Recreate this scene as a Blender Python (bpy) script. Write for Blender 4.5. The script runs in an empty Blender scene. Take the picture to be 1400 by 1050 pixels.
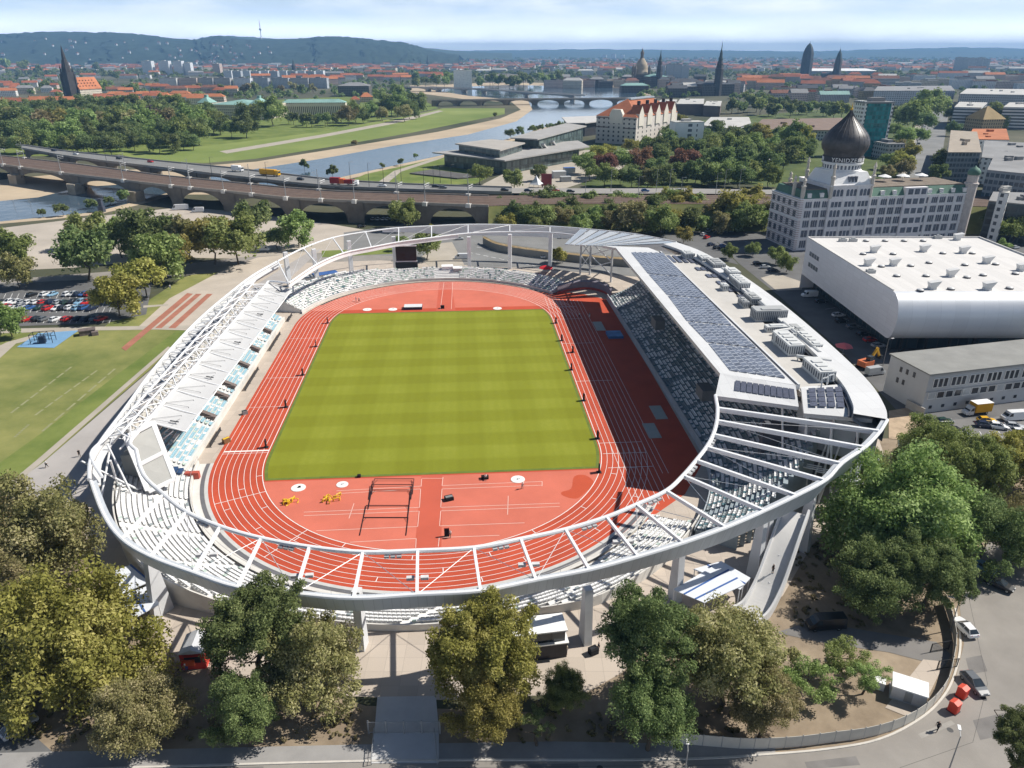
import bpy, math, random
import numpy as np
from mathutils import Vector, Matrix
random.seed(7)
SC = bpy.context.scene
COL = SC.collection
PI = math.pi
CAM_H, CAM_F, CAM_P = 80.0, 1002.0, math.radians(24.3)
def at(x, y, z=0.0):
 """point of the real place at height z seen at photo position x, y (1400 x 1050)"""
 a = (x - 700) / CAM_F
 b = (525 - y) / CAM_F
 d = (a, math.cos(CAM_P) + b * math.sin(CAM_P), -math.sin(CAM_P) + b * math.cos(CAM_P))
 t = (z - CAM_H) / d[2]
 return Vector((d[0] * t, d[1] * t, z))
def depth(p):
 return p[1] * math.cos(CAM_P) - (p[2] - CAM_H) * math.sin(CAM_P)
SX, SY, SR = -20.0, 184.2, math.radians(4.1)
CR, SRN = math.cos(SR), math.sin(SR)
def W(u, v, z=0.0):
 return Vector((SX + u * CR - v * SRN, SY + u * SRN + v * CR, z))
def uv(p):
 dx, dy = p[0] - SX, p[1] - SY
 return Vector((dx * CR + dy * SRN, -dx * SRN + dy * CR, p[2]))
def su(x, y, z=0.0):
 """stadium coordinates of a photo position at height z"""
 return uv(at(x, y, z))
MC = {}
def _nodes(name):
 m = bpy.data.materials.new(name)
 m.use_nodes = True
 nt = m.node_tree
 return m, nt, nt.nodes['Principled BSDF']
def M(name, col, rough=0.75, metal=0.0, var=0.12, scale=0.4, spec=0.3, bump=0.0, col2=None, detail=4.0):
 """plain surface with soft variation of its own colour"""
 if name in MC:
  return MC[name]
 m, nt, b = _nodes(name)
 b.inputs['Roughness'].default_value = rough
 b.inputs['Metallic'].default_value = metal
 b.inputs['Specular IOR Level'].default_value = spec
 c1 = [max(0, c * (1 - var)) for c in col]
 c2 = list(col2) if col2 else [min(1, c * (1 + var)) for c in col]
 tc = nt.nodes.new('ShaderNodeTexCoord')
 no = nt.nodes.new('ShaderNodeTexNoise')
 no.inputs['Scale'].default_value = scale
 no.inputs['Detail'].default_value = detail
 no.inputs['Roughness'].default_value = 0.65
 cr = nt.nodes.new('ShaderNodeValToRGB')
 cr.color_ramp.elements[0].position = 0.32
 cr.color_ramp.elements[1].position = 0.68
 cr.color_ramp.elements[0].color = c1 + [1]
 cr.color_ramp.elements[1].color = c2 + [1]
 nt.links.new(tc.outputs['Object'], no.inputs['Vector'])
 nt.links.new(no.outputs['Fac'], cr.inputs['Fac'])
 nt.links.new(cr.outputs['Color'], b.inputs['Base Color'])
 if bump:
  bp = nt.nodes.new('ShaderNodeBump')
  bp.inputs['Strength'].default_value = bump
  n2 = nt.nodes.new('ShaderNodeTexNoise')
  n2.inputs['Scale'].default_value = scale * 8
  nt.links.new(tc.outputs['Object'], n2.inputs['Vector'])
  nt.links.new(n2.outputs['Fac'], bp.inputs['Height'])
  nt.links.new(bp.outputs['Normal'], b.inputs['Normal'])
 MC[name] = m
 return m
def mnode(nt, op, a, b=None):
 n = nt.nodes.new('ShaderNodeMath')
 n.operation = op
 for i, k in enumerate((a, b)):
  if k is None:
   continue
  if isinstance(k, (int, float)):
   n.inputs[i].default_value = k
  else:
   nt.links.new(k, n.inputs[i])
 return n.outputs[0]
def M_grid(name, base, pane, pu=3.0, pv=3.2, fu=0.5, fv=0.5, rough=0.7, pane_rough=0.15, v0=0.0, metal=0.0, u0=0.0, jitter=0.35):
 """wall with rows of window openings (far buildings), or a panel field: metres come from the UV map"""
 if name in MC:
  return MC[name]
 m, nt, b = _nodes(name)
 uvn = nt.nodes.new('ShaderNodeUVMap')
 sp = nt.nodes.new('ShaderNodeSeparateXYZ')
 nt.links.new(uvn.outputs['UV'], sp.inputs[0])
 uu = mnode(nt, 'ADD', sp.outputs['X'], 1000.0 * pu + u0)
 vv = mnode(nt, 'ADD', sp.outputs['Y'], 1000.0 * pv + v0)
 du, dv = mnode(nt, 'DIVIDE', uu, pu), mnode(nt, 'DIVIDE', vv, pv)
 au = mnode(nt, 'ABSOLUTE', mnode(nt, 'SUBTRACT', mnode(nt, 'FRACT', du), 0.5))
 av = mnode(nt, 'ABSOLUTE', mnode(nt, 'SUBTRACT', mnode(nt, 'FRACT', dv), 0.5))
 mask = mnode(nt, 'MULTIPLY', mnode(nt, 'LESS_THAN', au, fu / 2), mnode(nt, 'LESS_THAN', av, fv / 2))
 cmb = nt.nodes.new('ShaderNodeCombineXYZ')
 nt.links.new(mnode(nt, 'FLOOR', du), cmb.inputs[0])
 nt.links.new(mnode(nt, 'FLOOR', dv), cmb.inputs[1])
 wn = nt.nodes.new('ShaderNodeTexWhiteNoise')
 wn.noise_dimensions = '3D'
 nt.links.new(cmb.outputs[0], wn.inputs['Vector'])
 pc = nt.nodes.new('ShaderNodeMixRGB')
 pc.inputs[1].default_value = [c * (1 - jitter) for c in pane] + [1]
 pc.inputs[2].default_value = [min(1, c * (1 + jitter)) for c in pane] + [1]
 nt.links.new(wn.outputs['Value'], pc.inputs[0])
 tc = nt.nodes.new('ShaderNodeTexCoord')
 no = nt.nodes.new('ShaderNodeTexNoise')
 no.inputs['Scale'].default_value = 0.15
 no.inputs['Detail'].default_value = 5
 nt.links.new(tc.outputs['Object'], no.inputs['Vector'])
 bc = nt.nodes.new('ShaderNodeMixRGB')
 bc.inputs[1].default_value = [c * 0.85 for c in base] + [1]
 bc.inputs[2].default_value = [min(1, c * 1.12) for c in base] + [1]
 nt.links.new(no.outputs['Fac'], bc.inputs[0])
 mx = nt.nodes.new('ShaderNodeMixRGB')
 nt.links.new(mask, mx.inputs[0])
 nt.links.new(bc.outputs[0], mx.inputs[1])
 nt.links.new(pc.outputs[0], mx.inputs[2])
 nt.links.new(mx.outputs[0], b.inputs['Base Color'])
 rg = nt.nodes.new('ShaderNodeMapRange')
 rg.inputs['To Min'].default_value = rough
 rg.inputs['To Max'].default_value = pane_rough
 nt.links.new(mask, rg.inputs['Value'])
 nt.links.new(rg.outputs[0], b.inputs['Roughness'])
 b.inputs['Metallic'].default_value = metal
 MC[name] = m
 return m
class MB:
 def __init__(s):
  s.v, s.f, s.m, s.n = [], [], [], 0
 def add(s, vs, fs, mi=0):
  o = len(s.v)
  s.v += [tuple(p) for p in vs]
  for f in fs:
   s.f.append([i + o for i in f])
   s.m.append(mi)
  return s
 def box(s, x0, y0, z0, x1, y1, z1, mi=0, bottom=True):
  vs = [(x0, y0, z0), (x1, y0, z0), (x1, y1, z0), (x0, y1, z0), (x0, y0, z1), (x1, y0, z1), (x1, y1, z1), (x0, y1, z1)]
  fs = [(4, 5, 6, 7), (0, 1, 5, 4), (1, 2, 6, 5), (2, 3, 7, 6), (3, 0, 4, 7)]
  if bottom:
   fs.append((3, 2, 1, 0))
  return s.add(vs, fs, mi)
 def obox(s, c, size, rz=0.0, mi=0):
  """box on base centre c, turned by rz"""
  ca, sa = math.cos(rz), math.sin(rz)
  a, b, h = size[0] / 2, size[1] / 2, size[2]
  vs = []
  for z in (0, h):
   for x, y in ((-a, -b), (a, -b), (a, b), (-a, b)):
    vs.append((c[0] + x * ca - y * sa, c[1] + x * sa + y * ca, c[2] + z))
  return s.add(vs, [(4, 5, 6, 7), (0, 1, 5, 4), (1, 2, 6, 5), (2, 3, 7, 6), (3, 0, 4, 7), (3, 2, 1, 0)], mi)
 def prism(s, poly, z0, z1, mi=0, mt=None, bottom=False):
  n = len(poly)
  area = sum(poly[i][0] * poly[(i + 1) % n][1] - poly[(i + 1) % n][0] * poly[i][1] for i in range(n))
  if area < 0:
   poly = poly[::-1]
  zt = z1 if callable(z1) else (lambda x, y: z1)
  vs = [(p[0], p[1], z0) for p in poly] + [(p[0], p[1], zt(p[0], p[1])) for p in poly]
  for i in range(n):
   j = (i + 1) % n
   s.add([vs[i], vs[j], vs[n + j], vs[n + i]], [(0, 1, 2, 3)], mi)
  s.add(vs[n:], [tuple(range(n))], mi if mt is None else mt)
  if bottom:
   s.add(vs[:n][::-1], [tuple(range(n))], mi)
  return s
 def sheet(s, pts, mi=0):
  n = len(pts)
  area = sum(pts[i][0] * pts[(i + 1) % n][1] - pts[(i + 1) % n][0] * pts[i][1] for i in range(n))
  if area < 0:
   pts = pts[::-1]
  return s.add(pts, [tuple(range(n))], mi)
 def tube(s, p, q, r, n=6, mi=0, r2=None, caps=True):
  p, q = Vector(p), Vector(q)
  r2 = r if r2 is None else r2
  d = (q - p)
  if d.length < 1e-6:
   return s
  d.normalize()
  a = d.cross(Vector((0, 0, 1)) if abs(d.z) < 0.95 else Vector((1, 0, 0))).normalized()
  b = d.cross(a)
  vs = []
  for c, rr in ((p, r), (q, r2)):
   for i in range(n):
    t = 2 * PI * i / n
    vs.append(c + (a * math.cos(t) + b * math.sin(t)) * rr)
  fs = [(i, (i + 1) % n, n + (i + 1) % n, n + i) for i in range(n)]
  if caps:
   fs += [tuple(range(n))[::-1], tuple(range(n, 2 * n))]
  return s.add(vs, [f[::-1] for f in fs], mi)
 def beam(s, p, q, w, h, mi=0):
  """bar of rectangular section: w sideways, h in height, its top at the line p-q"""
  p, q = Vector(p), Vector(q)
  d = (q - p).normalized()
  a = d.cross(Vector((0, 0, 1)))
  a = a.normalized() if a.length > 1e-4 else Vector((1, 0, 0))
  b = a.cross(d).normalized()
  vs = []
  for c in (p, q):
   for x, y in ((-w / 2, -h), (w / 2, -h), (w / 2, 0), (-w / 2, 0)):
    vs.append(c + a * x + b * y)
  return s.add(vs, [(0, 1, 2, 3), (7, 6, 5, 4), (0, 4, 5, 1), (1, 5, 6, 2), (2, 6, 7, 3), (3, 7, 4, 0)], mi)
 def path(s, pts, r, n=6, mi=0, closed=False):
  for i in range(len(pts) - (0 if closed else 1)):
   s.tube(pts[i], pts[(i + 1) % len(pts)], r, n, mi)
  return s
 def ribbon(s, A, B, mi=0, closed=False):
  n = len(A)
  vs = [tuple(p) for p in A] + [tuple(p) for p in B]
  fs = []
  for i in range(n if closed else n - 1):
   j = (i + 1) % n
   fs.append((i, j, n + j, n + i))
  return s.add(vs, fs, mi)
 def revolve(s, prof, n=24, c=(0, 0, 0), mi=0, cap=True):
  vs, fs = [], []
  for r, z in prof:
   for i in range(n):
    t = 2 * PI * i / n
    vs.append((c[0] + r * math.cos(t), c[1] + r * math.sin(t), c[2] + z))
  for k in range(len(prof) - 1):
   for i in range(n):
    j = (i + 1) % n
    fs.append((k * n + i, k * n + j, (k + 1) * n + j, (k + 1) * n + i))
  if cap:
   fs.append(tuple(range((len(prof) - 1) * n, len(prof) * n)))
  return s.add(vs, fs, mi)
 def roof(s, x0, y0, x1, y1, z, h, kind='gable', mi=0, over=0.0, axis=None, mw=None):
  """gable or hip roof on a rectangle; mw = slot of the gable walls"""
  x0, y0, x1, y1 = x0 - over, y0 - over, x1 + over, y1 + over
  ax = axis or ('x' if (x1 - x0) >= (y1 - y0) else 'y')
  ins = 0.0 if kind == 'gable' else min(x1 - x0, y1 - y0) * 0.5
  if ax == 'x':
   ym = (y0 + y1) / 2
   r0, r1 = (x0 + ins, ym, z + h), (x1 - ins, ym, z + h)
   b = [(x0, y0, z), (x1, y0, z), (x1, y1, z), (x0, y1, z)]
   s.add([b[0], b[1], r1, r0], [(0, 1, 2, 3)], mi)
   s.add([b[2], b[3], r0, r1], [(0, 1, 2, 3)], mi)
   e = mi if (mw is None or ins) else mw
   s.add([b[1], b[2], r1], [(0, 1, 2)], e)
   s.add([b[3], b[0], r0], [(0, 1, 2)], e)
  else:
   xm = (x0 + x1) / 2
   r0, r1 = (xm, y0 + ins, z + h), (xm, y1 - ins, z + h)
   b = [(x0, y0, z), (x1, y0, z), (x1, y1, z), (x0, y1, z)]
   s.add([b[1], b[2], r1, r0], [(0, 1, 2, 3)], mi)
   s.add([b[3], b[0], r0, r1], [(0, 1, 2, 3)], mi)
   e = mi if (mw is None or ins) else mw
   s.add([b[0], b[1], r0], [(0, 1, 2)], e)
   s.add([b[2], b[3], r1], [(0, 1, 2)], e)
  s.add(b[::-1], [(0, 1, 2, 3)], mi)
  return s
 def mesh(s, name, mats, smooth=False, boxuv=False):
  me = bpy.data.meshes.new(name)
  me.from_pydata(s.v, [], s.f)
  for m in mats:
   me.materials.append(m)
  if len(mats) > 1:
   me.polygons.foreach_set('material_index', np.array(s.m, dtype=np.int32))
  if smooth:
   me.polygons.foreach_set('use_smooth', np.ones(len(s.f), dtype=bool))
  me.update()
  if boxuv:
   lay = me.uv_layers.new(name='UVMap')
   dat = np.zeros(len(me.loops) * 2, dtype=np.float32)
   vv = me.vertices
   for p in me.polygons:
    nx, ny, nz = p.normal
    h = math.hypot(nx, ny)
    for li in p.loop_indices:
     co = vv[me.loops[li].vertex_index].co
     if h > 0.5:
      dat[2 * li] = (-ny * co.x + nx * co.y) / h
      dat[2 * li + 1] = co.z
     else:
      dat[2 * li] = co.x
      dat[2 * li + 1] = co.y
   lay.data.foreach_set('uv', dat)
  return me
 def build(s, name, mats, parent=None, smooth=False, boxuv=False, loc=None, rz=0.0):
  if not isinstance(mats, (list, tuple)):
   mats = [mats]
  o = bpy.data.objects.new(name, s.mesh(name, mats, smooth, boxuv))
  COL.objects.link(o)
  if parent is not None:
   o.parent = parent
  if loc is not None:
   o.location = loc
   o.rotation_euler.z = rz
  return o
def tag(o, label=None, cat=None, group=None, kind=None):
 if label:
  o['label'] = label
 if cat:
  o['category'] = cat
 if group:
  o['group'] = group
 if kind:
  o['kind'] = kind
 return o
def thing(name, label, cat, loc=(0, 0, 0), rz=0.0, group=None):
 o = bpy.data.objects.new(name, None)
 o.empty_display_size = 0.3
 COL.objects.link(o)
 o.location = loc
 o.rotation_euler.z = rz
 return tag(o, label, cat, group)
def copy_tree(o, parent=None):
 c = o.copy()
 COL.objects.link(c)
 if parent is not None:
  c.parent = parent
 for ch in list(o.children):
  copy_tree(ch, c)
 return c
def obj_of(name, me, parent=None, loc=(0, 0, 0), rz=0.0, sc=None, mats=None):
 o = bpy.data.objects.new(name, me)
 COL.objects.link(o)
 o.parent = parent
 o.location = loc
 o.rotation_euler.z = rz
 if sc is not None:
  o.scale = sc
 if mats:
  for i, m in enumerate(mats):
   o.material_slots[i].link = 'OBJECT'
   o.material_slots[i].material = m
 return o
ORD = ['first', 'second', 'third', 'fourth', 'fifth', 'sixth', 'seventh', 'eighth', 'ninth', 'tenth', 'eleventh', 'twelfth',
       'thirteenth', 'fourteenth', 'fifteenth', 'sixteenth', 'seventeenth', 'eighteenth', 'nineteenth', 'twentieth',
       'twenty-first', 'twenty-second', 'twenty-third', 'twenty-fourth', 'twenty-fifth', 'twenty-sixth', 'twenty-seventh', 'twenty-eighth', 'twenty-ninth', 'thirtieth']
def spline(pts, per=6, closed=False):
 """Catmull-Rom through points"""
 P = [Vector(p) for p in pts]
 n = len(P)
 out = []
 rng = range(n) if closed else range(n - 1)
 for i in rng:
  if closed:
   a, b, c, d = P[(i - 1) % n], P[i], P[(i + 1) % n], P[(i + 2) % n]
  else:
   a, b, c, d = P[max(i - 1, 0)], P[i], P[i + 1], P[min(i + 2, n - 1)]
  for k in range(per):
   t = k / per
   out.append(0.5 * ((2 * b) + (c - a) * t + (2 * a - 5 * b + 4 * c - d) * t * t + (3 * b - a - 3 * c + d) * t ** 3))
 if not closed:
  out.append(P[-1])
 return out
white_steel = M('white_steel', (0.78, 0.79, 0.80), 0.4, 0, 0.04, 0.3)
fascia_panel = M_grid('fascia_panel', (0.42, 0.45, 0.48), (0.52, 0.55, 0.58), 1.2, 40.0, 0.93, 1.0, 0.45, 0.4, jitter=0.04)
concrete = M('concrete', (0.42, 0.40, 0.37), 0.85, 0, 0.14, 0.25)
pale_concrete = M('pale_concrete', (0.62, 0.60, 0.56), 0.85, 0, 0.1, 0.3)
grey_wall = M('grey_wall', (0.45, 0.46, 0.47), 0.7, 0, 0.06, 0.2)
dark_metal = M('dark_metal', (0.03, 0.032, 0.036), 0.5, 0.2, 0.2, 2)
black_cloth = M('black_cloth', (0.012, 0.012, 0.014), 0.9, 0, 0.2, 2)
white_paint = M('white_paint', (0.8, 0.8, 0.79), 0.6, 0, 0.04, 1)
dark_glass = M('dark_glass', (0.03, 0.04, 0.05), 0.08, 0.0, 0.3, 0.6, spec=0.6)
steel = M('steel', (0.45, 0.47, 0.48), 0.35, 0.7, 0.1, 1)
galv = M('galvanised', (0.36, 0.37, 0.38), 0.5, 0.5, 0.1, 1)
rubber = M('rubber', (0.015, 0.015, 0.016), 0.9, 0, 0.1, 3)
def struct(name, mb, mats, smooth=False, boxuv=False):
 return tag(mb.build(name, mats, smooth=smooth, boxuv=boxuv), kind='structure')
def px_sheet(name, pts, z, m):
 mb = MB()
 mb.sheet([Vector((*at(x, y)[:2], z)) for x, y in pts])
 return struct(name, mb, m, boxuv=True)
ground_m = M('ground_earth', (0.055, 0.075, 0.032), 0.95, 0, 0.4, 0.006, col2=(0.14, 0.13, 0.085), detail=10)
g = MB()
R_ = 42000.0
g.sheet([(-R_, -3000, 0), (R_, -3000, 0), (R_, R_, 0), (-R_, R_, 0)])
struct('ground', g, ground_m)
dirt_m = M('dirt', (0.255, 0.195, 0.135), 0.95, 0, 0.3, 0.12, col2=(0.37, 0.295, 0.21), detail=9)
gravel_m = M('gravel', (0.44, 0.39, 0.33), 0.95, 0, 0.16, 0.03, detail=10)
paving_m = M_grid('plaza_paving', (0.40, 0.345, 0.29), (0.465, 0.40, 0.335), 2.6, 2.6, 0.97, 0.97, 0.9, 0.9, jitter=0.07)
asphalt_m = M('asphalt', (0.13, 0.13, 0.13), 0.9, 0, 0.22, 0.08, detail=9)
pale_asphalt_m = M('worn_asphalt', (0.27, 0.25, 0.225), 0.9, 0, 0.16, 0.09, detail=9)
path_m = M('path_grit', (0.40, 0.36, 0.30), 0.9, 0, 0.12, 0.1, detail=8)
sand_m = M('sand', (0.46, 0.37, 0.26), 0.95, 0, 0.16, 0.02, detail=8)
kerb_m = M('kerb_stone', (0.55, 0.52, 0.47), 0.85, 0, 0.1, 0.6)
lawn_m = M('lawn_grass', (0.15, 0.20, 0.045), 0.95, 0, 0.3, 0.045, col2=(0.29, 0.28, 0.095), detail=10, bump=0.3)
fresh_m = M('fresh_grass', (0.13, 0.20, 0.035), 0.95, 0, 0.3, 0.06, col2=(0.20, 0.235, 0.06), detail=9, bump=0.3)
meadow_m = M('meadow_grass', (0.17, 0.24, 0.05), 0.95, 0, 0.22, 0.008, detail=9, col2=(0.25, 0.29, 0.085))
wm, nt, b = _nodes('river_water')
b.inputs['Base Color'].default_value = (0.07, 0.11, 0.15, 1)
b.inputs['Roughness'].default_value = 0.08
b.inputs['Specular IOR Level'].default_value = 1.0
tc = nt.nodes.new('ShaderNodeTexCoord')
no = nt.nodes.new('ShaderNodeTexNoise')
no.inputs['Scale'].default_value = 0.09
no.inputs['Detail'].default_value = 6
bp = nt.nodes.new('ShaderNodeBump')
bp.inputs['Strength'].default_value = 0.12
bp.inputs['Distance'].default_value = 1.5
nt.links.new(tc.outputs['Object'], no.inputs['Vector'])
nt.links.new(no.outputs['Fac'], bp.inputs['Height'])
nt.links.new(bp.outputs['Normal'], b.inputs['Normal'])
px_sheet('river_shore', [(-80, 320), (0, 306), (70, 300), (135, 293), (190, 280), (240, 266), (310, 266), (420, 256), (480, 244), (560, 226), (640, 208),
                         (720, 188), (790, 172), (850, 160), (900, 138), (880, 118), (700, 112), (560, 117), (560, 126), (640, 136), (700, 140), (712, 150),
                         (684, 162), (600, 180), (480, 200), (350, 221), (260, 228), (100, 236), (0, 246), (-90, 262)], 0.02, sand_m)
px_sheet('river_water', [(-80, 314), (0, 303), (60, 297), (130, 290), (180, 277), (232, 263), (300, 263), (415, 253), (472, 241), (545, 225), (610, 211), (650, 203),
                         (704, 187), (755, 171), (800, 163), (842, 152), (880, 134), (870, 121), (700, 116), (580, 121), (640, 131), (722, 138), (728, 150),
                         (706, 166), (640, 184), (540, 199), (440, 217), (350, 231), (270, 243), (200, 250), (110, 256), (52, 270), (0, 275), (-80, 288)], 0.06, wm)
px_sheet('meadow', [(150, 208), (230, 205), (330, 194), (440, 180), (520, 165), (560, 158), (606, 148), (690, 148), (690, 156), (640, 166), (560, 182),
     (450, 201), (350, 217), (280, 223), (200, 220)], 0.05, meadow_m)
px_sheet('meadow_path', [(300, 207), (440, 184), (525, 168), (560, 160), (600, 151), (606, 152), (565, 163), (530, 171), (440, 188), (310, 210)], 0.08, path_m)
px_sheet('lawn_by_river', [(462, 254), (500, 238), (560, 225), (610, 213), (645, 224), (665, 244), (640, 256), (520, 257)], 0.07, fresh_m)
px_sheet('river_walk', [(516, 250), (538, 234), (596, 216), (612, 213), (600, 218), (548, 235), (528, 252)], 0.10, path_m)
px_sheet('park_lawn', [(150, 212), (-60, 215), (-60, 150), (300, 140), (560, 128), (600, 148), (430, 182), (330, 196), (230, 208)], 0.03, fresh_m)
px_sheet('dirt', [(-250, 1300), (-200, 640), (60, 640), (150, 760), (220, 880), (500, 965), (760, 975), (900, 880), (1040, 850), (1110, 740), (1200, 600),
                  (1420, 590), (1700, 700), (1700, 1300)], 0.01, dirt_m)
px_sheet('gravel_lot', [(-150, 330), (0, 312), (150, 294), (250, 283), (330, 290), (450, 306), (520, 318), (480, 345), (400, 356), (250, 352), (100, 366), (-150, 378)], 0.03, gravel_m)
px_sheet('park_road', [(-150, 392), (0, 383), (180, 369), (330, 352), (430, 346), (520, 345), (700, 352), (900, 362), (900, 380), (700, 366), (520, 356), (400, 360),
                       (320, 370), (200, 382), (0, 398), (-150, 410)], 0.05, pale_asphalt_m)
px_sheet('parking_lot', [(-120, 396), (0, 388), (150, 381), (208, 386), (200, 430), (140, 442), (0, 447), (-120, 452)], 0.06, asphalt_m)
px_sheet('lawn', [(-330, 760), (-200, 470), (0, 454), (120, 452), (258, 450), (205, 505), (130, 570), (60, 632), (10, 668), (-60, 740)], 0.03, lawn_m)
px_sheet('grass_verge', [(198, 414), (250, 380), (330, 352), (400, 352), (300, 372), (236, 412), (196, 447), (140, 449), (150, 441)], 0.04, lawn_m)
px_sheet('verge_fresh', [(-60, 735), (10, 664), (60, 628), (130, 566), (200, 505), (256, 452), (242, 452), (150, 520), (60, 590), (-10, 640), (-120, 715)], 0.05, fresh_m)
px_sheet('footpath', [(-90, 775), (10, 668), (60, 632), (205, 507), (262, 450), (330, 400), (400, 350), (440, 340), (300, 470), (190, 600), (110, 690), (40, 780)], 0.06, M('footpath_asphalt', (0.40, 0.375, 0.355), 0.9, 0, 0.1, 0.06))
px_sheet('footpath_edge', [(4, 668), (52, 628), (140, 552), (230, 474), (234, 476), (144, 556), (57, 633), (9, 672)], 0.09, path_m)
px_sheet('sand_court', [(186, 450), (232, 408), (300, 372), (352, 352), (420, 346), (330, 402), (262, 452)], 0.07, M('court_paving', (0.47, 0.41, 0.34), 0.9, 0, 0.1, 0.1))
for k, (a, b_, c, d) in enumerate([((166, 476), (172, 480), (264, 402), (256, 401)), ((212, 449), (221, 449), (276, 402), (268, 402)), ((230, 449), (240, 449), (291, 402), (283, 402))]):
 px_sheet('running_lane', [a, b_, c, d], 0.10, M('old_red_track', (0.36, 0.15, 0.10), 0.9, 0, 0.15, 0.2))
px_sheet('cross_path', [(-100, 459), (0, 450), (130, 447), (270, 445), (268, 450), (130, 452), (0, 456), (-100, 466)], 0.08, path_m)
px_sheet('cross_path', [(196, 418), (230, 416), (230, 418), (196, 421)], 0.08, path_m)
px_sheet('diagonal_path', [(0, 490), (22, 470), (98, 452), (108, 449), (100, 447), (80, 449), (10, 468), (-20, 482), (-20, 500)], 0.09, path_m)
px_sheet('blue_court', [(23, 475), (52, 456), (108, 452), (74, 476)], 0.11, M('blue_court', (0.17, 0.32, 0.50), 0.8, 0, 0.08, 0.3))
for q in [((15, 565), (100, 500)), ((48, 568), (135, 505)), ((58, 590), (160, 502)), ((-10, 600), (0, 592)), ((20, 598), (40, 580))]:
 a, b_ = Vector(at(*q[0])), Vector(at(*q[1]))
 mb = MB()
 for k in range(7):
  p0, p1 = a.lerp(b_, k / 7), a.lerp(b_, (k + 0.78) / 7)
  d = (p1 - p0).normalized()
  n_ = Vector((-d.y, d.x, 0)) * 0.3
  mb.sheet([(p - Vector((0, 0, -0.065))) for p in (p0 - n_, p1 - n_, p1 + n_, p0 + n_)])
 struct('pale_path', mb, M('sunk_kerb', (0.27, 0.275, 0.14), 0.9, 0, 0.15, 0.4))
px_sheet('north_paving', [(380, 362), (440, 350), (560, 352), (700, 352), (860, 356), (900, 376), (860, 396), (700, 400), (400, 420)], 0.04, paving_m)
px_sheet('road', [(470, 318), (560, 306), (700, 300), (760, 300), (840, 312), (900, 332), (960, 352), (940, 372), (760, 364), (660, 366), (560, 352), (470, 346)], 0.055, M('grey_road', (0.21, 0.21, 0.205), 0.9, 0, 0.14, 0.06))
px_sheet('road', [(560, 335), (600, 328), (660, 330), (760, 350), (900, 368), (890, 380), (720, 366), (640, 360), (560, 352)], 0.075, M('grey_road', (0.2, 0.2, 0.2)))
px_sheet('grass_island', [(440, 343), (520, 340), (560, 338), (556, 346), (440, 352)], 0.09, fresh_m)
px_sheet('forecourt', [(575, 352), (600, 333), (618, 331), (640, 372), (600, 378)], 0.085, path_m)
for q in [((652, 338), (760, 358)), ((640, 345), (740, 366)), ((660, 333), (780, 353))]:
 a, b_ = at(*q[0]), at(*q[1])
 mb = MB()
 for k in range(9):
  p0, p1 = a.lerp(b_, k / 9), a.lerp(b_, (k + 0.6) / 9)
  d = (p1 - p0).normalized()
  n_ = Vector((-d.y, d.x, 0)) * 0.15
  mb.sheet([p + Vector((0, 0, 0.10)) for p in (p0 - n_, p1 - n_, p1 + n_, p0 + n_)])
 struct('road_markings', mb, white_paint)
pl = [W(*p[:2], 0.02) for p in [(-70, -40), (-66, 60), (-58, 105), (-30, 132), (30, 135), (80, 118), (104, 60), (106, -30), (94, -62)]]
pl += [Vector((*at(x, y)[:2], 0.02)) for x, y in [(1110, 745), (1070, 815), (1000, 850), (905, 868), (850, 920), (800, 948), (600, 957), (480, 952), (330, 925), (240, 905), (200, 850), (150, 790), (95, 695)]]
mb = MB()
mb.sheet(pl)
struct('plaza', mb, paving_m, boxuv=True)
px_sheet('yard', [(1062, 402), (1010, 360), (980, 330), (1060, 328), (1450, 330), (1500, 560), (1480, 640), (1230, 650), (1225, 560), (1150, 480)], 0.05, asphalt_m)
px_sheet('yard', [(1290, 575), (1500, 560), (1500, 640), (1330, 628)], 0.075, M('yard_asphalt', (0.19, 0.185, 0.18), 0.9, 0, 0.16, 0.08))
px_sheet('yard', [(880, 330), (950, 306), (1062, 308), (1062, 340), (980, 331), (1010, 362)], 0.045, asphalt_m)
px_sheet('sidewalk', [(1040, 380), (1062, 374), (1098, 386), (1096, 396), (1062, 398)], 0.08, path_m)
px_sheet('street', [(1232, 262), (1252, 190), (1268, 148), (1298, 148), (1290, 200), (1276, 262)], 0.06, M('grey_road', (0.2, 0.2, 0.2)))
px_sheet('sidewalk', [(1220, 262), (1244, 190), (1262, 150), (1268, 150), (1252, 192), (1232, 262)], 0.09, path_m)
px_sheet('park_lawn', [(820, 262), (1000, 250), (1120, 262), (1240, 262), (1252, 160), (1120, 150), (900, 170), (800, 200), (790, 250)], 0.03, M('park_grass', (0.075, 0.115, 0.03), 0.95, 0, 0.3, 0.05, col2=(0.12, 0.15, 0.045)))
px_sheet('forecourt', [(640, 262), (700, 232), (800, 205), (870, 205), (850, 232), (760, 262)], 0.05, path_m)
px_sheet('street', [(-100, 1060), (500, 1042), (900, 1040), (1060, 1032), (1200, 1012), (1272, 975), (1306, 930), (1318, 880), (1312, 830), (1325, 790), (1352, 740), (1400, 700), (1500, 660),
     (1600, 900), (1600, 1400), (-100, 1400)], 0.03, pale_asphalt_m)
px_sheet('sidewalk', [(-100, 1032), (500, 1018), (760, 1014), (1000, 1018), (1060, 1020), (1060, 1031), (900, 1038), (500, 1040), (-100, 1058)], 0.05, M('grey_slabs', (0.30, 0.29, 0.28), 0.9, 0, 0.1, 0.3))
px_sheet('side_road', [(-250, 1010), (-30, 945), (40, 1000), (110, 1062), (-100, 1200)], 0.045, asphalt_m)
mb = MB()
kp = [at(*p) for p in [(-100, 1059), (500, 1041), (900, 1039), (1060, 1031), (1150, 1022), (1205, 1010), (1250, 988), (1282, 962), (1303, 928), (1313, 880), (1306, 832)]]
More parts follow.
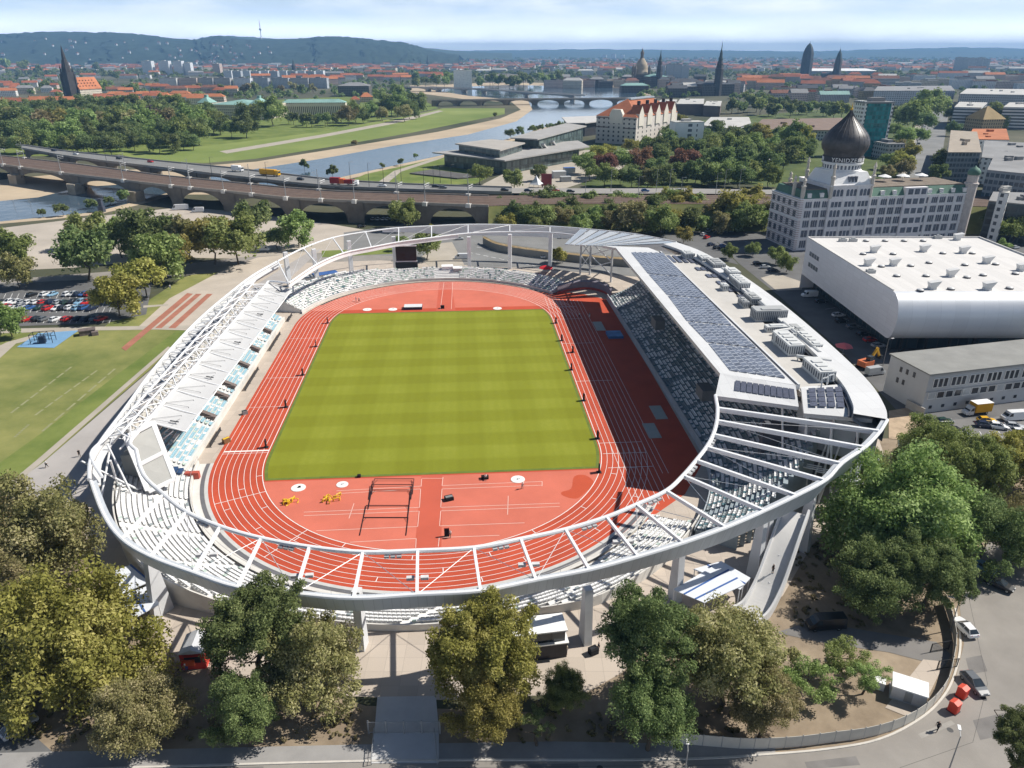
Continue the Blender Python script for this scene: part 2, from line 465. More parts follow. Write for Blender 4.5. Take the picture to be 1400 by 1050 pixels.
kp = spline(kp, 6)
for i in range(len(kp) - 1):
 mb.beam(kp[i] + Vector((0, 0, 0.13)), kp[i + 1] + Vector((0, 0, 0.13)), 0.28, 0.13)
struct('kerb', mb, kerb_m)
px_sheet('driveway', [(1060, 865), (1110, 850), (1200, 865), (1280, 878), (1300, 895), (1292, 912), (1215, 892), (1130, 880)], 0.05, M('driveway', (0.2, 0.19, 0.18), 0.9, 0, 0.14, 0.1))
px_sheet('kiosk_path', [(1210, 968), (1262, 902), (1292, 905), (1270, 950), (1252, 985)], 0.07, paving_m)
px_sheet('gate_walk', [(516, 953), (596, 952), (600, 1000), (600, 1044), (507, 1044), (512, 1000)], 0.07, M('gate_concrete', (0.52, 0.52, 0.52), 0.9, 0, 0.08, 0.2))
px_sheet('earth_mound', [(1215, 562), (1240, 558), (1285, 590), (1270, 606), (1215, 600)], 0.09, M('bare_earth', (0.42, 0.32, 0.22), 0.95, 0, 0.2, 0.4))
patch_m = M('asphalt_patch', (0.19, 0.18, 0.17), 0.9, 0, 0.15, 0.3)
for k, q in enumerate([[(1100, 1042), (1170, 1034), (1176, 1046), (1104, 1052)], [(1330, 985), (1372, 975), (1384, 1003), (1340, 1012)], [(1320, 900), (1342, 896), (1350, 918), (1326, 922)], [(700, 1046), (790, 1044), (792, 1053), (700, 1056)], [(300, 1050), (360, 1048), (362, 1056), (300, 1058)]]):
 px_sheet('asphalt_patch', q, 0.036, patch_m)
px_sheet('asphalt_patch', [(1255, 1004), (1300, 985), (1306, 990), (1260, 1010)], 0.036, M('asphalt_pale', (0.33, 0.31, 0.28), 0.9, 0, 0.12, 0.3))
def strips(name, segs, w, z, m):
 mb = MB()
 for (x0, y0), (x1, y1) in segs:
  a, b2 = at(x0, y0), at(x1, y1)
  d = (b2 - a).normalized()
  n_ = Vector((-d.y, d.x, 0)) * w / 2
  mb.sheet([p + Vector((0, 0, z)) for p in (a - n_, b2 - n_, b2 + n_, a + n_)])
 return struct(name, mb, m)
strips('bay_lines', [((x, y), (x + 3.2, y - 6.5)) for y in (408, 419, 427.5, 442) for x in range(-4, 150, 9)], 0.14, 0.075, MC['line_paint'] if 'line_paint' in MC else M('line_paint', (0.7, 0.7, 0.68), 0.8, 0, 0.1, 1))
strips('bay_lines', [((1300 + 13 * k, 590), (1306 + 13 * k, 600)) for k in range(8)] + [((1128 + 9.5 * k, 423 + 7.0 * k), (1142 + 9.5 * k, 421 + 7.0 * k)) for k in range(8)], 0.14, 0.095, MC['line_paint'])
strips('road_seam', [((1325, 820), (1350, 935)), ((1350, 935), (1330, 1015)), ((1330, 1015), (1230, 1050)), ((1000, 1046), (600, 1050))], 0.045, 0.038, M('seam_tar', (0.09, 0.085, 0.08), 0.8, 0, 0.1, 1))
mb = MB()
for x, y in [(1299, 998), (1345, 955), (820, 1050)]:
 p = at(x, y, 0.037)
 mb.add([(p.x + 0.4 * math.cos(t), p.y + 0.4 * math.sin(t), 0.038) for t in [2 * PI * k / 16 for k in range(16)]], [tuple(range(16))])
struct('manhole_cover', mb, M('iron_cover', (0.08, 0.08, 0.08), 0.6, 0.3, 0.1, 2))
HS = 42.2
def oval(R, n=40, z=0.0):
 pts = []
 for k in range(n + 1):
  t = -PI + PI * k / n
  pts.append((R * math.cos(t), -HS + R * math.sin(t), z))
 for k in range(n + 1):
  t = PI * k / n
  pts.append((R * math.cos(t), HS + R * math.sin(t), z))
 return pts
def sstruct(name, mb, mats, **k):
 o = mb.build(name, mats, loc=(SX, SY, 0), rz=SR, **k)
 return tag(o, kind='structure')
track_m = M('track_red', (0.47, 0.074, 0.033), 0.85, 0, 0.13, 0.11, detail=9)
dzone_m = M('apron_red', (0.58, 0.155, 0.10), 0.85, 0, 0.10, 0.09, detail=9)
runway_m = M('runway_red', (0.52, 0.105, 0.06), 0.85, 0, 0.06, 0.1)
line_m = M('line_white', (0.80, 0.78, 0.75), 0.8, 0, 0.05, 0.5)
line2_m = M('line_faded', (0.75, 0.55, 0.48), 0.8, 0, 0.05, 0.5)
mb = MB()
base = oval(47.2, 40, 0.04)
mb.sheet(base)
mb.sheet([(36, -62, 0.036), (57.4, -52, 0.036), (58.2, 0, 0.036), (58.2, 62, 0.036), (50, 70, 0.036), (30, 76, 0.036)])
mb.sheet([(36, -62, 0.034), (57.4, -52, 0.034), (50, -64, 0.034), (36, -76, 0.034), (28, -76, 0.034)])
mb.sheet([(-4.2, -88, 0.034), (6.5, -88, 0.034), (6.5, -91.3, 0.034), (-4.2, -91.3, 0.034)])
mb.sheet([(-4, 87, 0.034), (4, 87, 0.034), (4, 95, 0.034), (-4, 95, 0.034)])
sstruct('running_track', mb, track_m)
mb = MB()
mb.sheet([p for p in oval(36.5, 40, 0.05) if p[1] < -52.6])
sstruct('south_apron', mb, dzone_m)
mb = MB()
mb.sheet([(p[0], p[1], 0.05) for p in oval(46.4, 40) if p[1] > 53.2])
sstruct('north_apron', mb, dzone_m)
mb = MB()
mb.sheet([(-2.6, -53.2, 0.056), (1.7, -53.2, 0.056), (1.9, -78.2, 0.056), (-2.8, -78.2, 0.056)])
mb.sheet([(-2.0, 53.4, 0.056), (4.6, 53.4, 0.056), (3.0, 88.0, 0.056), (-1.6, 88.0, 0.056)])
sstruct('runway', mb, runway_m)
pm, nt, b = _nodes('pitch_grass')
b.inputs['Roughness'].default_value = 0.95
b.inputs['Specular IOR Level'].default_value = 0.1
tc = nt.nodes.new('ShaderNodeTexCoord')
sp = nt.nodes.new('ShaderNodeSeparateXYZ')
nt.links.new(tc.outputs['Object'], sp.inputs[0])
def _wob(sc_, amp, off=0.0):
 n_ = nt.nodes.new('ShaderNodeTexNoise')
 n_.inputs['Scale'].default_value = sc_
 n_.inputs['Detail'].default_value = 6
 mp = nt.nodes.new('ShaderNodeMapping')
 mp.inputs['Location'].default_value = (off, off, 0)
 nt.links.new(tc.outputs['Object'], mp.inputs['Vector'])
 nt.links.new(mp.outputs[0], n_.inputs['Vector'])
 return mnode(nt, 'MULTIPLY', mnode(nt, 'SUBTRACT', n_.outputs['Fac'], 0.5), amp)
def _stripe(coord, period, off):
 s_ = mnode(nt, 'SINE', mnode(nt, 'MULTIPLY', mnode(nt, 'ADD', mnode(nt, 'ADD', coord, off), _wob(0.25, 0.5)), 2 * PI / period))
 mr = nt.nodes.new('ShaderNodeMapRange')
 mr.interpolation_type = 'SMOOTHSTEP'
 mr.inputs['From Min'].default_value = -0.35
 mr.inputs['From Max'].default_value = 0.35
 nt.links.new(s_, mr.inputs['Value'])
 return mr.outputs[0]
cross = _stripe(sp.outputs['Y'], 11.6, 0.6)
along = _stripe(sp.outputs['X'], 13.3, 2.0)
fine = _stripe(sp.outputs['X'], 2.2, 0.3)
f_ = mnode(nt, 'ADD', mnode(nt, 'MULTIPLY', cross, 0.27), mnode(nt, 'MULTIPLY', along, 0.17))
f_ = mnode(nt, 'ADD', f_, mnode(nt, 'MULTIPLY', fine, 0.05))
f_ = mnode(nt, 'ADD', f_, mnode(nt, 'ADD', _wob(0.08, 0.45, 9.0), _wob(1.5, 0.35, 3.0)))
cr = nt.nodes.new('ShaderNodeValToRGB')
e = cr.color_ramp.elements
e[0].position, e[0].color = 0.0, (0.19, 0.205, 0.018, 1)
e[1].position, e[1].color = 0.85, (0.295, 0.312, 0.05, 1)
k = e.new(0.42)
k.color = (0.225, 0.247, 0.026, 1)
nt.links.new(f_, cr.inputs['Fac'])
nt.links.new(cr.outputs['Color'], b.inputs['Base Color'])
n3 = nt.nodes.new('ShaderNodeTexNoise')
n3.inputs['Scale'].default_value = 6
nt.links.new(tc.outputs['Object'], n3.inputs['Vector'])
bp = nt.nodes.new('ShaderNodeBump')
bp.inputs['Strength'].default_value = 0.4
nt.links.new(n3.outputs['Fac'], bp.inputs['Height'])
nt.links.new(bp.outputs['Normal'], b.inputs['Normal'])
mb = MB()
mb.sheet([(p[0], p[1], 0.06) for p in oval(36.3, 48) if abs(p[1]) < 52.0] + [])
pitch_pts = []
def pitch_outline(R, lim, z):
 top = [p for p in oval(R, 60) if abs(p[1]) < lim]
 e_ = math.sqrt(R * R - (lim - HS) ** 2)
 pts = [(-e_, -lim, z), (e_, -lim, z), (e_, lim, z), (-e_, lim, z)]
 allp = [(p[0], p[1], z) for p in top] + pts
 allp.sort(key=lambda p: math.atan2(p[1], p[0]))
 return allp
mb = MB()
mb.sheet(pitch_outline(36.2, 53.0, 0.062))
sstruct('pitch', mb, pm)
mb = MB()
o_, i_ = pitch_outline(36.2, 53.0, 0.07), pitch_outline(35.5, 52.2, 0.07)
mb.ribbon(o_, i_, closed=True)
sstruct('pitch_edge', mb, M('pitch_border', (0.13, 0.17, 0.03), 0.95, 0, 0.15, 0.5))
mb = MB()
for k in range(9):
 R = 36.6 + 1.22 * k
 wd = 0.095 if k else 0.16
 mb.ribbon(oval(R - wd / 2, 64, 0.064), oval(R + wd / 2, 64, 0.064), closed=True)
for k in range(11):
 u = 36.6 + 1.22 * k
 v0 = -44 - (28 if k > 1 else 0) + 0.8 * k if k < 9 else -56
 mb.box(u - 0.045, v0, 0.05, u + 0.045, 66 - 0.5 * k, 0.066, bottom=False)
for v in (-42.2, -47, -53, 42.2, 55, 20, -8):
 mb.box(36.6, v - 0.06, 0.05, 46.4, v + 0.06, 0.067, bottom=False)
for v, w_ in ((-40.2, 0.5), (-41.2, 0.1), (0, 0.1), (30, 0.08), (-18, 0.08)):
 mb.box(-46.4, v - w_ / 2, 0.05, -36.6, v + w_ / 2, 0.067, bottom=False)
for ang in range(0, 24):
 t = PI + 0.25 + ang * 0.115 + random.uniform(-0.03, 0.03)
 k = ang * 3 % 8
 R0 = 36.6 + 1.22 * k
 c, s = math.cos(t), math.sin(t)
 a = (R0 * c, -HS + R0 * s)
 b2 = ((R0 + 1.22) * c, -HS + (R0 + 1.22) * s)
 n_ = (-s * 0.07, c * 0.07)
 mb.sheet([(a[0] + n_[0], a[1] + n_[1], 0.068), (b2[0] + n_[0], b2[1] + n_[1], 0.068), (b2[0] - n_[0], b2[1] - n_[1], 0.068), (a[0] - n_[0], a[1] - n_[1], 0.068)])
for t in (PI + 0.42, PI + 0.9):
 c, s = math.cos(t), math.sin(t)
 n_ = (-s * 0.07, c * 0.07)
 a, b2 = (36.6 * c, -HS + 36.6 * s), (46.4 * c, -HS + 46.4 * s)
 mb.sheet([(a[0] + n_[0], a[1] + n_[1], 0.0685), (b2[0] + n_[0], b2[1] + n_[1], 0.0685), (b2[0] - n_[0], b2[1] - n_[1], 0.0685), (a[0] - n_[0], a[1] - n_[1], 0.0685)])
sstruct('track_lines', mb, line_m)
def pline(mb, p, q, w=0.12, z=0.072):
 a, b2 = su(*p), su(*q)
 d = (b2 - a)
 d.z = 0
 d.normalize()
 n_ = Vector((-d.y, d.x, 0)) * w / 2
 mb.sheet([(x.x, x.y, z) for x in (a - n_, b2 - n_, b2 + n_, a + n_)])
mb = MB()
S_ = lambda x, y: (460 + x / 5.833, 620 + y / 5.833)
for p, q in [((680, 205), (675, 265)), ((680, 200), (855, 200)), ((850, 190), (842, 258)), ((842, 258), (1640, 225)), ((842, 285), (1640, 255)), ((842, 285), (832, 430)), ((832, 432), (1780, 398)),
             ((832, 460), (1780, 425)), ((832, 460), (822, 580)), ((822, 580), (1500, 555)), ((820, 672), (1300, 655)), ((820, 672), (812, 745)),
             ((0, 300), (675, 262)), ((0, 322), (672, 285)), ((672, 285), (662, 432)), ((-260, 470), (664, 432)), ((-260, 498), (660, 462)), ((660, 462), (648, 585)), ((-160, 618), (648, 585)),
             ((110, 710), (636, 680)), ((636, 680), (632, 755)), ((1370, 340), (1365, 490)), ((1640, 225), (1640, 262)), ((140, 400), (100, 520))]:
 pline(mb, S_(*p), S_(*q), 0.11)
for p, q in [((607, 386), (602, 423)), ((619, 386), (617, 423)), ((480, 412), (540, 399)), ((700, 390), (760, 404))]:
 pline(mb, p, q, 0.12)
sstruct('field_event_lines', mb, line2_m)
mb = MB()
wet = [su(x, y) for x, y in [(785, 652), (800, 650), (812, 660), (802, 672), (788, 682), (770, 678), (768, 673), (781, 668)]]
mb.sheet([(p.x, p.y, 0.058) for p in spline(wet, 4, True)])
sstruct('wet_patch', mb, M('wet_red', (0.50, 0.085, 0.035), 0.5, 0, 0.05, 0.2))
seat_white = M('seat_white', (0.80, 0.80, 0.79), 0.5, 0, 0.05, 1)
seat_mint = M('seat_mint', (0.48, 0.58, 0.52), 0.5, 0, 0.08, 1)
seat_grey = M('seat_grey', (0.30, 0.34, 0.35), 0.5, 0, 0.08, 1)
seat_teal = M('seat_teal', (0.10, 0.19, 0.22), 0.5, 0, 0.1, 1)
seat_blue = M('seat_light_blue', (0.32, 0.50, 0.58), 0.5, 0, 0.06, 1)
seat_navy = M('seat_navy', (0.03, 0.07, 0.16), 0.5, 0, 0.1, 1)
step_m = M('terrace_concrete', (0.74, 0.735, 0.715), 0.85, 0, 0.08, 0.4)
seat_kinds = [seat_white, seat_mint, seat_grey, seat_teal, seat_blue, seat_navy]
def seat_at(mb, p, d, n_, w, mi):
 """one bucket seat: squab and back; d along the row, n_ outwards (behind the sitter)"""
 z = p.z
 a, f_, t = d * (w / 2), n_ * 0.27, 0.06
 q = [p - a - f_, p + a - f_, p + a + f_, p - a + f_]
 top = z + 0.36
 vs = [(k.x, k.y, top - t) for k in q] + [(k.x, k.y, top) for k in q]
 b0, b1 = p - a + f_, p + a + f_
 vs += [(b0.x, b0.y, top + 0.24), (b1.x, b1.y, top + 0.24)]
 bk = n_ * 0.05
 vs += [(b0.x + bk.x, b0.y + bk.y, top + 0.24), (b1.x + bk.x, b1.y + bk.y, top + 0.24), (b0.x + bk.x, b0.y + bk.y, top - t), (b1.x + bk.x, b1.y + bk.y, top - t)]
 mb.add(vs, [(4, 5, 6, 7), (0, 1, 5, 4), (3, 0, 4, 7), (1, 2, 6, 5), (7, 6, 9, 8), (8, 9, 11, 10), (10, 11, 13, 12)], mi)
def seat_rows(root, rows, weights, seatw=0.62, pitch=0.72, aisle=14.0, aislew=1.5, rng=None, skip=None, runs=False):
 """rows: list of polylines (world-of-root coordinates) along each step, with outward normals"""
 rng = rng or random.Random(3)
 for ri, (pts, out) in enumerate(rows):
  mb = MB()
  s = 0.0
  acc = 0.35
  left, cur = 0, 0
  for i in range(len(pts) - 1):
   p, q = pts[i], pts[i + 1]
   L = (q - p).length
   d = (q - p).normalized()
   while acc <= L:
    pos = p + d * acc
    n_ = out[i].lerp(out[i + 1], acc / L).normalized()
    if (s + acc) % aisle > aislew and not (skip and skip(pos)):
     if runs:
      if left <= 0:
       cur = 3 if cur != 3 else (0 if rng.random() < 0.75 else 2)
       left = 1 if cur == 3 else rng.randint(2, 5)
      left -= 1
      seat_at(mb, pos, d, n_, seatw, cur)
     else:
      seat_at(mb, pos, d, n_, seatw, rng.choices(range(6), weights)[0])
    acc += pitch
   s += L
   acc -= L
  if mb.v:
   mb.build('seat_row', seat_kinds, root)
def terrace(root, rows, depth_, mats, name='terrace', back=0.0):
 """stepped concrete under the rows"""
 mb = MB()
 prev = None
 for pts, out in rows:
  inner = [p - o * (depth_ / 2) for p, o in zip(pts, out)]
  outer = [p + o * (depth_ / 2) for p, o in zip(pts, out)]
  z = pts[0].z
  mb.ribbon(outer, inner)
  low = [Vector((p.x, p.y, (prev[k].z if prev else 0.0))) for k, p in enumerate(inner)]
  mb.ribbon(inner, low)
  prev = outer
 outer = [p.copy() for p in prev]
 mb.ribbon(outer, [Vector((p.x, p.y, 0)) for p in outer])
 if back:
  mb.ribbon([p + Vector((0, 0, back)) for p in outer], outer)
 for e in (0, -1):
  for pts, out in rows:
   p, o = pts[e], out[e]
   a, c = p - o * depth_ / 2, p + o * depth_ / 2
   mb.add([(a.x, a.y, 0), (c.x, c.y, 0), (c.x, c.y, p.z), (a.x, a.y, p.z)], [(0, 1, 2, 3)])
 return mb.build(name, mats, root)
def arc_rows(cv, R0, nrows, t0, t1, step, rise, z0, wf):
 rise = rise if callable(rise) else (lambda t, r_=rise: r_)
 rows = []
 for i in range(nrows):
  R = R0 + step * (i + 0.5)
  ts = [t0 + (t1 - t0) * k / 72 for k in range(73)]
  ts = [t for t in ts if wf(t) * nrows >= i + 0.5]
  runs, cur = [], []
  for t in [t0 + (t1 - t0) * k / 72 for k in range(73)]:
   if wf(t) * nrows >= i + 0.5:
    cur.append(t)
   elif cur:
    runs.append(cur)
    cur = []
  if cur:
   runs.append(cur)
  for run in runs:
   if len(run) < 2:
    continue
   rows.append(([Vector((R * math.cos(t), cv + R * math.sin(t), z0 + rise(t) * i)) for t in run], [Vector((math.cos(t), math.sin(t), 0)) for t in run], i))
 return rows
def bowl(name, label, cv, R0, n, t0, t1, step, rise, z0, wf, weights, aisle, rng, skip=None):
 root = thing(name, label, 'terrace', (SX, SY, 0), SR)
 rr = arc_rows(cv, R0, n, t0, t1, step, rise, z0, wf)
 mb = MB()
 for pts, out, i in rr:
  inner = [p - o * (step / 2) for p, o in zip(pts, out)]
  outer = [p + o * (step / 2 + 0.002) for p, o in zip(pts, out)]
  mb.ribbon(outer, inner)
  mb.ribbon(inner, [Vector((p.x, p.y, 0)) for p in inner])
  mb.ribbon([Vector((p.x, p.y, 0)) for p in outer], outer)
  for e in (0, -1):
   a, c = inner[e], outer[e]
   mb.add([(a.x, a.y, 0), (c.x, c.y, 0), (c.x, c.y, a.z), (a.x, a.y, a.z)], [(0, 1, 2, 3)])
 mb.build('steps', step_m, root)
 seat_rows(root, [(p, o) for p, o, i in rr], weights, aisle=aisle, rng=rng, skip=skip)
 return root, rr
def wf_south(t):
 a = t - 1.5 * PI
 s_ = 0.42 + 0.58 * max(0, min(1, (abs(a + 0.02) - 0.30) / 0.45))
 return min(1.0 if a < 0 else 0.66, s_)
south, rr = bowl('south_terrace', 'curved white seat terrace on the bend nearest the camera, under the open steel ring', -HS, 50.6, 14, PI + 0.10, 2 * PI - 0.62, 0.86, lambda t: 0.11 + (0.22 if t < 1.5 * PI else 0.1) * max(0.0, (wf_south(t) - 0.42) / 0.58), 0.45,
                 wf_south, (92, 4, 4, 0, 0, 0), 13.0, random.Random(11))
mb = MB()
ts = [PI + 0.06 + (PI - 0.6) * k / 70 for k in range(71)]
A = lambda R, z: [Vector((R * math.cos(t), -HS + R * math.sin(t), z)) for t in ts]
mb.ribbon(A(50.45, 1.0), A(50.15, 1.0)); mb.ribbon(A(50.15, 1.0), A(50.15, 0.03)); mb.ribbon(A(50.45, 0.9), A(50.45, 1.0))
mb.build('front_wall', pale_concrete, south)
mb = MB()
mb.ribbon(A(50.1, 0.05), A(48.7, 0.05))
sstruct('walkway', mb, pale_concrete)
mb = MB()
mb.ribbon(A(48.65, 0.055), A(47.9, 0.055))
sstruct('gutter', mb, M('gutter_grey', (0.14, 0.14, 0.15), 0.9, 0, 0.1, 0.5))
mb = MB()
mb.ribbon(A(47.85, 0.052), A(47.15, 0.052))
sstruct('track_border', mb, M('border_grey', (0.52, 0.52, 0.5), 0.9, 0, 0.08, 0.5))
mb = MB()
mb.path(A(50.3, 1.95), 0.035, 4)
for t in ts[::3]:
 mb.tube((50.3 * math.cos(t), -HS + 50.3 * math.sin(t), 1.0), (50.3 * math.cos(t), -HS + 50.3 * math.sin(t), 1.95), 0.03, 4)
mb.build('railing', galv, south)
mb = MB()
for p, o, i in rr:
 if i == 13 or (i == 5):
  pass
ts2 = [t for t in ts]
ro = lambda t: 50.6 + 0.86 * 14 * wf_south(t) + 0.5
zo = lambda t: 0.45 + (0.11 + (0.22 if t < 1.5 * PI else 0.1) * max(0.0, (wf_south(t) - 0.42) / 0.58)) * 14 * wf_south(t) - 0.75
top = [Vector((ro(t) * math.cos(t), -HS + ro(t) * math.sin(t), zo(t) + 0.9)) for t in ts2]
bot = [Vector((p.x, p.y, 0)) for p in top]
mb.ribbon(top, bot)
mb.ribbon([p - (p - Vector((0, -HS, p.z))).normalized() * 0.25 for p in top], top)
mb.ribbon([Vector((p.x, p.y, p.z - 1)) - (Vector((p.x, p.y, 0)) - Vector((0, -HS, 0))).normalized() * 0.25 for p in top], [p - (p - Vector((0, -HS, p.z))).normalized() * 0.25 for p in top])
mb.build('back_wall', pale_concrete, south)
def wf_north(t):
 a = t - 0.5 * PI
 return min(1.0, 0.62 + 0.38 * max(0, min(1, (a - 0.2) / 0.5)))
north, rrn = bowl('north_terrace', 'low terrace of white and mint seats along the far bend', HS, 48.6, 11, 0.62, PI - 0.26, 0.86, 0.40, 0.9,
                  wf_north, (70, 19, 8, 3, 0, 0), 12.0, random.Random(5), skip=lambda p: -3.2 < p.x < 6.2)
mb = MB()
ts = [0.60 + (PI - 0.84) * k / 60 for k in range(61)]
A = lambda R, z: [Vector((R * math.cos(t), HS + R * math.sin(t), z)) for t in ts]
mb.ribbon(A(48.5, 0.95), A(48.2, 0.95)); mb.ribbon(A(48.2, 0.95), A(48.2, 0.0))
mb.build('front_wall', pale_concrete, north)
main = thing('main_grandstand', 'large roofed grandstand with solar panels on its roof, right of the red running track', 'grandstand', (SX, SY, 0), SR)
def main_path(u, v0=61.0, tm=0.62):
 """line of a row at distance u: straight, then round the near end"""
 pts = [Vector((u, v0 - 2.0 * k, 0)) for k in range(int((v0 + 44) / 2.0) + 1)]
 out = [Vector((1, 0, 0)) for _ in pts]
 R = u
 for k in range(1, 13):
  t = -tm * k / 12
  pts.append(Vector((R * math.cos(t), -44 + R * math.sin(t), 0)))
  out.append(Vector((math.cos(t), math.sin(t), 0)))
 return pts, out
rows = []
NR = 26
for i in range(NR):
 pts, out = main_path(58.6 + 0.84 * (i + 0.5), 61.0, 0.62 - 0.43 * max(0, i - 8) / 17)
 z = 1.5 + 0.30 * i + 0.011 * i * i
 for p in pts:
  p.z = z
 rows.append((pts, out))
terrace(main, rows, 0.84, M('stand_steps', (0.28, 0.33, 0.36), 0.85, 0, 0.12, 0.4), 'steps')
seat_rows(main, rows, (40, 6, 30, 24, 0, 0), seatw=0.62, pitch=0.74, aisle=15.0, aislew=1.7, rng=random.Random(9), runs=True)
mb = MB()
pts, out = main_path(58.35, 62)
mb.ribbon([Vector((p.x, p.y, 2.1)) for p in pts], [Vector((p.x, p.y, 0)) for p in pts])
mb.ribbon([Vector((p.x, p.y, 2.1)) + o * 0.25 for p, o in zip(pts, out)], [Vector((p.x, p.y, 2.1)) for p in pts])
mb.build('front_wall', M('stand_wall', (0.36, 0.40, 0.43), 0.7, 0, 0.1, 0.4), main)
zr = 20.0
def sz(x, y, z=zr):
 p = su(x, y, z)
 return (p.x, p.y, z)
roof_m = M('roof_membrane', (0.52, 0.50, 0.465), 0.85, 0, 0.07, 0.2, detail=8)
roofw_m = M_grid('roof_white', (0.52, 0.525, 0.53), (0.64, 0.645, 0.645), 2.4, 3.6, 0.975, 0.985, 0.6, 0.55, jitter=0.045)
outer_px = [(1213, 573), (1210, 556), (1190, 524), (1150, 484), (1100, 440), (1060, 408), (1010, 373), (960, 344), (925, 331)]
outer_line = [sz(*p) for p in outer_px]
ridge_n, ridge_f = (72.3, -57.2), (72.3, 50.5)
inner_n, inner_f = (59.3, -50.5), (59.3, 56.5)
mb = MB()
T = 0.9
mb.prism([inner_n, inner_f, (72.78, 50.5), (72.78, -57.3)], zr - T, zr, 0, bottom=True)
mb.build('roof_slab', roofw_m, main, boxuv=True)
deck = [(73.05, -57.5), (73.05, 50.5)] + [(p[0] - 6.2, p[1]) for p in outer_line[::-1]][1:-1] + [(84.0, -61.5), (73.05, -58.2)]
mb = MB()
mb.prism(deck, zr - 2.2, zr - 1.0, 0, bottom=True)
mb.build('roof_deck', [roof_m], main)
mb = MB()
ol = spline([Vector(p) for p in outer_line], 5)
il = []
for k, p in enumerate(ol):
 q = ol[min(k + 1, len(ol) - 1)] - ol[max(k - 1, 0)]
 n_ = Vector((-q.y, q.x, 0)).normalized()
 if n_.x > 0:
  n_ = -n_
 il.append(p + n_ * 5.6)
mb.ribbon(ol, il)
mb.ribbon(il, [p - Vector((0, 0, 1.3)) for p in il])
mb.ribbon([p - Vector((0, 0, 4.6)) for p in ol], ol)
mb.ribbon([p - Vector((0, 0, 1.3)) for p in il], [p - Vector((0, 0, 4.6)) for p in ol])
mb.build('roof_edge_band', roofw_m, main, boxuv=True)
mb = MB()
for k in range(len(il) - 1):
 a, b2 = il[k], il[k + 1]
 mb.beam(a + (a - ol[k]).normalized() * 0.5 - Vector((0, 0, 0.75)), b2 + (b2 - ol[k + 1]).normalized() * 0.5 - Vector((0, 0, 0.75)), 0.6, 0.22)
mb.build('roof_edge_gutter', M('gutter_dark', (0.05, 0.055, 0.07)), main)
A_ = (59.3, -50.45, zr); B_ = (72.3, -57.25, zr); C_ = (*su(1092, 556, 18.2)[:2], 18.2); D_ = (*su(978, 541, 18.4)[:2], 18.4)
mb = MB()
def slab4(mb, q, t, mi=0):
 lo = [(p[0], p[1], p[2] - t) for p in q]
 mb.add(list(q), [(0, 3, 2, 1)], mi)
 for i in range(4):
  j = (i + 1) % 4
  mb.add([q[i], q[j], lo[j], lo[i]], [(0, 1, 2, 3)], mi)
 mb.add(lo, [(0, 1, 2, 3)], mi)
slab4(mb, [A_, B_, C_, D_], 0.8)
mb.build('roof_end_slab', roofw_m, main, boxuv=True)
pz = lambda x, y, z: (*su(x, y, z)[:2], z)
E_, H_, F_, G_ = pz(1095, 529, 19.3), pz(1184, 523, 19.3), pz(1193, 573, 18.6), pz(1099, 565, 18.0)
mb = MB()
slab4(mb, [E_, H_, F_, G_], 0.8)
mb.build('roof_end_slab', roofw_m, main, boxuv=True)
mb = MB()
slab4(mb, [(59.3, 56.5, zr), (56.5, 66, zr - 1.5), (72.0, 62, zr - 1.5), (72.3, 50.5, zr)], 0.8)
mb.build('roof_end_slab', roofw_m, main, boxuv=True)
solar_m = M_grid('solar_cells', (0.46, 0.49, 0.54), (0.18, 0.205, 0.26), 1.3, 1.75, 0.95, 0.84, 0.4, 0.12, jitter=0.25)
solar_far = M_grid('solar_frames', (0.38, 0.4, 0.42), (0.06, 0.07, 0.105), 1.02, 1.68, 0.90, 0.93, 0.4, 0.12, jitter=0.25)
vl = [((998, 508), (1075, 519)), ((967, 469), (1035, 477)), ((939, 440), (1001, 446)), ((912, 404), (967, 409)), ((886, 375), (936, 379)), ((862, 345), (906, 346))]
for k in range(5):
 nl, nr_ = su(*vl[k][0], zr), su(*vl[k][1], zr)
 fl, fr2 = su(*vl[k + 1][0], zr), su(*vl[k + 1][1], zr)
 mb = MB()
 for r in range(6):
  t0, t1 = r / 6 + 0.012, (r + 1) / 6 - 0.012
  q = []
  for t, zz in ((t0, 0.08), (t1, 0.34)):
   n0, f0 = nl.lerp(nr_, t), fl.lerp(fr2, t)
   g0 = (f0 - n0).normalized() * 0.45
   q.append((n0 + g0 + Vector((0, 0, zz)), f0 - g0 + Vector((0, 0, zz))))
  (a0, d0), (b0, c0) = q
  lo = [Vector((p.x, p.y, zr + 0.02)) for p in (a0, b0, c0, d0)]
  mb.add([a0, b0, c0, d0] + lo, [(0, 1, 2, 3), (4, 5, 1, 0), (5, 6, 2, 1), (6, 7, 3, 2), (7, 4, 0, 3)])
 mb.build('solar_array', solar_m, main, boxuv=True)
mb = MB()
mb.box(72.36, -57.0, zr + 0.015, 72.75, 50.4, zr + 0.03)
mb.build('ridge_gap', M('gutter_dark', (0.05, 0.055, 0.07)), main)
mb = MB()
mb.box(72.8, -57.2, zr - 1.0, 73.25, 50.4, zr + 0.18)
mb.build('ridge_curb', roofw_m, main, boxuv=True)
def bil(q, s, t):
 a, b2, c, d = [Vector(p) for p in q]
 return a.lerp(b2, s).lerp(d.lerp(c, s), t)
mb = MB()
for k in range(10):
 s0 = 0.22 + 0.076 * k
 q = [bil([A_, B_, C_, D_], s_, t_) + Vector((0, 0, 0.12)) for s_, t_ in ((s0, 0.22), (s0 + 0.066, 0.22), (s0 + 0.066, 0.68), (s0, 0.68))]
 slab4(mb, [tuple(p) for p in q], 0.08)
mb.build('solar_array', M('solar_plain', (0.11, 0.12, 0.16), 0.15, 0, 0.25, 3), main)
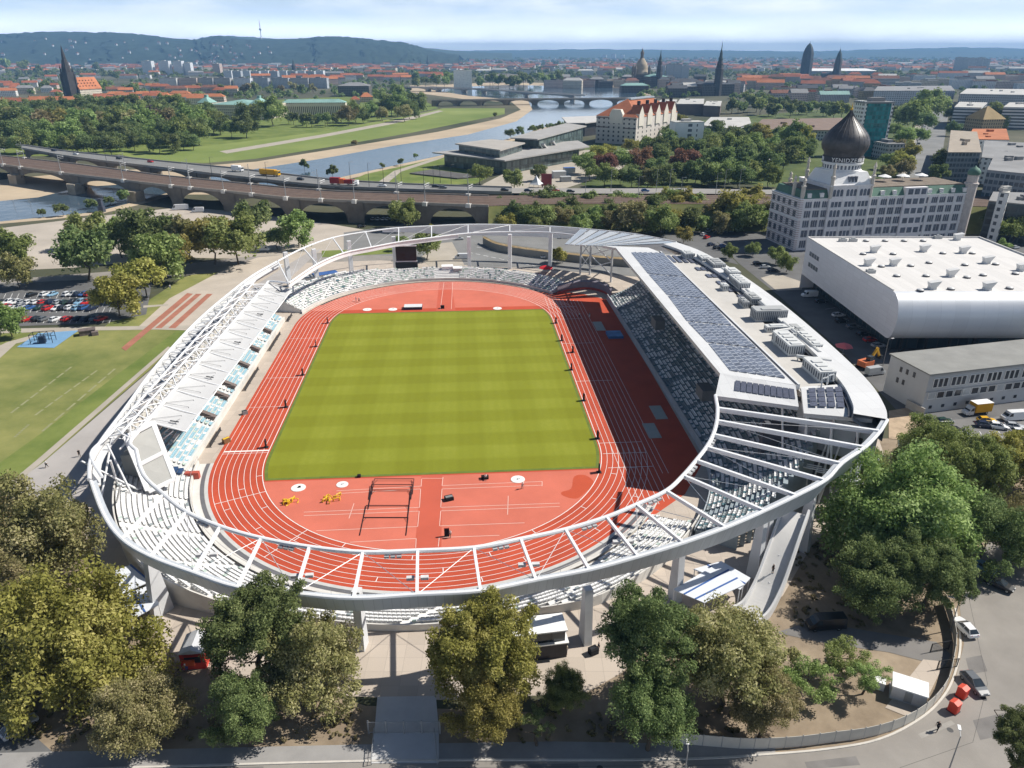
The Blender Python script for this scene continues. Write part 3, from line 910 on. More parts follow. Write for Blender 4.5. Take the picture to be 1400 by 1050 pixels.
for k in range(6):
 s0 = 0.10 + 0.135 * k
 mb = MB()
 for r in range(4):
  t0 = 0.14 + 0.165 * r
  q = [bil([E_, H_, F_, G_], s_, t_) + Vector((0, 0, 0.14)) for s_, t_ in ((s0, t0), (s0 + 0.105, t0), (s0 + 0.105, t0 + 0.15), (s0, t0 + 0.15))]
  q = [p + Vector((0, 0, 0.3)) for p in q]
  slab4(mb, [tuple(p) for p in q], 0.08)
 mb.build('solar_array', M('solar_plain', (0.11, 0.12, 0.16)), main)
for k in range(5):
 mb = MB()
 a = Vector(sz(1062 - 16 * k, 405 - 9.5 * k, zr - 0.9))
 for r in range(3):
  mb.obox((a.x - 6.9 - 1.6 * r, a.y, zr - 0.95), (1.2, 3.4, 0.25), 0.0)
 mb.build('solar_array', M('solar_plain', (0.11, 0.12, 0.16)), main)
for k in range(6):
 mb = MB()
 a = (75.0 + 1.9 * k, 44.0 - 0.4 * k)
 mb.obox((a[0], a[1], zr - 0.95), (1.1, 8.5, 0.25), 0.0)
 mb.build('solar_array', M('solar_plain', (0.11, 0.12, 0.16)), main)
zd = zr - 0.98
unit_m = M('plant_white', (0.62, 0.63, 0.62), 0.5, 0, 0.06, 0.5)
unit_g = M('plant_grey', (0.40, 0.41, 0.41), 0.6, 0, 0.08, 0.5)
def plant(x, y, sx, sy, sz_, m=None, extra=None):
 p = su(x, y, zd)
 mb = MB()
 mb.obox((p.x, p.y, zd + 0.15), (sx, sy, sz_))
 for k in range(max(1, int(sy / 2.2))):
  mb.box(p.x - sx * 0.3, p.y - sy / 2 + 0.5 + k * 2.1, zd + 0.15 + sz_, p.x + sx * 0.3, p.y - sy / 2 + 1.8 + k * 2.1, zd + 0.35 + sz_)
 mb.box(p.x - sx / 2 - 0.05, p.y - sy / 2 - 0.05, zd, p.x + sx / 2 + 0.05, p.y + sy / 2 + 0.05, zd + 0.14)
 o = mb.build('ventilation_unit', m or unit_m, main)
 mg = MB()
 n_ = max(2, int(sx / 0.5))
 for k in range(n_):
  xx = p.x - sx / 2 + (k + 0.5) * sx / n_
  mg.box(xx - 0.12, p.y - sy / 2 - 0.03, zd + 0.5, xx + 0.12, p.y - sy / 2 + 0.02, zd + sz_ - 0.2)
 n_ = max(2, int(sy / 1.0))
 for k in range(n_):
  yy = p.y - sy / 2 + (k + 0.5) * sy / n_
  mg.box(p.x - sx / 2 - 0.03, yy - 0.3, zd + 0.6, p.x - sx / 2 + 0.02, yy + 0.3, zd + sz_ - 0.3)
 mg.build('grille', M('grille_dark', (0.10, 0.11, 0.13), 0.6, 0, 0.2, 2), o)
plant(1118, 512, 3.4, 8.0, 2.2); plant(1076, 476, 3.6, 9.5, 2.4); plant(1050, 436, 8.0, 4.0, 2.7, unit_g); plant(1000, 380, 3.2, 5.5, 2.4); plant(978, 366, 3.8, 7.5, 2.0, unit_g)
plant(1010, 392, 3.0, 9.0, 2.3); plant(962, 358, 3.0, 6.0, 1.8); plant(1028, 412, 2.6, 6.0, 1.6, unit_g); plant(1105, 470, 2.4, 9.0, 1.4); plant(940, 352, 3.2, 5.0, 1.8)
plant(990, 396, 1.6, 3.0, 1.5); plant(1016, 418, 1.5, 4.5, 1.6, unit_g); plant(1060, 452, 5.0, 2.2, 1.2); plant(1090, 455, 1.8, 6.0, 1.1, unit_g)
for a, b2 in [((1070, 445), (1120, 487)), ((1020, 400), (1065, 440)), ((965, 352), (1010, 390)), ((1058, 458), (1098, 452)), ((1088, 492), (1136, 499))]:
 mb = MB()
 p, q = su(*a, zd), su(*b2, zd)
 mb.tube((p.x, p.y, zd + 0.9), (q.x, q.y, zd + 0.9), 0.42, 8)
 for t in (0.05, 0.5, 0.95):
  r = Vector(p).lerp(Vector(q), t)
  mb.box(r.x - 0.1, r.y - 0.1, zd, r.x + 0.1, r.y + 0.1, zd + 0.6)
 mb.build('air_duct', unit_m, main, smooth=False)
for x, y in [(1080, 470), (1068, 478), (1058, 472), (1064, 466), (1130, 528), (1122, 532)]:
 mb = MB()
 p = su(x, y, zd)
 mb.path([(p.x, p.y, zd), (p.x, p.y, zd + 2.3), (p.x + 1.2, p.y + 0.2, zd + 2.5), (p.x + 1.3, p.y + 0.2, zd + 1.0)], 0.14, 6)
 mb.build('air_pipe', unit_m, main)
mb = MB()
mb.box(79.5, -58, 0, 83.5, 56, zr - 2.3)
mb.box(83.5, -50, 0, 87.5, 40, zr - 5.0)
mb.build('rear_wall', M_grid('stand_rear', (0.42, 0.44, 0.46), (0.06, 0.08, 0.10), 4.0, 4.4, 0.7, 0.5), main, boxuv=True)
eg = [(73.0, -58.4), (73.0, -62.4), (82.4, -71.5), (83.0, -60.0)]
mb = MB()
mb.prism(eg, 9.5, 17.0, 0, bottom=True)
mb.build('end_wall', M('end_wall_grey', (0.40, 0.43, 0.46), 0.7, 0, 0.06, 0.2), main)
mb = MB()
c = Vector((80.2, -69.4, 11.5))
d = Vector((9.4, -9.1, 0)).normalized()
n_ = Vector((d.y, -d.x, 0))
for off, w_, h_, t in ((0.0, 1.3, 3.0, 0.08),):
 q = c + n_ * 0.06
 mb.beam(q - d * w_ / 2 + Vector((0, 0, h_)), q + d * w_ / 2 + Vector((0, 0, h_)), t, h_)
dr = mb.build('door', dark_metal, main)
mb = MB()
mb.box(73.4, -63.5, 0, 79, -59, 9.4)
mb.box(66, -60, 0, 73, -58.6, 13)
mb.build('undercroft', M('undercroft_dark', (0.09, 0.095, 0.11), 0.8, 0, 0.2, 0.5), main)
mb = MB()
for k in range(7):
 t = k / 6
 p = Vector((70, -64, 0)).lerp(Vector((80, -74, 0)), t)
 mb.tube((p.x, p.y, 0), (p.x - 1.5 + 3 * (k % 2), p.y + 3, 17), 0.22, 6)
 mb.tube((p.x, p.y, 0), (p.x + 2.5, p.y + 1, 12), 0.16, 6)
 mb.tube((p.x - 3, p.y - 2, 8.5), (p.x + 4, p.y - 5.5, 8.5), 0.12, 6)
mb.build('strut', white_steel, main)
mb = MB()
for k in range(14):
 v = 50 - 7.6 * k
 mb.tube((60.5, v, zr - 1.2), (79.3, v, zr - 3.6), 0.25, 6)
 mb.tube((68, v, zr - 2.2), (79.3, v, zr - 7.5), 0.18, 6)
mb.build('roof_girders', white_steel, main)
for (x, y), w_ in [((898, 438), 5.0), ((962, 532), 4.6)]:
 p = su(x, y, 10.0)
 mb = MB()
 mb.box(p.x - 1.0, p.y - w_ / 2, 8.0, p.x + 1.8, p.y + w_ / 2, 10.6)
 mb.build('press_box', M('press_box', (0.16, 0.18, 0.19), 0.5, 0, 0.1, 1), main)
ring = thing('steel_ring_canopy', 'white steel ring that runs round the whole stadium, carried by tall columns', 'canopy', (SX, SY, 0), SR)
spk = [((301, 720), (264, 783), 13.3), ((357, 736), (324, 803), 13.3), ((423, 748), (403, 812), 13.3), ((496, 755), (483, 818), 13.3), ((571, 753), (570, 813), 13.3),
       ((648, 749), (657, 808), 13.3), ((712, 737), (733, 793), 13.3), ((773, 724), (806, 779), 13.5), ((829, 707), (873, 761), 14), ((870, 690), (935, 742), 14.6),
       ((911, 671), (993, 721), 15.3), ((934, 650), (1046, 698), 16), ((952, 629), (1090, 677), 17), ((966, 611), (1129, 656), 17.8), ((975, 594), (1151, 633), 18.6),
       ((980, 575), (1183, 611), 19.3), ((981, 558), (1204, 589), 19.6)]
left_sp = [((255, 700), (205, 761), 13.3), ((224, 676), (166, 737), 13.3), ((196, 649), (141, 703), 13.3), ((186, 615), (124, 658), 13.3)]
inn = [su(*i, z) for i, o, z in left_sp[::-1]] + [su(*i, z) for i, o, z in spk]
out = [su(*o, z) for i, o, z in left_sp[::-1]] + [su(*o, z) for i, o, z in spk]
for k, (i, o, z) in enumerate(left_sp[::-1]):
 inn[k].z = z; out[k].z = z
isp, osp = spline(inn, 4), spline(out, 4)
end_o = su(1213, 574, 19.8)
osp.append(end_o)
isp.append(su(978, 541, 19.2))
mb = MB()
mb.path(isp, 0.36, 8)
mb.build('inner_tube', white_steel, ring)
mb = MB()
mb.path(osp, 0.30, 8)
mb.build('outer_tube', white_steel, ring)
cen = Vector((8, -20, 0))
mb = MB()
top, bot, tin, bin_ = [], [], [], []
for p in osp:
 rd = Vector((p.x - cen.x, p.y - cen.y, 0)).normalized()
 h_ = 2.6 + max(0.0, (p.z - 13.3)) * 0.42
 lean = 0.5 + max(0.0, (p.z - 14.0)) * 0.5
 top.append(p + rd * 0.32 - Vector((0, 0, 0.05)))
 bot.append(p - rd * (0.2 + 0.5 * lean) - Vector((0, 0, h_)))
 tin.append(p - rd * 0.9 - Vector((0, 0, 0.12)))
mb.ribbon(bot, top)
mb.ribbon(top, tin)
mb.ribbon(tin, bot)
mb.build('fascia', fascia_panel, ring, boxuv=True)
for k in range(2, len(inn)):
 mb = MB()
 mb.beam(inn[k] + Vector((0, 0, 0.22)), out[k] + Vector((0, 0, 0.12)), 0.42 + 0.02 * max(0, k - 14), 0.5 + 0.05 * max(0, k - 12))
 mb.build('spoke', white_steel, ring)
cable = M('cable', (0.6, 0.6, 0.6), 0.4, 0.3, 0.05, 1)
mb = MB()
for k in range(2, len(inn) - 1):
 a, b2 = (inn[k], out[k + 1]) if k % 2 else (out[k], inn[k + 1])
 mb.tube(a, b2, 0.055, 4)
mb.build('bracing_cables', cable, ring)
lamp_m = M('lamp_housing', (0.5, 0.51, 0.52), 0.4, 0.2, 0.1, 2)
for k in range(3, len(inn) - 2):
 d = (inn[k + 1] - inn[k])
 p = inn[k].lerp(inn[k + 1], 0.55)
 n_ = Vector((-d.y, d.x, 0)).normalized()
 if n_.y > 0:
  n_ = -n_
 if k % 2 == 1:
  mb = MB()
  for s_ in (-0.9, 0, 0.9):
   q = p + d.normalized() * s_ + n_ * 0.5 - Vector((0, 0, 0.7))
   mb.obox(q, (0.7, 0.5, 0.35), math.atan2(d.y, d.x))
  mb.tube(p + d.normalized() * -1.2 + n_ * 0.3 - Vector((0, 0, 0.4)), p + d.normalized() * 1.2 + n_ * 0.3 - Vector((0, 0, 0.4)), 0.07, 4)
  mb.build('floodlight', lamp_m, ring)
for k in range(3, 14):
 p = inn[k].lerp(out[k], 0.55) - Vector((0, 0, 0.5))
 mb = MB()
 for s_ in (-1.0, 1.0):
  mb.obox(p + Vector((s_, 0, -0.4)), (1.1, 0.6, 0.45), 0)
 mb.tube(p + Vector((-1.4, 0, 0)), p + Vector((1.4, 0, 0)), 0.07, 4)
 if k % 2 == 0:
  mb.build('loudspeaker', M('speaker_white', (0.6, 0.6, 0.6), 0.5, 0, 0.05, 1), ring)
def column(x, y, zt, wb=2.0, wt=1.1, deep=1.3, m=None):
 p = su(x, y)
 rd = Vector((p.x - cen.x, p.y - cen.y, 0)).normalized()
 sd = Vector((-rd.y, rd.x, 0))
 q = p - rd * 0.6
 mb = MB()
 lo = [p + sd * wt * 0.5 * s1 + rd * wb * 0.5 * s2 for s1, s2 in ((-1, -1), (1, -1), (1, 1), (-1, 1))]
 hi = [p + sd * wt * 0.5 * s1 + rd * deep * 0.5 * s2 + Vector((0, 0, zt)) for s1, s2 in ((-1, -1), (1, -1), (1, 1), (-1, 1))]
 vs = lo + hi
 mb.add(vs, [(0, 1, 5, 4), (1, 2, 6, 5), (2, 3, 7, 6), (3, 0, 4, 7), (4, 5, 6, 7)])
 mb.build('column', m or grey_wall, ring)
col_m = M('column_white', (0.60, 0.61, 0.62), 0.7, 0, 0.06, 0.3)
for x, y, zt, wb in [(800, 875, 9.8, 2.6), (496, 884, 10.6, 2.0), (222, 838, 10.6, 3.4), (922, 819, 10.8, 2.2), (1030, 788, 11.5, 2.2), (1095, 752, 12.5, 2.6), (1040, 770, 11.5, 2.0)]:
 column(x, y, zt, wb, 1.2, 1.2, col_m)
nin = [su(*p, 14.0) for p in [(395, 387), (434, 361), (470, 346), (508, 338), (545, 331), (590, 325), (640, 319), (697, 317), (752, 318), (800, 324), (843, 338)]]
nout = [su(*p, 14.8) for p in [(380, 357), (415, 339), (455, 325), (500, 317), (545, 311.5), (590, 309), (640, 307), (697, 307.5), (752, 309.5), (800, 313), (868, 320)]]
nout_far = [su(*p, 15.5) for p in [(925, 331)]]
ni, no_ = spline(nin, 4), spline(nout + nout_far, 4)
mb = MB(); mb.path(ni, 0.32, 8); mb.build('inner_tube', white_steel, ring)
mb = MB(); mb.path(no_, 0.30, 8); mb.build('outer_tube', white_steel, ring)
mb = MB()
tp, bt = [], []
for k, p in enumerate(no_):
 s_ = k / (len(no_) - 1)
 if s_ < 0.3:
  continue
 h_ = 0.8 + 3.8 * min(1, (s_ - 0.3) / 0.25)
 tp.append(p); bt.append(p - Vector((0, 0, h_)))
mb.ribbon(tp, bt)
mb.ribbon([p + Vector((0, 0.25, 0)) for p in bt], [p + Vector((0, 0.25, 0)) for p in tp])
mb.build('fascia', M('fascia_pale', (0.74, 0.76, 0.79), 0.5, 0, 0.05, 0.2), ring)
mb = MB()
tp, bt = [], []
for k, p in enumerate(ni):
 s_ = k / (len(ni) - 1)
 if s_ < 0.6:
  tp.append(p); bt.append(p - Vector((0, 0, 1.6)))
mb.ribbon(tp, bt)
mb.ribbon([p + Vector((0, 0.2, 0)) for p in bt], [p + Vector((0, 0.2, 0)) for p in tp])
mb.build('fascia', white_steel, ring)
for k in range(len(nin)):
 mb = MB()
 mb.beam(nin[k], nout[k], 0.35, 0.45)
 mb.build('spoke', white_steel, ring)
mb = MB()
for k in range(len(nin) - 1):
 mb.tube(nin[k], nout[k + 1], 0.05, 4)
mb.build('bracing_cables', cable, ring)
for x, y, zt in [(434, 388, 13.4), (481, 376, 13.6), (541, 370, 13.8), (642, 371, 14.0), (697, 367, 14.0), (752, 364, 14.0), (396, 392, 13.2)]:
 column(x, y, zt, 1.7, 1.45, 1.3, white_steel)
for x, y, zt in [(793, 376, 14), (835, 386, 15), (806, 376, 13)]:
 p = su(x, y)
 mb = MB(); mb.tube(p, p + Vector((0, 0, zt)), 0.38, 8); mb.build('column', col_m, ring)
mb = MB()
a = [su(x, y) for x, y in [(793, 376), (806, 376), (835, 386)]]
for i in range(2):
 for zz in (3, 8):
  mb.tube(a[i] + Vector((0, 0, zz)), a[i + 1] + Vector((0, 0, zz + 5)), 0.2, 6)
  mb.tube(a[i] + Vector((0, 0, zz + 5)), a[i + 1] + Vector((0, 0, zz)), 0.2, 6)
mb.tube(a[2] + Vector((0, 0, 15)), (60, 56, 19), 0.25, 6)
mb.tube(a[1] + Vector((0, 0, 13)), (62, 60, 18.4), 0.25, 6)
mb.build('lattice', white_steel, ring)
fi = [Vector((56.2, 66.5, 18.3)), Vector((52.5, 73, 17)), Vector((45, 82, 15.4))]
fo = [su(925, 332, 18.5), su(880, 322, 16.5), su(830, 316, 15.5), su(790, 313, 15)]
glass_roof = M('roof_glass', (0.30, 0.33, 0.37), 0.15, 0.0, 0.1, 0.3, spec=0.6)
for k in range(9):
 t0, t1 = k / 9, (k + 0.75) / 9
 def ln(L, t):
  x = t * (len(L) - 1); i = min(int(x), len(L) - 2)
  return L[i].lerp(L[i + 1], x - i)
 q = [ln(fi, t0), ln(fi, t1), ln(fo, t1), ln(fo, t0)]
 mb = MB()
 slab4(mb, [tuple(p) for p in q], 0.25)
 mb.build('canopy_panel', M('roof_glass_pale', (0.46, 0.48, 0.5), 0.3, 0, 0.05, 0.3) if k % 2 else glass_roof, ring)
lo_ = [su(*p, 13.5) for p in [(122, 656), (124, 628), (140, 600), (170, 560), (204, 513), (240, 470), (275, 434), (310, 404), (345, 377), (380, 357)]]
lo_s = spline(lo_, 4)
vs_ = [p.y for p in lo_s]
def li(u, z):
 return [Vector((u, -58 + 102 * k / 26, z)) for k in range(27)]
c1, c2, c3 = li(-60.8, 13.9), li(-58.0, 14.6), [p + Vector((-1.7 * (47 - p.y) / 105, 0, 0)) for p in li(-54.6, 13.4)]
low = li(-59.0, 11.2)
mb = MB()
mb.path(lo_s, 0.34, 8)
mb.build('outer_tube', white_steel, ring)
mb = MB()
fin = [p - Vector((0, 0, 2.6)) for p in lo_s]
cen2 = Vector((0, 5, 0))
mb.ribbon(lo_s, fin)
wk = [p + Vector((1.7, 0, -1.1)) for p in lo_s]
mb.ribbon([p + Vector((0.25, 0, -1.1)) for p in lo_s], wk)
mb.ribbon([p + Vector((-0.3, 0, -2.6)) for p in lo_s], [p + Vector((-0.3, 0, 0)) for p in lo_s])
mb.build('fascia', roofw_m, ring, boxuv=True)
for nm, pts, r_ in (('outer_chord', c1, 0.26), ('upper_chord', c2, 0.22), ('inner_chord', c3, 0.34), ('lower_chord', low, 0.2)):
 mb = MB(); mb.path(pts, r_, 8); mb.build(nm, white_steel, ring)
mb = MB()
for k in range(26):
 mb.tube(c1[k], c2[k], 0.13, 5); mb.tube(c2[k], c3[k], 0.13, 5)
 a, b2 = (k, k + 1) if k % 2 else (k + 1, k)
 mb.tube(c1[a], c2[b2], 0.13, 5); mb.tube(c2[a], c3[b2], 0.13, 5)
 mb.tube(c1[k], low[k + 1], 0.11, 5); mb.tube(low[k], c3[k + 1], 0.13, 5); mb.tube(c3[k], low[k + 1], 0.11, 5)
mb.build('truss_bars', white_steel, ring)
mb = MB()
for k in range(0, 27):
 j = min(range(len(lo_s)), key=lambda q: abs(lo_s[q].y - c1[k].y))
 mb.tube(c1[k], lo_s[j] - Vector((0, 0, 0.3)), 0.12, 5)
 j2 = min(range(len(lo_s)), key=lambda q: abs(lo_s[q].y - c1[min(k + 1, 26)].y))
 mb.tube(c1[k], lo_s[j2] - Vector((0, 0, 1.0)), 0.10, 5)
mb.build('tie_bars', white_steel, ring)
for v in (-50, -37, -24, -11, 2, 15, 28, 41):
 mb = MB()
 mb.tube((-60.6, v, 0), (-60.6, v, 13.6), 0.4, 8)
 mb.build('column', col_m, ring)
mb = MB()
mb.path(spline([inn[0], Vector((-55.6, -60.5, 13.5)), c3[0], c3[1]], 5), 0.34, 8)
mb.path(spline([out[0] + Vector((1.5, 1, 0.2)), Vector((-61.2, -64, 13.7)), c1[0], c1[1]], 5), 0.28, 8)
mb.path(spline([c3[-1], Vector((-54.2, 47, 13.5)), nin[0]], 5), 0.32, 8)
mb.build('inner_tube', white_steel, ring)
mb = MB()
for a, b2 in [((-60, -60, 13.4), (-55, -64, 1)), ((-62, -66, 13.4), (-56, -61, 4)), ((-57, -66, 13.3), (-61, -58, 2)), ((-52, -74, 13.2), (-58, -66, 4)), ((-60.5, -57, 13), (-60.5, -66, 5))]:
 mb.tube(a, b2, 0.2, 6)
mb.build('strut', white_steel, ring)
west = thing('west_grandstand', 'narrow grandstand with light blue seats under a white membrane roof, left of the running track', 'grandstand', (SX, SY, 0), SR)
rows = []
for i in range(11):
 u = -(51.4 + 0.86 * (i + 0.5))
 pts = [Vector((u, -50 + 2.0 * k, 1.6 + 0.42 * i)) for k in range(49)]
 rows.append((pts, [Vector((-1, 0, 0))] * len(pts)))
terrace(west, rows, 0.86, M('west_steps', (0.62, 0.63, 0.62), 0.85, 0, 0.08, 0.4), 'steps')
gaps = (-27, -16, -9.5, 4, 16, 31)
rg = random.Random(4)
seat_rows(west, rows, (22, 3, 0, 0, 75, 0), seatw=0.66, pitch=0.72, aisle=18.0, aislew=1.4, rng=rg, skip=lambda p: any(abs(p.y - g_) < 1.6 for g_ in gaps))
mb = MB()
for g_ in gaps:
 mb.beam((-51.5, g_, 2.4), (-59.5, g_, 6.4), 1.3, 0.8)
 mb.box(-53.6, g_ - 1.5, 1.0, -51.6, g_ - 1.3, 3.0)
mb.build('stair_wall', M('stair_brown', (0.16, 0.13, 0.12), 0.8, 0, 0.15, 0.5), west)
mb = MB()
mb.box(-51.4, -50, 0, -51.1, 47, 1.5)
mb.box(-63.4, -48, 8.6, -56.6, 46, 8.9)
mb.box(-60.9, -50, 0, -60.6, 47, 11.0)
mb.build('front_wall', pale_concrete, west)
mem = M('membrane', (0.50, 0.50, 0.50), 0.75, 0, 0.06, 0.1, detail=7)
mb = MB()
nb = 13
for k in range(nb):
 v0, v1 = -50 + 97.0 * k / nb, -50 + 97.0 * (k + 1) / nb
 of0, of1 = -1.7 * (47 - v0) / 97, -1.7 * (47 - v1) / 97
 A0, A1 = Vector((-55.0 + of0, v0, 13.1)), Vector((-55.0 + of1, v1, 13.1))
 B0, B1 = Vector((-47.8 + of0, v0, 10.4)), Vector((-47.8 + of1, v1, 10.4))
 n_ = 6
 for i in range(n_):
  for j in range(n_):
   q = []
   for s_, t_ in ((i, j), (i + 1, j), (i + 1, j + 1), (i, j + 1)):
    s2, t2 = s_ / n_, t_ / n_
    p = A0.lerp(A1, s2).lerp(B0.lerp(B1, s2), t2)
    p.z += 0.42 * math.sin(PI * s2) * (0.4 + 0.6 * t2) - 0.5 * math.sin(PI * t2) * 0.6
    q.append(p)
   mb.add(q, [(3, 2, 1, 0)])
mb.build('membrane_roof', mem, west, smooth=True)
rod = M('rod_dark', (0.035, 0.038, 0.045), 0.6, 0.2, 0.1, 2)
mb = MB()
for k in range(nb):
 v0 = -50 + 97.0 * k / nb
 o_f = -1.7 * (47 - v0) / 97
 top = (-54.5 + o_f, v0 + 0.5, 13.25)
 for dv in (1.8, 5.2):
  mb.tube(top, (-50.2 + o_f, v0 + dv, 11.55), 0.032, 4)
 for dv in (1.8, 5.2):
  mb.tube((-50.2 + o_f, v0 + dv, 11.55), (-50.2 + o_f, v0 + dv, 11.0), 0.05, 4)
 if k % 3 == 0:
  mb.tube((-51.2 + o_f, v0 + 1.8, 12.1), (-49.6 + o_f, v0 + 1.9, 11.7), 0.13, 5)
  mb.tube((-50.0 + o_f, v0 + 1.0, 12.2), (-49.8 + o_f, v0 + 3.2, 11.7), 0.05, 4)
mb.build('tension_rods', rod, west)
mb = MB()
mb.tube((-49.5, -50.2, 10.4), (-47.8, 47.2, 10.4), 0.16, 6)
for k in range(nb + 1):
 v0 = -50 + 97.0 * k / nb
 o_f = -1.7 * (47 - v0) / 97
 mb.tube((-55.0 + o_f, v0, 13.1), (-47.8 + o_f, v0, 10.4), 0.11, 6)
 mb.tube((-59.8, v0, 4.5), (-50.2 + o_f, v0, 10.7), 0.13, 6)
mb.build('roof_frame', white_steel, west)
fr = [Vector((-57.0, -56.5, 14.2)), Vector((-50.8, -51.0, 14.4)), Vector((-46.9, -63.5, 6.0)), Vector((-50.6, -66.2, 6.0))]
mb = MB()
P0, P1, P2, P3 = Vector((-58.2, -56.4, 13.2)), Vector((-55.0, -51.0, 13.4)), Vector((-50.2, -57.8, 4.4)), Vector((-53.8, -61.8, 4.2))
for a, b2 in ((P0, P1), (P1, P2), (P2, P3), (P3, P0)):
 mb.beam(a, b2, 0.9, 0.5)
mb.beam(P0.lerp(P3, 0.52), P1.lerp(P2, 0.52), 0.9, 0.5)
mb.build('end_frame', white_steel, west)
mb = MB()
for s0, s1 in ((0.05, 0.49), (0.55, 0.96)):
 q = [P0.lerp(P3, s0), P1.lerp(P2, s0), P1.lerp(P2, s1), P0.lerp(P3, s1)]
 slab4(mb, [tuple(p - Vector((0, 0, 0.3))) for p in q], 0.15)
mb.build('end_panel', M('panel_grey', (0.36, 0.36, 0.34), 0.7, 0, 0.06, 0.4), west)
mb = MB()
mb.box(-60.0, -56.5, 0.0, -55.4, -52.2, 9.0)
mb.build('end_block', M('block_grey', (0.33, 0.34, 0.33), 0.75, 0, 0.06, 0.3), west)
mb = MB()
for i in range(7):
 mb.box(-58.2 + 1.0 * i, -52.0, 4.0 - 0.4 * i, -57.4 + 1.0 * i, -50.1, 4.5 - 0.4 * i)
mb.build('end_seats', seat_navy, west)
mb = MB()
mb.box(-51.0, -51.4, 0, -48.2, -50.4, 1.5)
mb.build('gate_panel', M('panel_red', (0.45, 0.10, 0.07), 0.7, 0, 0.08, 1), west)
def leaf_material(name, dark, mid, light, hue=0.02):
 m, nt, b = _nodes(name)
 at_ = nt.nodes.new('ShaderNodeAttribute')
 at_.attribute_name = 'tint'
 oi = nt.nodes.new('ShaderNodeObjectInfo')
 cr = nt.nodes.new('ShaderNodeValToRGB')
 e = cr.color_ramp.elements
 e[0].position, e[0].color = 0.0, (*dark, 1)
 e[1].position, e[1].color = 1.0, (*light, 1)
 k = e.new(0.5)
 k.color = (*mid, 1)
 nt.links.new(at_.outputs['Fac'], cr.inputs['Fac'])
 hs = nt.nodes.new('ShaderNodeHueSaturation')
 nt.links.new(mnode(nt, 'ADD', mnode(nt, 'MULTIPLY', oi.outputs['Random'], hue * 2), 0.5 - hue), hs.inputs['Hue'])
 nt.links.new(mnode(nt, 'ADD', mnode(nt, 'MULTIPLY', oi.outputs['Random'], 0.35), 0.85), hs.inputs['Value'])
 nt.links.new(cr.outputs['Color'], hs.inputs['Color'])
 nt.links.new(hs.outputs['Color'], b.inputs['Base Color'])
 b.inputs['Roughness'].default_value = 0.75
 b.inputs['Specular IOR Level'].default_value = 0.12
 tr = nt.nodes.new('ShaderNodeBsdfTranslucent')
 nt.links.new(hs.outputs['Color'], tr.inputs['Color'])
 ms = nt.nodes.new('ShaderNodeMixShader')
 ms.inputs[0].default_value = 0.42
 nt.links.new(b.outputs[0], ms.inputs[1])
 nt.links.new(tr.outputs[0], ms.inputs[2])
 nt.links.new(ms.outputs[0], nt.nodes['Material Output'].inputs['Surface'])
 return m
LEAF = {
 'dark': leaf_material('leaf_dark', (0.055, 0.075, 0.029), (0.168, 0.223, 0.081), (0.369, 0.424, 0.184)),
 'mid': leaf_material('leaf_mid', (0.079, 0.118, 0.031), (0.249, 0.322, 0.099), (0.480, 0.546, 0.238)),
 'olive': leaf_material('leaf_olive', (0.092, 0.095, 0.034), (0.290, 0.268, 0.113), (0.548, 0.471, 0.286)),
 'yellow': leaf_material('leaf_yellow', (0.112, 0.117, 0.024), (0.323, 0.313, 0.077), (0.582, 0.532, 0.198)),
 'brown': leaf_material('leaf_brown', (0.119, 0.071, 0.033), (0.281, 0.154, 0.089), (0.415, 0.256, 0.187)),
 'purple': leaf_material('leaf_purple', (0.045, 0.031, 0.037), (0.102, 0.068, 0.096), (0.169, 0.120, 0.155)),
}
bark = M('bark', (0.10, 0.08, 0.06), 0.95, 0, 0.3, 2.0)
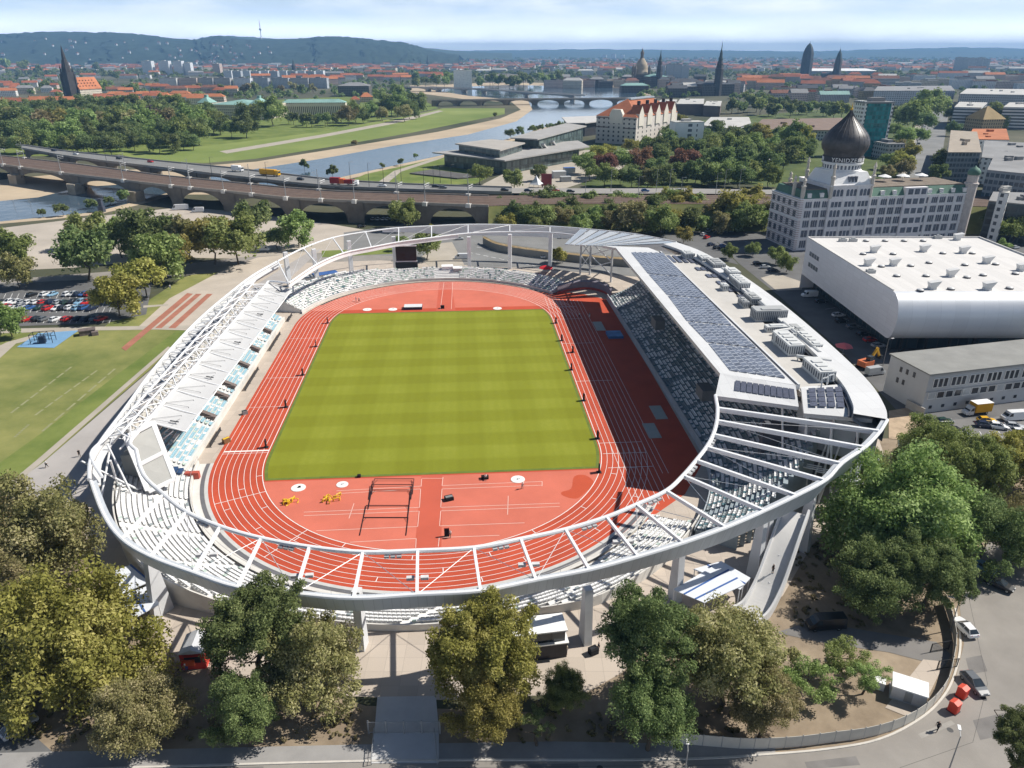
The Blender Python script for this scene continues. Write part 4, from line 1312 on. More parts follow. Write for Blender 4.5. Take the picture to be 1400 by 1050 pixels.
def crown_mesh(name, seed, n_clump, n_leaf, size, flat=0.8, top=0.0, spread=1.0, cl=0.27):
 """crown of unit radius about the origin: leaf blades on the outsides of many clumps"""
 rg = np.random.default_rng(seed)
 nb = max(5, n_clump // 7)
 bd = rg.normal(size=(nb, 3)); bd /= np.linalg.norm(bd, axis=1)[:, None]
 bd[:, 2] = np.where(bd[:, 2] < -0.35, -bd[:, 2] * 0.6, bd[:, 2])
 br = rg.uniform(0.42, 0.74, nb)
 bc = bd * br[:, None]
 cc, cr_ = [], []
 for i in range(n_clump):
  j = i % nb
  d = rg.normal(size=3); d /= np.linalg.norm(d)
  cc.append(bc[j] + d * rg.uniform(0.10, 0.36) * spread)
  cr_.append(cl * rg.uniform(0.6, 1.15))
 cc = np.array(cc); cr_ = np.array(cr_)
 per = max(4, n_leaf // n_clump)
 N = per * n_clump
 ci = np.repeat(np.arange(n_clump), per)
 d = rg.normal(size=(N, 3)); d /= np.linalg.norm(d, axis=1)[:, None]
 d[:, 2] = np.where((d[:, 2] < -0.2) & (rg.random(N) < 0.6), -d[:, 2], d[:, 2])
 p = cc[ci] + d * (cr_[ci] * rg.uniform(0.12, 1.25, N) ** 0.6)[:, None]
 nrm = d * 0.7 + rg.normal(size=(N, 3)) * 0.62 + np.array([0, 0, 0.35])
 nrm /= np.linalg.norm(nrm, axis=1)[:, None]
 t = np.cross(nrm, rg.normal(size=(N, 3))); t /= np.linalg.norm(t, axis=1)[:, None]
 bt = np.cross(nrm, t)
 s = size * rg.uniform(0.5, 1.5, N)
 p[:, 2] = p[:, 2] * flat + top
 v = np.empty((N, 4, 3))
 v[:, 0] = p - t * s[:, None]
 v[:, 1] = p - bt * (s * 0.6)[:, None]
 v[:, 2] = p + t * s[:, None] + nrm * (s * 0.25)[:, None]
 v[:, 3] = p + bt * (s * 0.6)[:, None]
 me = bpy.data.meshes.new(name)
 me.vertices.add(N * 4)
 me.vertices.foreach_set('co', v.reshape(-1).astype(np.float32))
 me.loops.add(N * 4)
 me.loops.foreach_set('vertex_index', np.arange(N * 4, dtype=np.int32))
 me.polygons.add(N)
 me.polygons.foreach_set('loop_start', np.arange(0, N * 4, 4, dtype=np.int32))
 me.polygons.foreach_set('loop_total', np.full(N, 4, dtype=np.int32))
 a = me.attributes.new('tint', 'FLOAT', 'FACE')
 tint = rg.random(n_clump)[ci] * 0.35 + rg.random(N) * 0.55 + rg.random(nb)[ci % nb] * 0.2
 a.data.foreach_set('value', tint.astype(np.float32))
 me.update(calc_edges=True)
 me.materials.append(LEAF['mid'])
 return me
def trunk_mesh(name, seed, h, r, limbs=7):
 """unit-free trunk: h = height to the middle of the crown, with limbs"""
 rg = random.Random(seed)
 mb = MB()
 pts = [Vector((0, 0, -0.1)), Vector((rg.uniform(-.2, .2), rg.uniform(-.2, .2), h * 0.5)), Vector((rg.uniform(-.3, .3), rg.uniform(-.3, .3), h))]
 mb.tube(pts[0], pts[1], r, 8, r2=r * 0.75)
 mb.tube(pts[1], pts[2], r * 0.75, 8, r2=r * 0.45)
 for k in range(limbs):
  t = rg.uniform(0.45, 0.95)
  p = pts[1].lerp(pts[2], (t - 0.5) * 2) if t > 0.5 else pts[0].lerp(pts[1], t * 2)
  an = rg.uniform(0, 2 * PI)
  L = h * rg.uniform(0.3, 0.55)
  q = p + Vector((math.cos(an) * L, math.sin(an) * L, L * rg.uniform(0.5, 1.0)))
  mb.tube(p, q, r * 0.35, 6, r2=r * 0.12)
  q2 = q + Vector((rg.uniform(-1, 1), rg.uniform(-1, 1), rg.uniform(0.3, 1))) * L * 0.4
  mb.tube(q, q2, r * 0.12, 5, r2=r * 0.04)
 return mb.mesh(name, [bark])
NEAR = [crown_mesh('crown_near', 100 + k, (190, 230, 260, 210)[k], 62000, 0.0195, (0.95, 1.0, 0.9, 1.05)[k], spread=(1.15, 1.0, 1.25, 1.1)[k], cl=(0.150, 0.165, 0.170, 0.158)[k]) for k in range(4)]
MIDC = [crown_mesh('crown_middle', 200 + k, 70, 7000, 0.055, 0.98) for k in range(5)]
FARC = [crown_mesh('crown_far', 300 + k, 34, 1300, 0.115, 0.9) for k in range(5)]
TALL = [crown_mesh('crown_tall', 400 + k, 40, 1500, 0.10, 1.0) for k in range(2)]
THIN = [crown_mesh('crown_thin', 500 + k, 70, 7500, 0.027, 0.8, cl=0.17) for k in range(2)]
TRUNK = [trunk_mesh('trunk', 600 + k, 1.0, 0.045) for k in range(3)]
TCOUNT = {}
def tree(name, label, base, h, R, kind='mid', meshes=None, group=None, hz=1.0, rng=random, trunk=True):
 """tree standing at base: height h, crown radius R"""
 root = thing(name, label, 'tree' if 'shrub' not in name else 'shrub', base, rng.uniform(0, 6.28), group)
 cz = h - R * 0.9 * hz
 c = obj_of('crown', rng.choice(meshes or MIDC), root, (0, 0, cz), rng.uniform(0, 6.28), (R * rng.uniform(0.94, 1.06), R * rng.uniform(0.94, 1.06), R * hz), [LEAF[kind]])
 if trunk:
  th = max(0.5, cz)
  obj_of('trunk', rng.choice(TRUNK), root, (0, 0, 0), 0, (max(th, R * 0.7),) * 2 + (th,))
 return root
def tree_px(name, label, cx, cy, rpx, kind='mid', meshes=None, h=None, group=None, hz=1.0, rng=random):
 """crown seen at photo position cx, cy with radius rpx: solve its place on the ground"""
 z = 8.0
 if meshes not in (NEAR, THIN, TALL):
  rpx *= 1.22
 for _ in range(8):
  p = at(cx, cy, z)
  R = rpx * depth(p) / CAM_F
  hh = h if h else R * 1.62 * (0.5 + 0.5 * hz)
  z = hh - R * 0.9 * hz
 return tree(name, label, (p.x, p.y, 0), hh, R, kind, meshes, group, hz, rng)
rt = random.Random(21)
G = 'large trees in front of the stadium'
fore = [
 (52, 765, 92, 'olive', 18, 'olive brown tree with a round crown, against the left edge below the lawn'),
 (-22, 715, 56, 'olive', 15, 'olive tree cut by the left edge of the view'),
 (100, 905, 110, 'yellow', 17, 'large yellow green tree in the lower left corner'),
 (20, 860, 75, 'olive', 15, 'dull olive tree between the yellow green tree and the left edge'),
 (195, 985, 62, 'olive', 11, 'small olive tree at the bottom edge below the red kiosk'),
 (350, 864, 68, 'dark', 18, 'dark green tree right of the red kiosk'),
 (428, 920, 78, 'olive', 14, 'grey olive tree standing left of the gate walk'),
 (332, 970, 50, 'dark', 11, 'low dark tree in the shade left of the gate walk'),
 (660, 892, 74, 'yellow', 17, 'yellow green tree right of the gate walk, with a few rusty twigs'),
 (664, 960, 58, 'yellow', 12, 'lower yellow green crown directly below the tree at the gate walk'),
 (768, 945, 32, 'mid', 7, 'small green tree behind the black kiosk'),
 (885, 880, 70, 'dark', 20, 'dark green tall tree in front of the ring, right of the black kiosk'),
 (890, 975, 58, 'dark', 13, 'dark tree leaning over the bottom pavement'),
 (1000, 905, 82, 'olive', 17, 'large olive brown tree below the white ramp'),
 (1045, 965, 48, 'olive', 11, 'lower olive tree beside the curved fence'),
 (1228, 720, 100, 'mid', 21, 'large green tree right of the steel ring'),
 (1190, 800, 55, 'dark', 13, 'dark green lower crown below the large tree right of the ring'),
 (1272, 790, 55, 'dark', 14, 'dark crown over the parked cars on the curved road'),
 (1325, 650, 62, 'mid', 15, 'green tree left of the yellowish tree at the right edge'),
 (1392, 640, 55, 'yellow', 14, 'yellowish tree cut by the right edge above the parked cars'),
 (1262, 620, 42, 'mid', 11, 'green tree just below the bare earth mound'),
 (1345, 735, 60, 'dark', 14, 'dark tree over the shaded end of the curved road'),
 (1402, 735, 48, 'olive', 12, 'olive tree at the right edge beside the shaded road'),
 (1172, 640, 40, 'mid', 12, 'green tree touching the right end of the steel ring'),
]
for cx, cy, r, kd, h, lab in fore:
 tree_px('broadleaf_tree', lab, cx, cy, r * 1.1, kd, NEAR, max(h * 0.95, 0), rng=rt, hz=1.12)
tree_px('conifer_tree', 'dark spruce at the bottom right corner of the road', 1400, 1012, 46, 'dark', NEAR, 12, rng=rt)
for (cx, cy, r, kd, lab) in [(1150, 895, 40, 'mid', 'thin young tree with bent stem on the bare earth, left of the white container'),
                             (1185, 922, 32, 'mid', 'wispy tree leaning towards the white container'),
                             (1108, 925, 46, 'mid', 'thin leaved tree between the olive trees and the bare earth'),
                             (735, 985, 26, 'dark', 'small shaded tree at the bottom pavement, right of the yellow green tree')]:
 tree_px('young_tree', lab, cx, cy, r, kd, THIN, 6.5, rng=rt)
left_tr = [
 (18, 345, 24, 'mid', 'green tree at the left edge above the parked cars'), (22, 375, 22, 'olive', 'brownish tree at the left edge beside the car park'),
 (112, 352, 38, 'dark', 'dark green tree above the car park, at its head'), (118, 318, 26, 'mid', 'loose pale crowned tree behind the dark tree of the car park'),
 (162, 330, 26, 'mid', 'green tree standing at the gravel ground behind the car park'), (195, 325, 34, 'dark', 'tall dark tree in the middle of the grove by the gravel ground'),
 (228, 322, 24, 'mid', 'grey green tree at the back of the grove'), (215, 358, 34, 'mid', 'green tree at the front of the grove, above the two yellow green trees'),
 (255, 330, 26, 'olive', 'narrow olive tree in the grove by the gravel ground'), (240, 352, 26, 'yellow', 'yellow green tree inside the grove'),
 (288, 333, 34, 'yellow', 'bright yellow green tree at the right of the grove'), (322, 333, 34, 'mid', 'bright green round tree closing the grove on the right'),
 (345, 302, 26, 'dark', 'grey green tree behind the bright round tree'), (196, 384, 28, 'yellow', 'yellow green tree right of the car park'),
 (158, 410, 30, 'yellow', 'yellow green tree at the lower corner of the car park'), (12, 442, 22, 'mid', 'small green tree at the left edge below the parked cars'),
 (378, 328, 15, 'dark', 'small dark tree by the white van near the ring'), (406, 318, 24, 'mid', 'green tree standing left of the far bend of the ring'),
]
for cx, cy, r, kd, lab in left_tr:
 tree_px('broadleaf_tree', lab, cx, cy, r, kd, MIDC, rng=rt)
for (cx, cy, r, lab) in [(84, 288, 9, 'round bush on the river bank beside the dark river post'), (58, 292, 6, 'small bush at the water in front of the stone pier'),
                         (125, 278, 8, 'bush at the water between two stone piers'), (172, 270, 10, 'leafy bush at the foot of the rail bridge pier'), (150, 276, 7, 'low bush right of the dark river post')]:
 tree_px('bank_shrub', lab, cx, cy, r, 'dark', FARC, rng=rt)
north_tr = [(553, 296, 20, 'mid', 'pale thin tree under the middle arches of the rail viaduct'), (588, 318, 9, 'yellow', 'small yellowish tree above the scoreboard'),
   (582, 338, 20, 'mid', 'green tree behind the scoreboard, beside the road'), (548, 334, 10, 'mid', 'low tree left of the scoreboard'),
   (762, 350, 11, 'yellow', 'young yellow tree in front of the ramp wall'), (688, 294, 12, 'mid', 'slim pointed tree left of the big dark tree at the railway'),
   (706, 288, 14, 'dark', 'dark tree at the end of the rail viaduct'), (720, 302, 12, 'mid', 'low green tree below the rail line'),
   (746, 278, 19, 'dark', 'large dark tree rising over the rail line'), (742, 300, 18, 'mid', 'bushy green tree at the foot of the large dark tree'),
   (780, 292, 17, 'dark', 'dark green tree right of the large dark tree'), (812, 300, 14, 'mid', 'green tree on the rail bank, behind the roof of the ring'),
   (852, 282, 16, 'mid', 'tree rising in front of the rail line left of the hedge'), (868, 300, 22, 'olive', 'wide olive green tree behind the solar roof'),
   (893, 288, 19, 'dark', 'blue green tree in the row behind the grandstand'), (912, 280, 17, 'yellow', 'yellow green tree in the row behind the grandstand'),
   (905, 308, 20, 'mid', 'mid green tree directly behind the grandstand roof'), (937, 285, 20, 'yellow', 'bright tree beside the grassy rail slope'),
   (935, 322, 12, 'yellow', 'small yellow green tree at the corner of the grandstand roof'), (998, 288, 26, 'yellow', 'large yellow green tree left of the domed factory'),
   (1020, 300, 22, 'mid', 'green tree between the parked cars and the domed factory'), (1030, 276, 17, 'yellow', 'yellow green tree behind the parked cars'),
   (998, 346, 10, 'mid', 'small round tree by the kerb left of the silver hall'), (1030, 342, 10, 'mid', 'small tree beside the pavement left of the silver hall'),
   (1062, 350, 13, 'mid', 'tree against the corner of the silver hall'), (1076, 362, 12, 'mid', 'low tree in front of the silver hall corner')]
for cx, cy, r, kd, lab in north_tr:
 tree_px('broadleaf_tree', lab, cx, cy, r, kd, MIDC, rng=rt)
rg_ = random.Random(31)
for k in range(26):
 x = 690 + 372 * (k + rg_.random()) / 26
 kd = rg_.choice(['dark', 'mid', 'mid', 'olive', 'yellow', 'dark'])
 wd_ = {'dark': 'dark green', 'mid': 'green', 'olive': 'olive', 'yellow': 'yellow green'}[kd]
 tree_px('bank_tree', f'{"leftmost" if k == 0 else ORD[k] + " from the left"} of the bushy trees on the rail bank, {wd_}', x, rg_.uniform(292, 303) if k % 2 else rg_.uniform(279, 288), rg_.uniform(13, 19), kd, MIDC, group='bushy trees on the rail bank', rng=rt)
for k in range(16):
 kd = rg_.choice(['dark', 'mid', 'mid', 'yellow', 'olive'])
 wd_ = {'dark': 'dark green', 'mid': 'green', 'olive': 'olive', 'yellow': 'yellow green'}[kd]
 tree_px('bank_tree', f'{"leftmost" if k == 0 else ORD[k] + " from the left"} of the trees at the foot of the rail bank, {wd_}', 668 + 26 * (k + rg_.random()), rg_.uniform(300, 309), rg_.uniform(11, 16), kd, MIDC, group='trees at the foot of the rail bank', rng=rt)
KINDW = {'dark': 'dark green', 'mid': 'green', 'olive': 'olive', 'yellow': 'yellow green', 'brown': 'rust brown', 'purple': 'purple leaved'}
def cluster(group, where, items, meshes=None, name='broadleaf_tree', hz=1.0):
 """items: (cx, cy, r, kind); labelled by colour and the place among their like, from the left"""
 items = sorted(items, key=lambda t: t[0])
 cnt, tot = {}, {}
 for it in items:
  tot[it[3]] = tot.get(it[3], 0) + 1
 for cx, cy, r, kd in items:
  k = cnt.get(kd, 0)
  cnt[kd] = k + 1
  w_ = KINDW[kd]
  lab = f'{w_} tree {where}' if tot[kd] == 1 else (f'leftmost {w_} tree {where}' if k == 0 else f'{ORD[k]} {w_} tree from the left {where}')
  tree_px(name, lab, cx, cy, r, kd, meshes or FARC, group=group, hz=hz, rng=rt)
def fill(n, x0, x1, ya, yb, r, kinds, seed):
 rg = random.Random(seed)
 out_ = []
 for k in range(n):
  x = x0 + (x1 - x0) * (k + rg.uniform(0.1, 0.9)) / n
  t = (x - x0) / (x1 - x0)
  lo, hi = ya[0] + (ya[1] - ya[0]) * t, yb[0] + (yb[1] - yb[0]) * t
  out_.append((x, rg.uniform(lo, hi), r * rg.uniform(0.8, 1.25), rg.choice(kinds)))
 return out_
PK = 'trees of the riverside park'
cluster(PK, 'in the back row of the riverside park', fill(17, 0, 262, (150, 146), (154, 150), 14, ['dark', 'dark', 'mid', 'dark'], 1), MIDC)
cluster(PK, 'in the second row of the riverside park', fill(18, -8, 300, (160, 156), (165, 161), 15, ['dark', 'dark', 'mid', 'olive'], 12), MIDC)
cluster(PK, 'in the middle of the riverside park', fill(17, -10, 300, (171, 168), (176, 173), 16, ['dark', 'mid', 'dark', 'mid', 'olive'], 2) + [(82, 170, 20, 'yellow'), (210, 168, 16, 'purple'), (165, 186, 12, 'purple')], MIDC)
cluster(PK, 'in the fourth row of the riverside park', fill(18, -10, 285, (183, 180), (188, 185), 15, ['dark', 'mid', 'dark'], 13), MIDC)
cluster(PK, 'at the front of the riverside park', fill(17, 0, 270, (195, 192), (203, 197), 12, ['dark', 'mid', 'dark'], 3), MIDC)
cluster('trees before the palace', 'before the green roofed palace', [(340, 162, 17, 'dark'), (335, 175, 15, 'dark'), (372, 156, 18, 'mid'), (300, 172, 14, 'dark'), (315, 178, 11, 'mid'), (362, 150, 13, 'dark')], MIDC)
cluster('trees along the promenade', 'on the promenade below the long columned palace', fill(10, 392, 468, (163, 160), (167, 164), 8, ['dark', 'dark', 'mid'], 4))
cluster('trees round the red villa', 'round the red roofed villa by the meadow', fill(9, 470, 560, (150, 142), (164, 156), 11, ['mid', 'dark', 'olive'], 5) + [(572, 143, 15, 'dark'), (560, 152, 12, 'dark'), (545, 130, 12, 'mid'), (520, 132, 10, 'mid')], MIDC)
cluster('trees by the white tower block', 'near the white block behind the far bridges', fill(9, 560, 640, (106, 108), (114, 114), 7, ['dark', 'mid', 'dark'], 6))
cluster('trees on the far river bank', 'on the far river bank above the arched bridge', fill(13, 655, 765, (110, 104), (118, 114), 7.5, ['dark', 'mid', 'dark'], 7))
cluster('street trees of the old quarter', 'behind the domed palace among the flats', fill(12, 250, 440, (122, 118), (126, 122), 6, ['mid', 'dark', 'olive'], 8))
cluster('trees behind the church', 'near the dark church tower', [(62, 118, 8, 'dark'), (145, 122, 10, 'mid'), (182, 122, 8, 'mid'), (160, 104, 6, 'dark'), (80, 136, 8, 'mid'), (130, 92, 6, 'dark'), (30, 92, 8, 'mid'), (8, 90, 9, 'mid'), (52, 96, 6, 'dark'), (210, 92, 5, 'dark')])
cluster('trees by the glass hall', 'beside the glass congress hall', [(655, 240, 14, 'mid'), (702, 246, 14, 'mid'), (736, 238, 11, 'dark'), (698, 184, 7, 'dark'), (710, 180, 6, 'dark'), (788, 196, 6, 'mid')], MIDC)
cluster('bushes on the meadow', 'on the sandy river meadow', [(548, 222, 5, 'dark'), (568, 214, 4, 'dark'), (522, 227, 4, 'dark'), (454, 235, 8, 'dark'), (677, 158, 4, 'dark'), (484, 195, 4, 'olive'), (416, 226, 7, 'dark')])
tree_px('poplar_tree', 'narrow dark poplar before the glass congress hall', 773, 192, 9, 'dark', TALL, group=None, hz=2.6, rng=rt)
cluster('hedge trees by the hall', 'in the clipped row behind the congress hall', fill(8, 722, 768, (177, 170), (178, 171), 4, ['mid', 'mid', 'dark'], 9))
cluster('trees before the warehouse hotel', 'before the red roofed warehouse hotel', [(803, 225, 15, 'mid'), (815, 213, 13, 'yellow'), (829, 228, 17, 'brown'), (830, 208, 10, 'yellow'), (851, 222, 16, 'mid'), (860, 202, 11, 'yellow'), (878, 222, 17, 'brown'), (880, 200, 10, 'mid'),
              (900, 215, 17, 'dark'), (915, 196, 15, 'dark'), (898, 232, 14, 'dark')], MIDC)
cluster('trees of the park beyond the railway', 'in the park behind the railway', [(935, 225, 18, 'brown'), (958, 226, 15, 'dark'), (945, 200, 8, 'mid'), (985, 225, 20, 'dark'), (975, 198, 14, 'mid'), (1005, 205, 18, 'mid'), (1030, 200, 16, 'mid'), (1022, 222, 15, 'dark'),
                                                     (1055, 205, 14, 'mid'), (1048, 228, 18, 'dark'), (1086, 188, 17, 'mid'), (1072, 210, 14, 'dark'), (1100, 210, 12, 'dark'), (968, 246, 10, 'dark')], MIDC)
cluster('trees of the park beyond the railway', 'in the front row beyond the railway', fill(15, 800, 1062, (233, 236), (246, 246), 14, ['mid', 'dark', 'olive', 'mid', 'dark'], 41), MIDC)
cluster('trees of the park beyond the railway', 'in the second row beyond the railway', fill(14, 880, 1110, (204, 200), (220, 216), 15, ['dark', 'mid', 'mid', 'dark'], 42), MIDC)
cluster('trees of the park beyond the railway', 'in the back row beyond the railway', fill(10, 965, 1110, (186, 184), (196, 194), 13, ['dark', 'mid', 'yellow', 'dark'], 43), MIDC)
cluster('trees behind the hotel', 'between the warehouse hotel and the white office block', [(905, 178, 9, 'mid'), (918, 170, 8, 'mid'), (930, 166, 8, 'yellow'), (912, 184, 10, 'dark'), (978, 180, 13, 'dark'), (960, 186, 10, 'dark'), (1000, 183, 9, 'dark')], MIDC)
cluster('trees of the palace garden', 'in the garden before the old town', fill(16, 995, 1160, (142, 146), (152, 154), 9.5, ['dark', 'mid', 'dark'], 10))
cluster('trees of the palace garden', 'at the back of the palace garden', fill(8, 1020, 1085, (134, 140), (140, 146), 8, ['dark', 'mid', 'dark'], 11))
cluster('trees beside the avenue', 'along the avenue right of the dome', [(1250, 160, 22, 'mid'), (1232, 160, 16, 'dark'), (1272, 145, 21, 'mid'), (1262, 170, 14, 'dark'), (1222, 180, 10, 'mid'), (1240, 190, 14, 'mid'), (1255, 188, 12, 'mid'), (1225, 205, 12, 'olive'), (1245, 212, 14, 'yellow'), (1230, 226, 15, 'yellow'),
                                      (1218, 222, 12, 'mid'), (1212, 236, 10, 'olive'), (1238, 232, 13, 'olive'), (1288, 222, 16, 'dark'), (1284, 240, 13, 'dark'), (1301, 160, 10, 'dark'), (1303, 178, 9, 'dark'), (1360, 155, 14, 'mid'), (1368, 168, 9, 'mid')], MIDC)
cluster('trees behind the silver hall', 'at the right edge behind the silver hall', [(1386, 318, 19, 'mid'), (1338, 305, 10, 'dark'), (1320, 300, 8, 'dark'), (1352, 318, 9, 'mid'), (1370, 340, 10, 'mid'), (1112, 318, 8, 'olive')], MIDC)
def mass(name, spots, kind, meshd):
 """one object of many crowns, for woods and hedges that read as one mass"""
 src = meshd
 nv = len(src.vertices)
 co = np.empty(nv * 3, dtype=np.float32)
 src.vertices.foreach_get('co', co)
 co = co.reshape(-1, 3)
 tn = np.empty(len(src.polygons), dtype=np.float32)
 src.attributes['tint'].data.foreach_get('value', tn)
 allv, allt = [], []
 for x, y, z, R in spots:
  a = rt.uniform(0, 6.28)
  ca, sa = math.cos(a), math.sin(a)
  q = co * R
  allv.append(np.stack([q[:, 0] * ca - q[:, 1] * sa + x, q[:, 0] * sa + q[:, 1] * ca + y, q[:, 2] + z], 1))
  allt.append(np.clip(tn + rt.uniform(-0.25, 0.25), 0, 1))
 v = np.concatenate(allv)
 N = len(v) // 4
 me = bpy.data.meshes.new(name)
 me.vertices.add(len(v)); me.vertices.foreach_set('co', v.reshape(-1).astype(np.float32))
 me.loops.add(len(v)); me.loops.foreach_set('vertex_index', np.arange(len(v), dtype=np.int32))
 me.polygons.add(N)
 me.polygons.foreach_set('loop_start', np.arange(0, N * 4, 4, dtype=np.int32))
 me.polygons.foreach_set('loop_total', np.full(N, 4, dtype=np.int32))
 a = me.attributes.new('tint', 'FLOAT', 'FACE')
 a.data.foreach_set('value', np.concatenate(allt).astype(np.float32))
 me.update(calc_edges=True)
 me.materials.append(LEAF[kind])
 o = bpy.data.objects.new(name, me)
 COL.objects.link(o)
 return tag(o, kind='stuff')
COARSE = crown_mesh('crown_coarse', 900, 12, 150, 0.30, 0.75)
HEDGE = crown_mesh('crown_hedge', 901, 24, 900, 0.12, 0.7)
sp_ = []
for k in range(34):
 x = rt.uniform(805, 845); y = rt.uniform(282, 302)
 p = at(x, y); sp_.append((p.x, p.y, 2.0, rt.uniform(2.2, 3.4)))
mass('hedge_foliage', sp_, 'mid', HEDGE)
sp_ = []
for k in range(4200):
 y = 75.3 + 30 * rt.random() ** 1.9
 x = rt.uniform(-60, 1460)
 p = at(x, y)
 R = rt.uniform(9, 17) * (1 + max(0, (92 - y)) * 0.13)
 sp_.append((p.x, p.y, min(R, 22) * 0.35, min(R, 40) * 1.0))
mass('distant_woods', sp_, 'dark', COARSE)
sp_ = []
for k in range(300):
 if k < 190:
  p = at(rt.uniform(-20, 1010), rt.uniform(965, 1014))
  if 495 < 700 + CAM_F * p.x / depth(p) < 612:
   continue
 else:
  p = at(rt.uniform(1085, 1200), rt.uniform(740, 860))
 sp_.append((p.x, p.y, 0.15, rt.uniform(0.25, 0.8)))
mass('undergrowth_foliage', sp_, 'olive', HEDGE)
stone = M('sandstone_dark', (0.17, 0.15, 0.125), 0.9, 0, 0.25, 0.15, detail=8)
ballast = M('ballast', (0.13, 0.09, 0.07), 0.95, 0, 0.2, 0.3)
rail_m = M('rail_rust', (0.22, 0.17, 0.13), 0.6, 0.2, 0.1, 1)
grey_road = MC['grey_road']
def arched_bridge(name, label, near, far, z, spans, pierw, rise, mats, para=1.0, zb=-1.5, thick=1.6, tracks=0, cat='bridge'):
 """near, far: polylines of the deck edges; spans: positions (share of length) of the piers"""
 root = thing(name, label, cat, (near[0].x, near[0].y, 0))
 o = Vector((near[0].x, near[0].y, 0))
 def sampler(P):
  L = [0]
  for i in range(len(P) - 1):
   L.append(L[-1] + (P[i + 1] - P[i]).length)
  def f(t):
   s = t * L[-1]
   for i in range(len(P) - 1):
    if s <= L[i + 1] or i == len(P) - 2:
     return P[i].lerp(P[i + 1], (s - L[i]) / max(1e-6, L[i + 1] - L[i])) - o
  return f, L[-1]
 fn, LN = sampler(near)
 ff, LF = sampler(far)
 N = 60
 mb = MB()
 a = [fn(k / N) for k in range(N + 1)]
 b2 = [ff(k / N) for k in range(N + 1)]
 za = lambda p, zz: Vector((p.x, p.y, zz))
 mb.ribbon([za(p, z) for p in a], [za(p, z) for p in b2])
 mb.build('deck', mats[0], root)
 for P, side in ((a, 1), (b2, -1)):
  mb = MB()
  for k in range(N):
   p, q = za(P[k], z + para), za(P[k + 1], z + para)
   mb.beam(p, q, 0.5, para + 0.6)
  mb.build('parapet', mats[2], root)
 for k in range(len(spans) - 1):
  s0, s1 = spans[k], spans[k + 1]
  hp = pierw / 2 / LN
  mb = MB()
  n_ = 16
  cn, cf, tn_, tf = [], [], [], []
  for i in range(n_ + 1):
   t = i / n_
   s = s0 + hp + (s1 - s0 - 2 * hp) * t
   x = 2 * t - 1
   zz = z - thick - rise + rise * math.sqrt(max(0, 1 - x * x * 0.98))
   zz = max(zz, zb + 0.2)
   p, q = fn(s), ff(s)
   cn.append(za(p, zz)); cf.append(za(q, zz)); tn_.append(za(p, z)); tf.append(za(q, z))
  mb.ribbon(cn, tn_); mb.ribbon(tf, cf); mb.ribbon(cf, cn)
  mb.build('arch', mats[1], root)
  pn = []
 for k, s in enumerate(spans):
  hp = pierw / 2 / LN
  mb = MB()
  q = [fn(max(0, s - hp)), fn(min(1, s + hp)), ff(min(1, s + hp)), ff(max(0, s - hp))]
  d = (q[0] - q[3]).normalized()
  q[0] = q[0] + d * 0.6; q[1] = q[1] + d * 0.6; q[2] = q[2] - d * 0.6; q[3] = q[3] - d * 0.6
  mb.prism([(p.x, p.y) for p in q], zb, z - 0.3, 0)
  mb.build('pier', mats[1], root)
 if tracks:
  mb = MB()
  for r in range(tracks):
   w0 = (r + 0.6) / (tracks + 0.2)
   for dw in (-0.018, 0.018):
    A = [za(p.lerp(q, w0 + dw - 0.004), z + 0.25) for p, q in zip(a, b2)]
    B = [za(p.lerp(q, w0 + dw + 0.004), z + 0.25) for p, q in zip(a, b2)]
    mb.ribbon(A, B)
  mb.build('rails', rail_m, root)
 return root, fn, ff
ZV = 11.0
nearv = [at(x, y, ZV) for x, y in [(-40, 219), (0, 225), (100, 239), (230, 254), (320, 263), (391, 271), (460, 274.5), (560, 278), (668, 282)]]
farv = [at(x, y, ZV) for x, y in [(-40, 208), (0, 213), (100, 224), (220, 240), (320, 250), (391, 257), (460, 262), (560, 265), (668, 268)]]
def share(P, xs):
 """share of length along the deck edge at photo column xs"""
 L = [0]
 for i in range(len(P) - 1):
  L.append(L[-1] + (P[i + 1] - P[i]).length)
 out_ = []
 for x in xs:
  best = None
  for i in range(len(P) - 1):
   for k in range(21):
    p = P[i].lerp(P[i + 1], k / 20)
    px_ = 700 + CAM_F * p.x / depth(p)
    if best is None or abs(px_ - x) < best[0]:
     best = (abs(px_ - x), (L[i] + (P[i + 1] - P[i]).length * k / 20) / L[-1])
  out_.append(best[1])
 return out_
viaduct, fn_, ff_ = arched_bridge('rail_viaduct', 'dark stone rail viaduct with brown tracks crossing behind the stadium', nearv, farv, ZV, share(nearv, [-38, 20, 98, 185, 240, 309, 398, 486, 577, 662]), 9.0, 7.4,
                                  [ballast, stone, M('parapet_pale', (0.34, 0.31, 0.27), 0.85, 0, 0.12, 0.3)], 0.7, -1.5, 1.8, 4)
for x in (20, 98, 185):
 s = share(nearv, [x])[0]
 p = fn_(s); q = ff_(s)
 mb = MB()
 c = q.lerp(p, 0.55) + (q - p).normalized() * 0
 n_ = (p - q).normalized()
 d = Vector((-n_.y, n_.x, 0))
 for e_ in (p + n_ * 3.0,):
  mb.prism([(e_ + d * 4.6 - n_ * 3).to_2d(), (e_ + d * 4.6 + n_ * 1.0).to_2d(), (e_ + n_ * 4.5).to_2d(), (e_ - d * 4.6 + n_ * 1.0).to_2d(), (e_ - d * 4.6 - n_ * 3).to_2d()], -1.5, 6.2, 0)
 mb.build('pier_nose', M('sandstone_pale', (0.36, 0.31, 0.24), 0.9, 0, 0.2, 0.2), viaduct)
bank_near = [at(x, y, ZV - 0.5) for x, y in [(668, 282), (726, 280), (800, 279), (930, 279), (1080, 279.5), (1200, 280), (1420, 284)]]
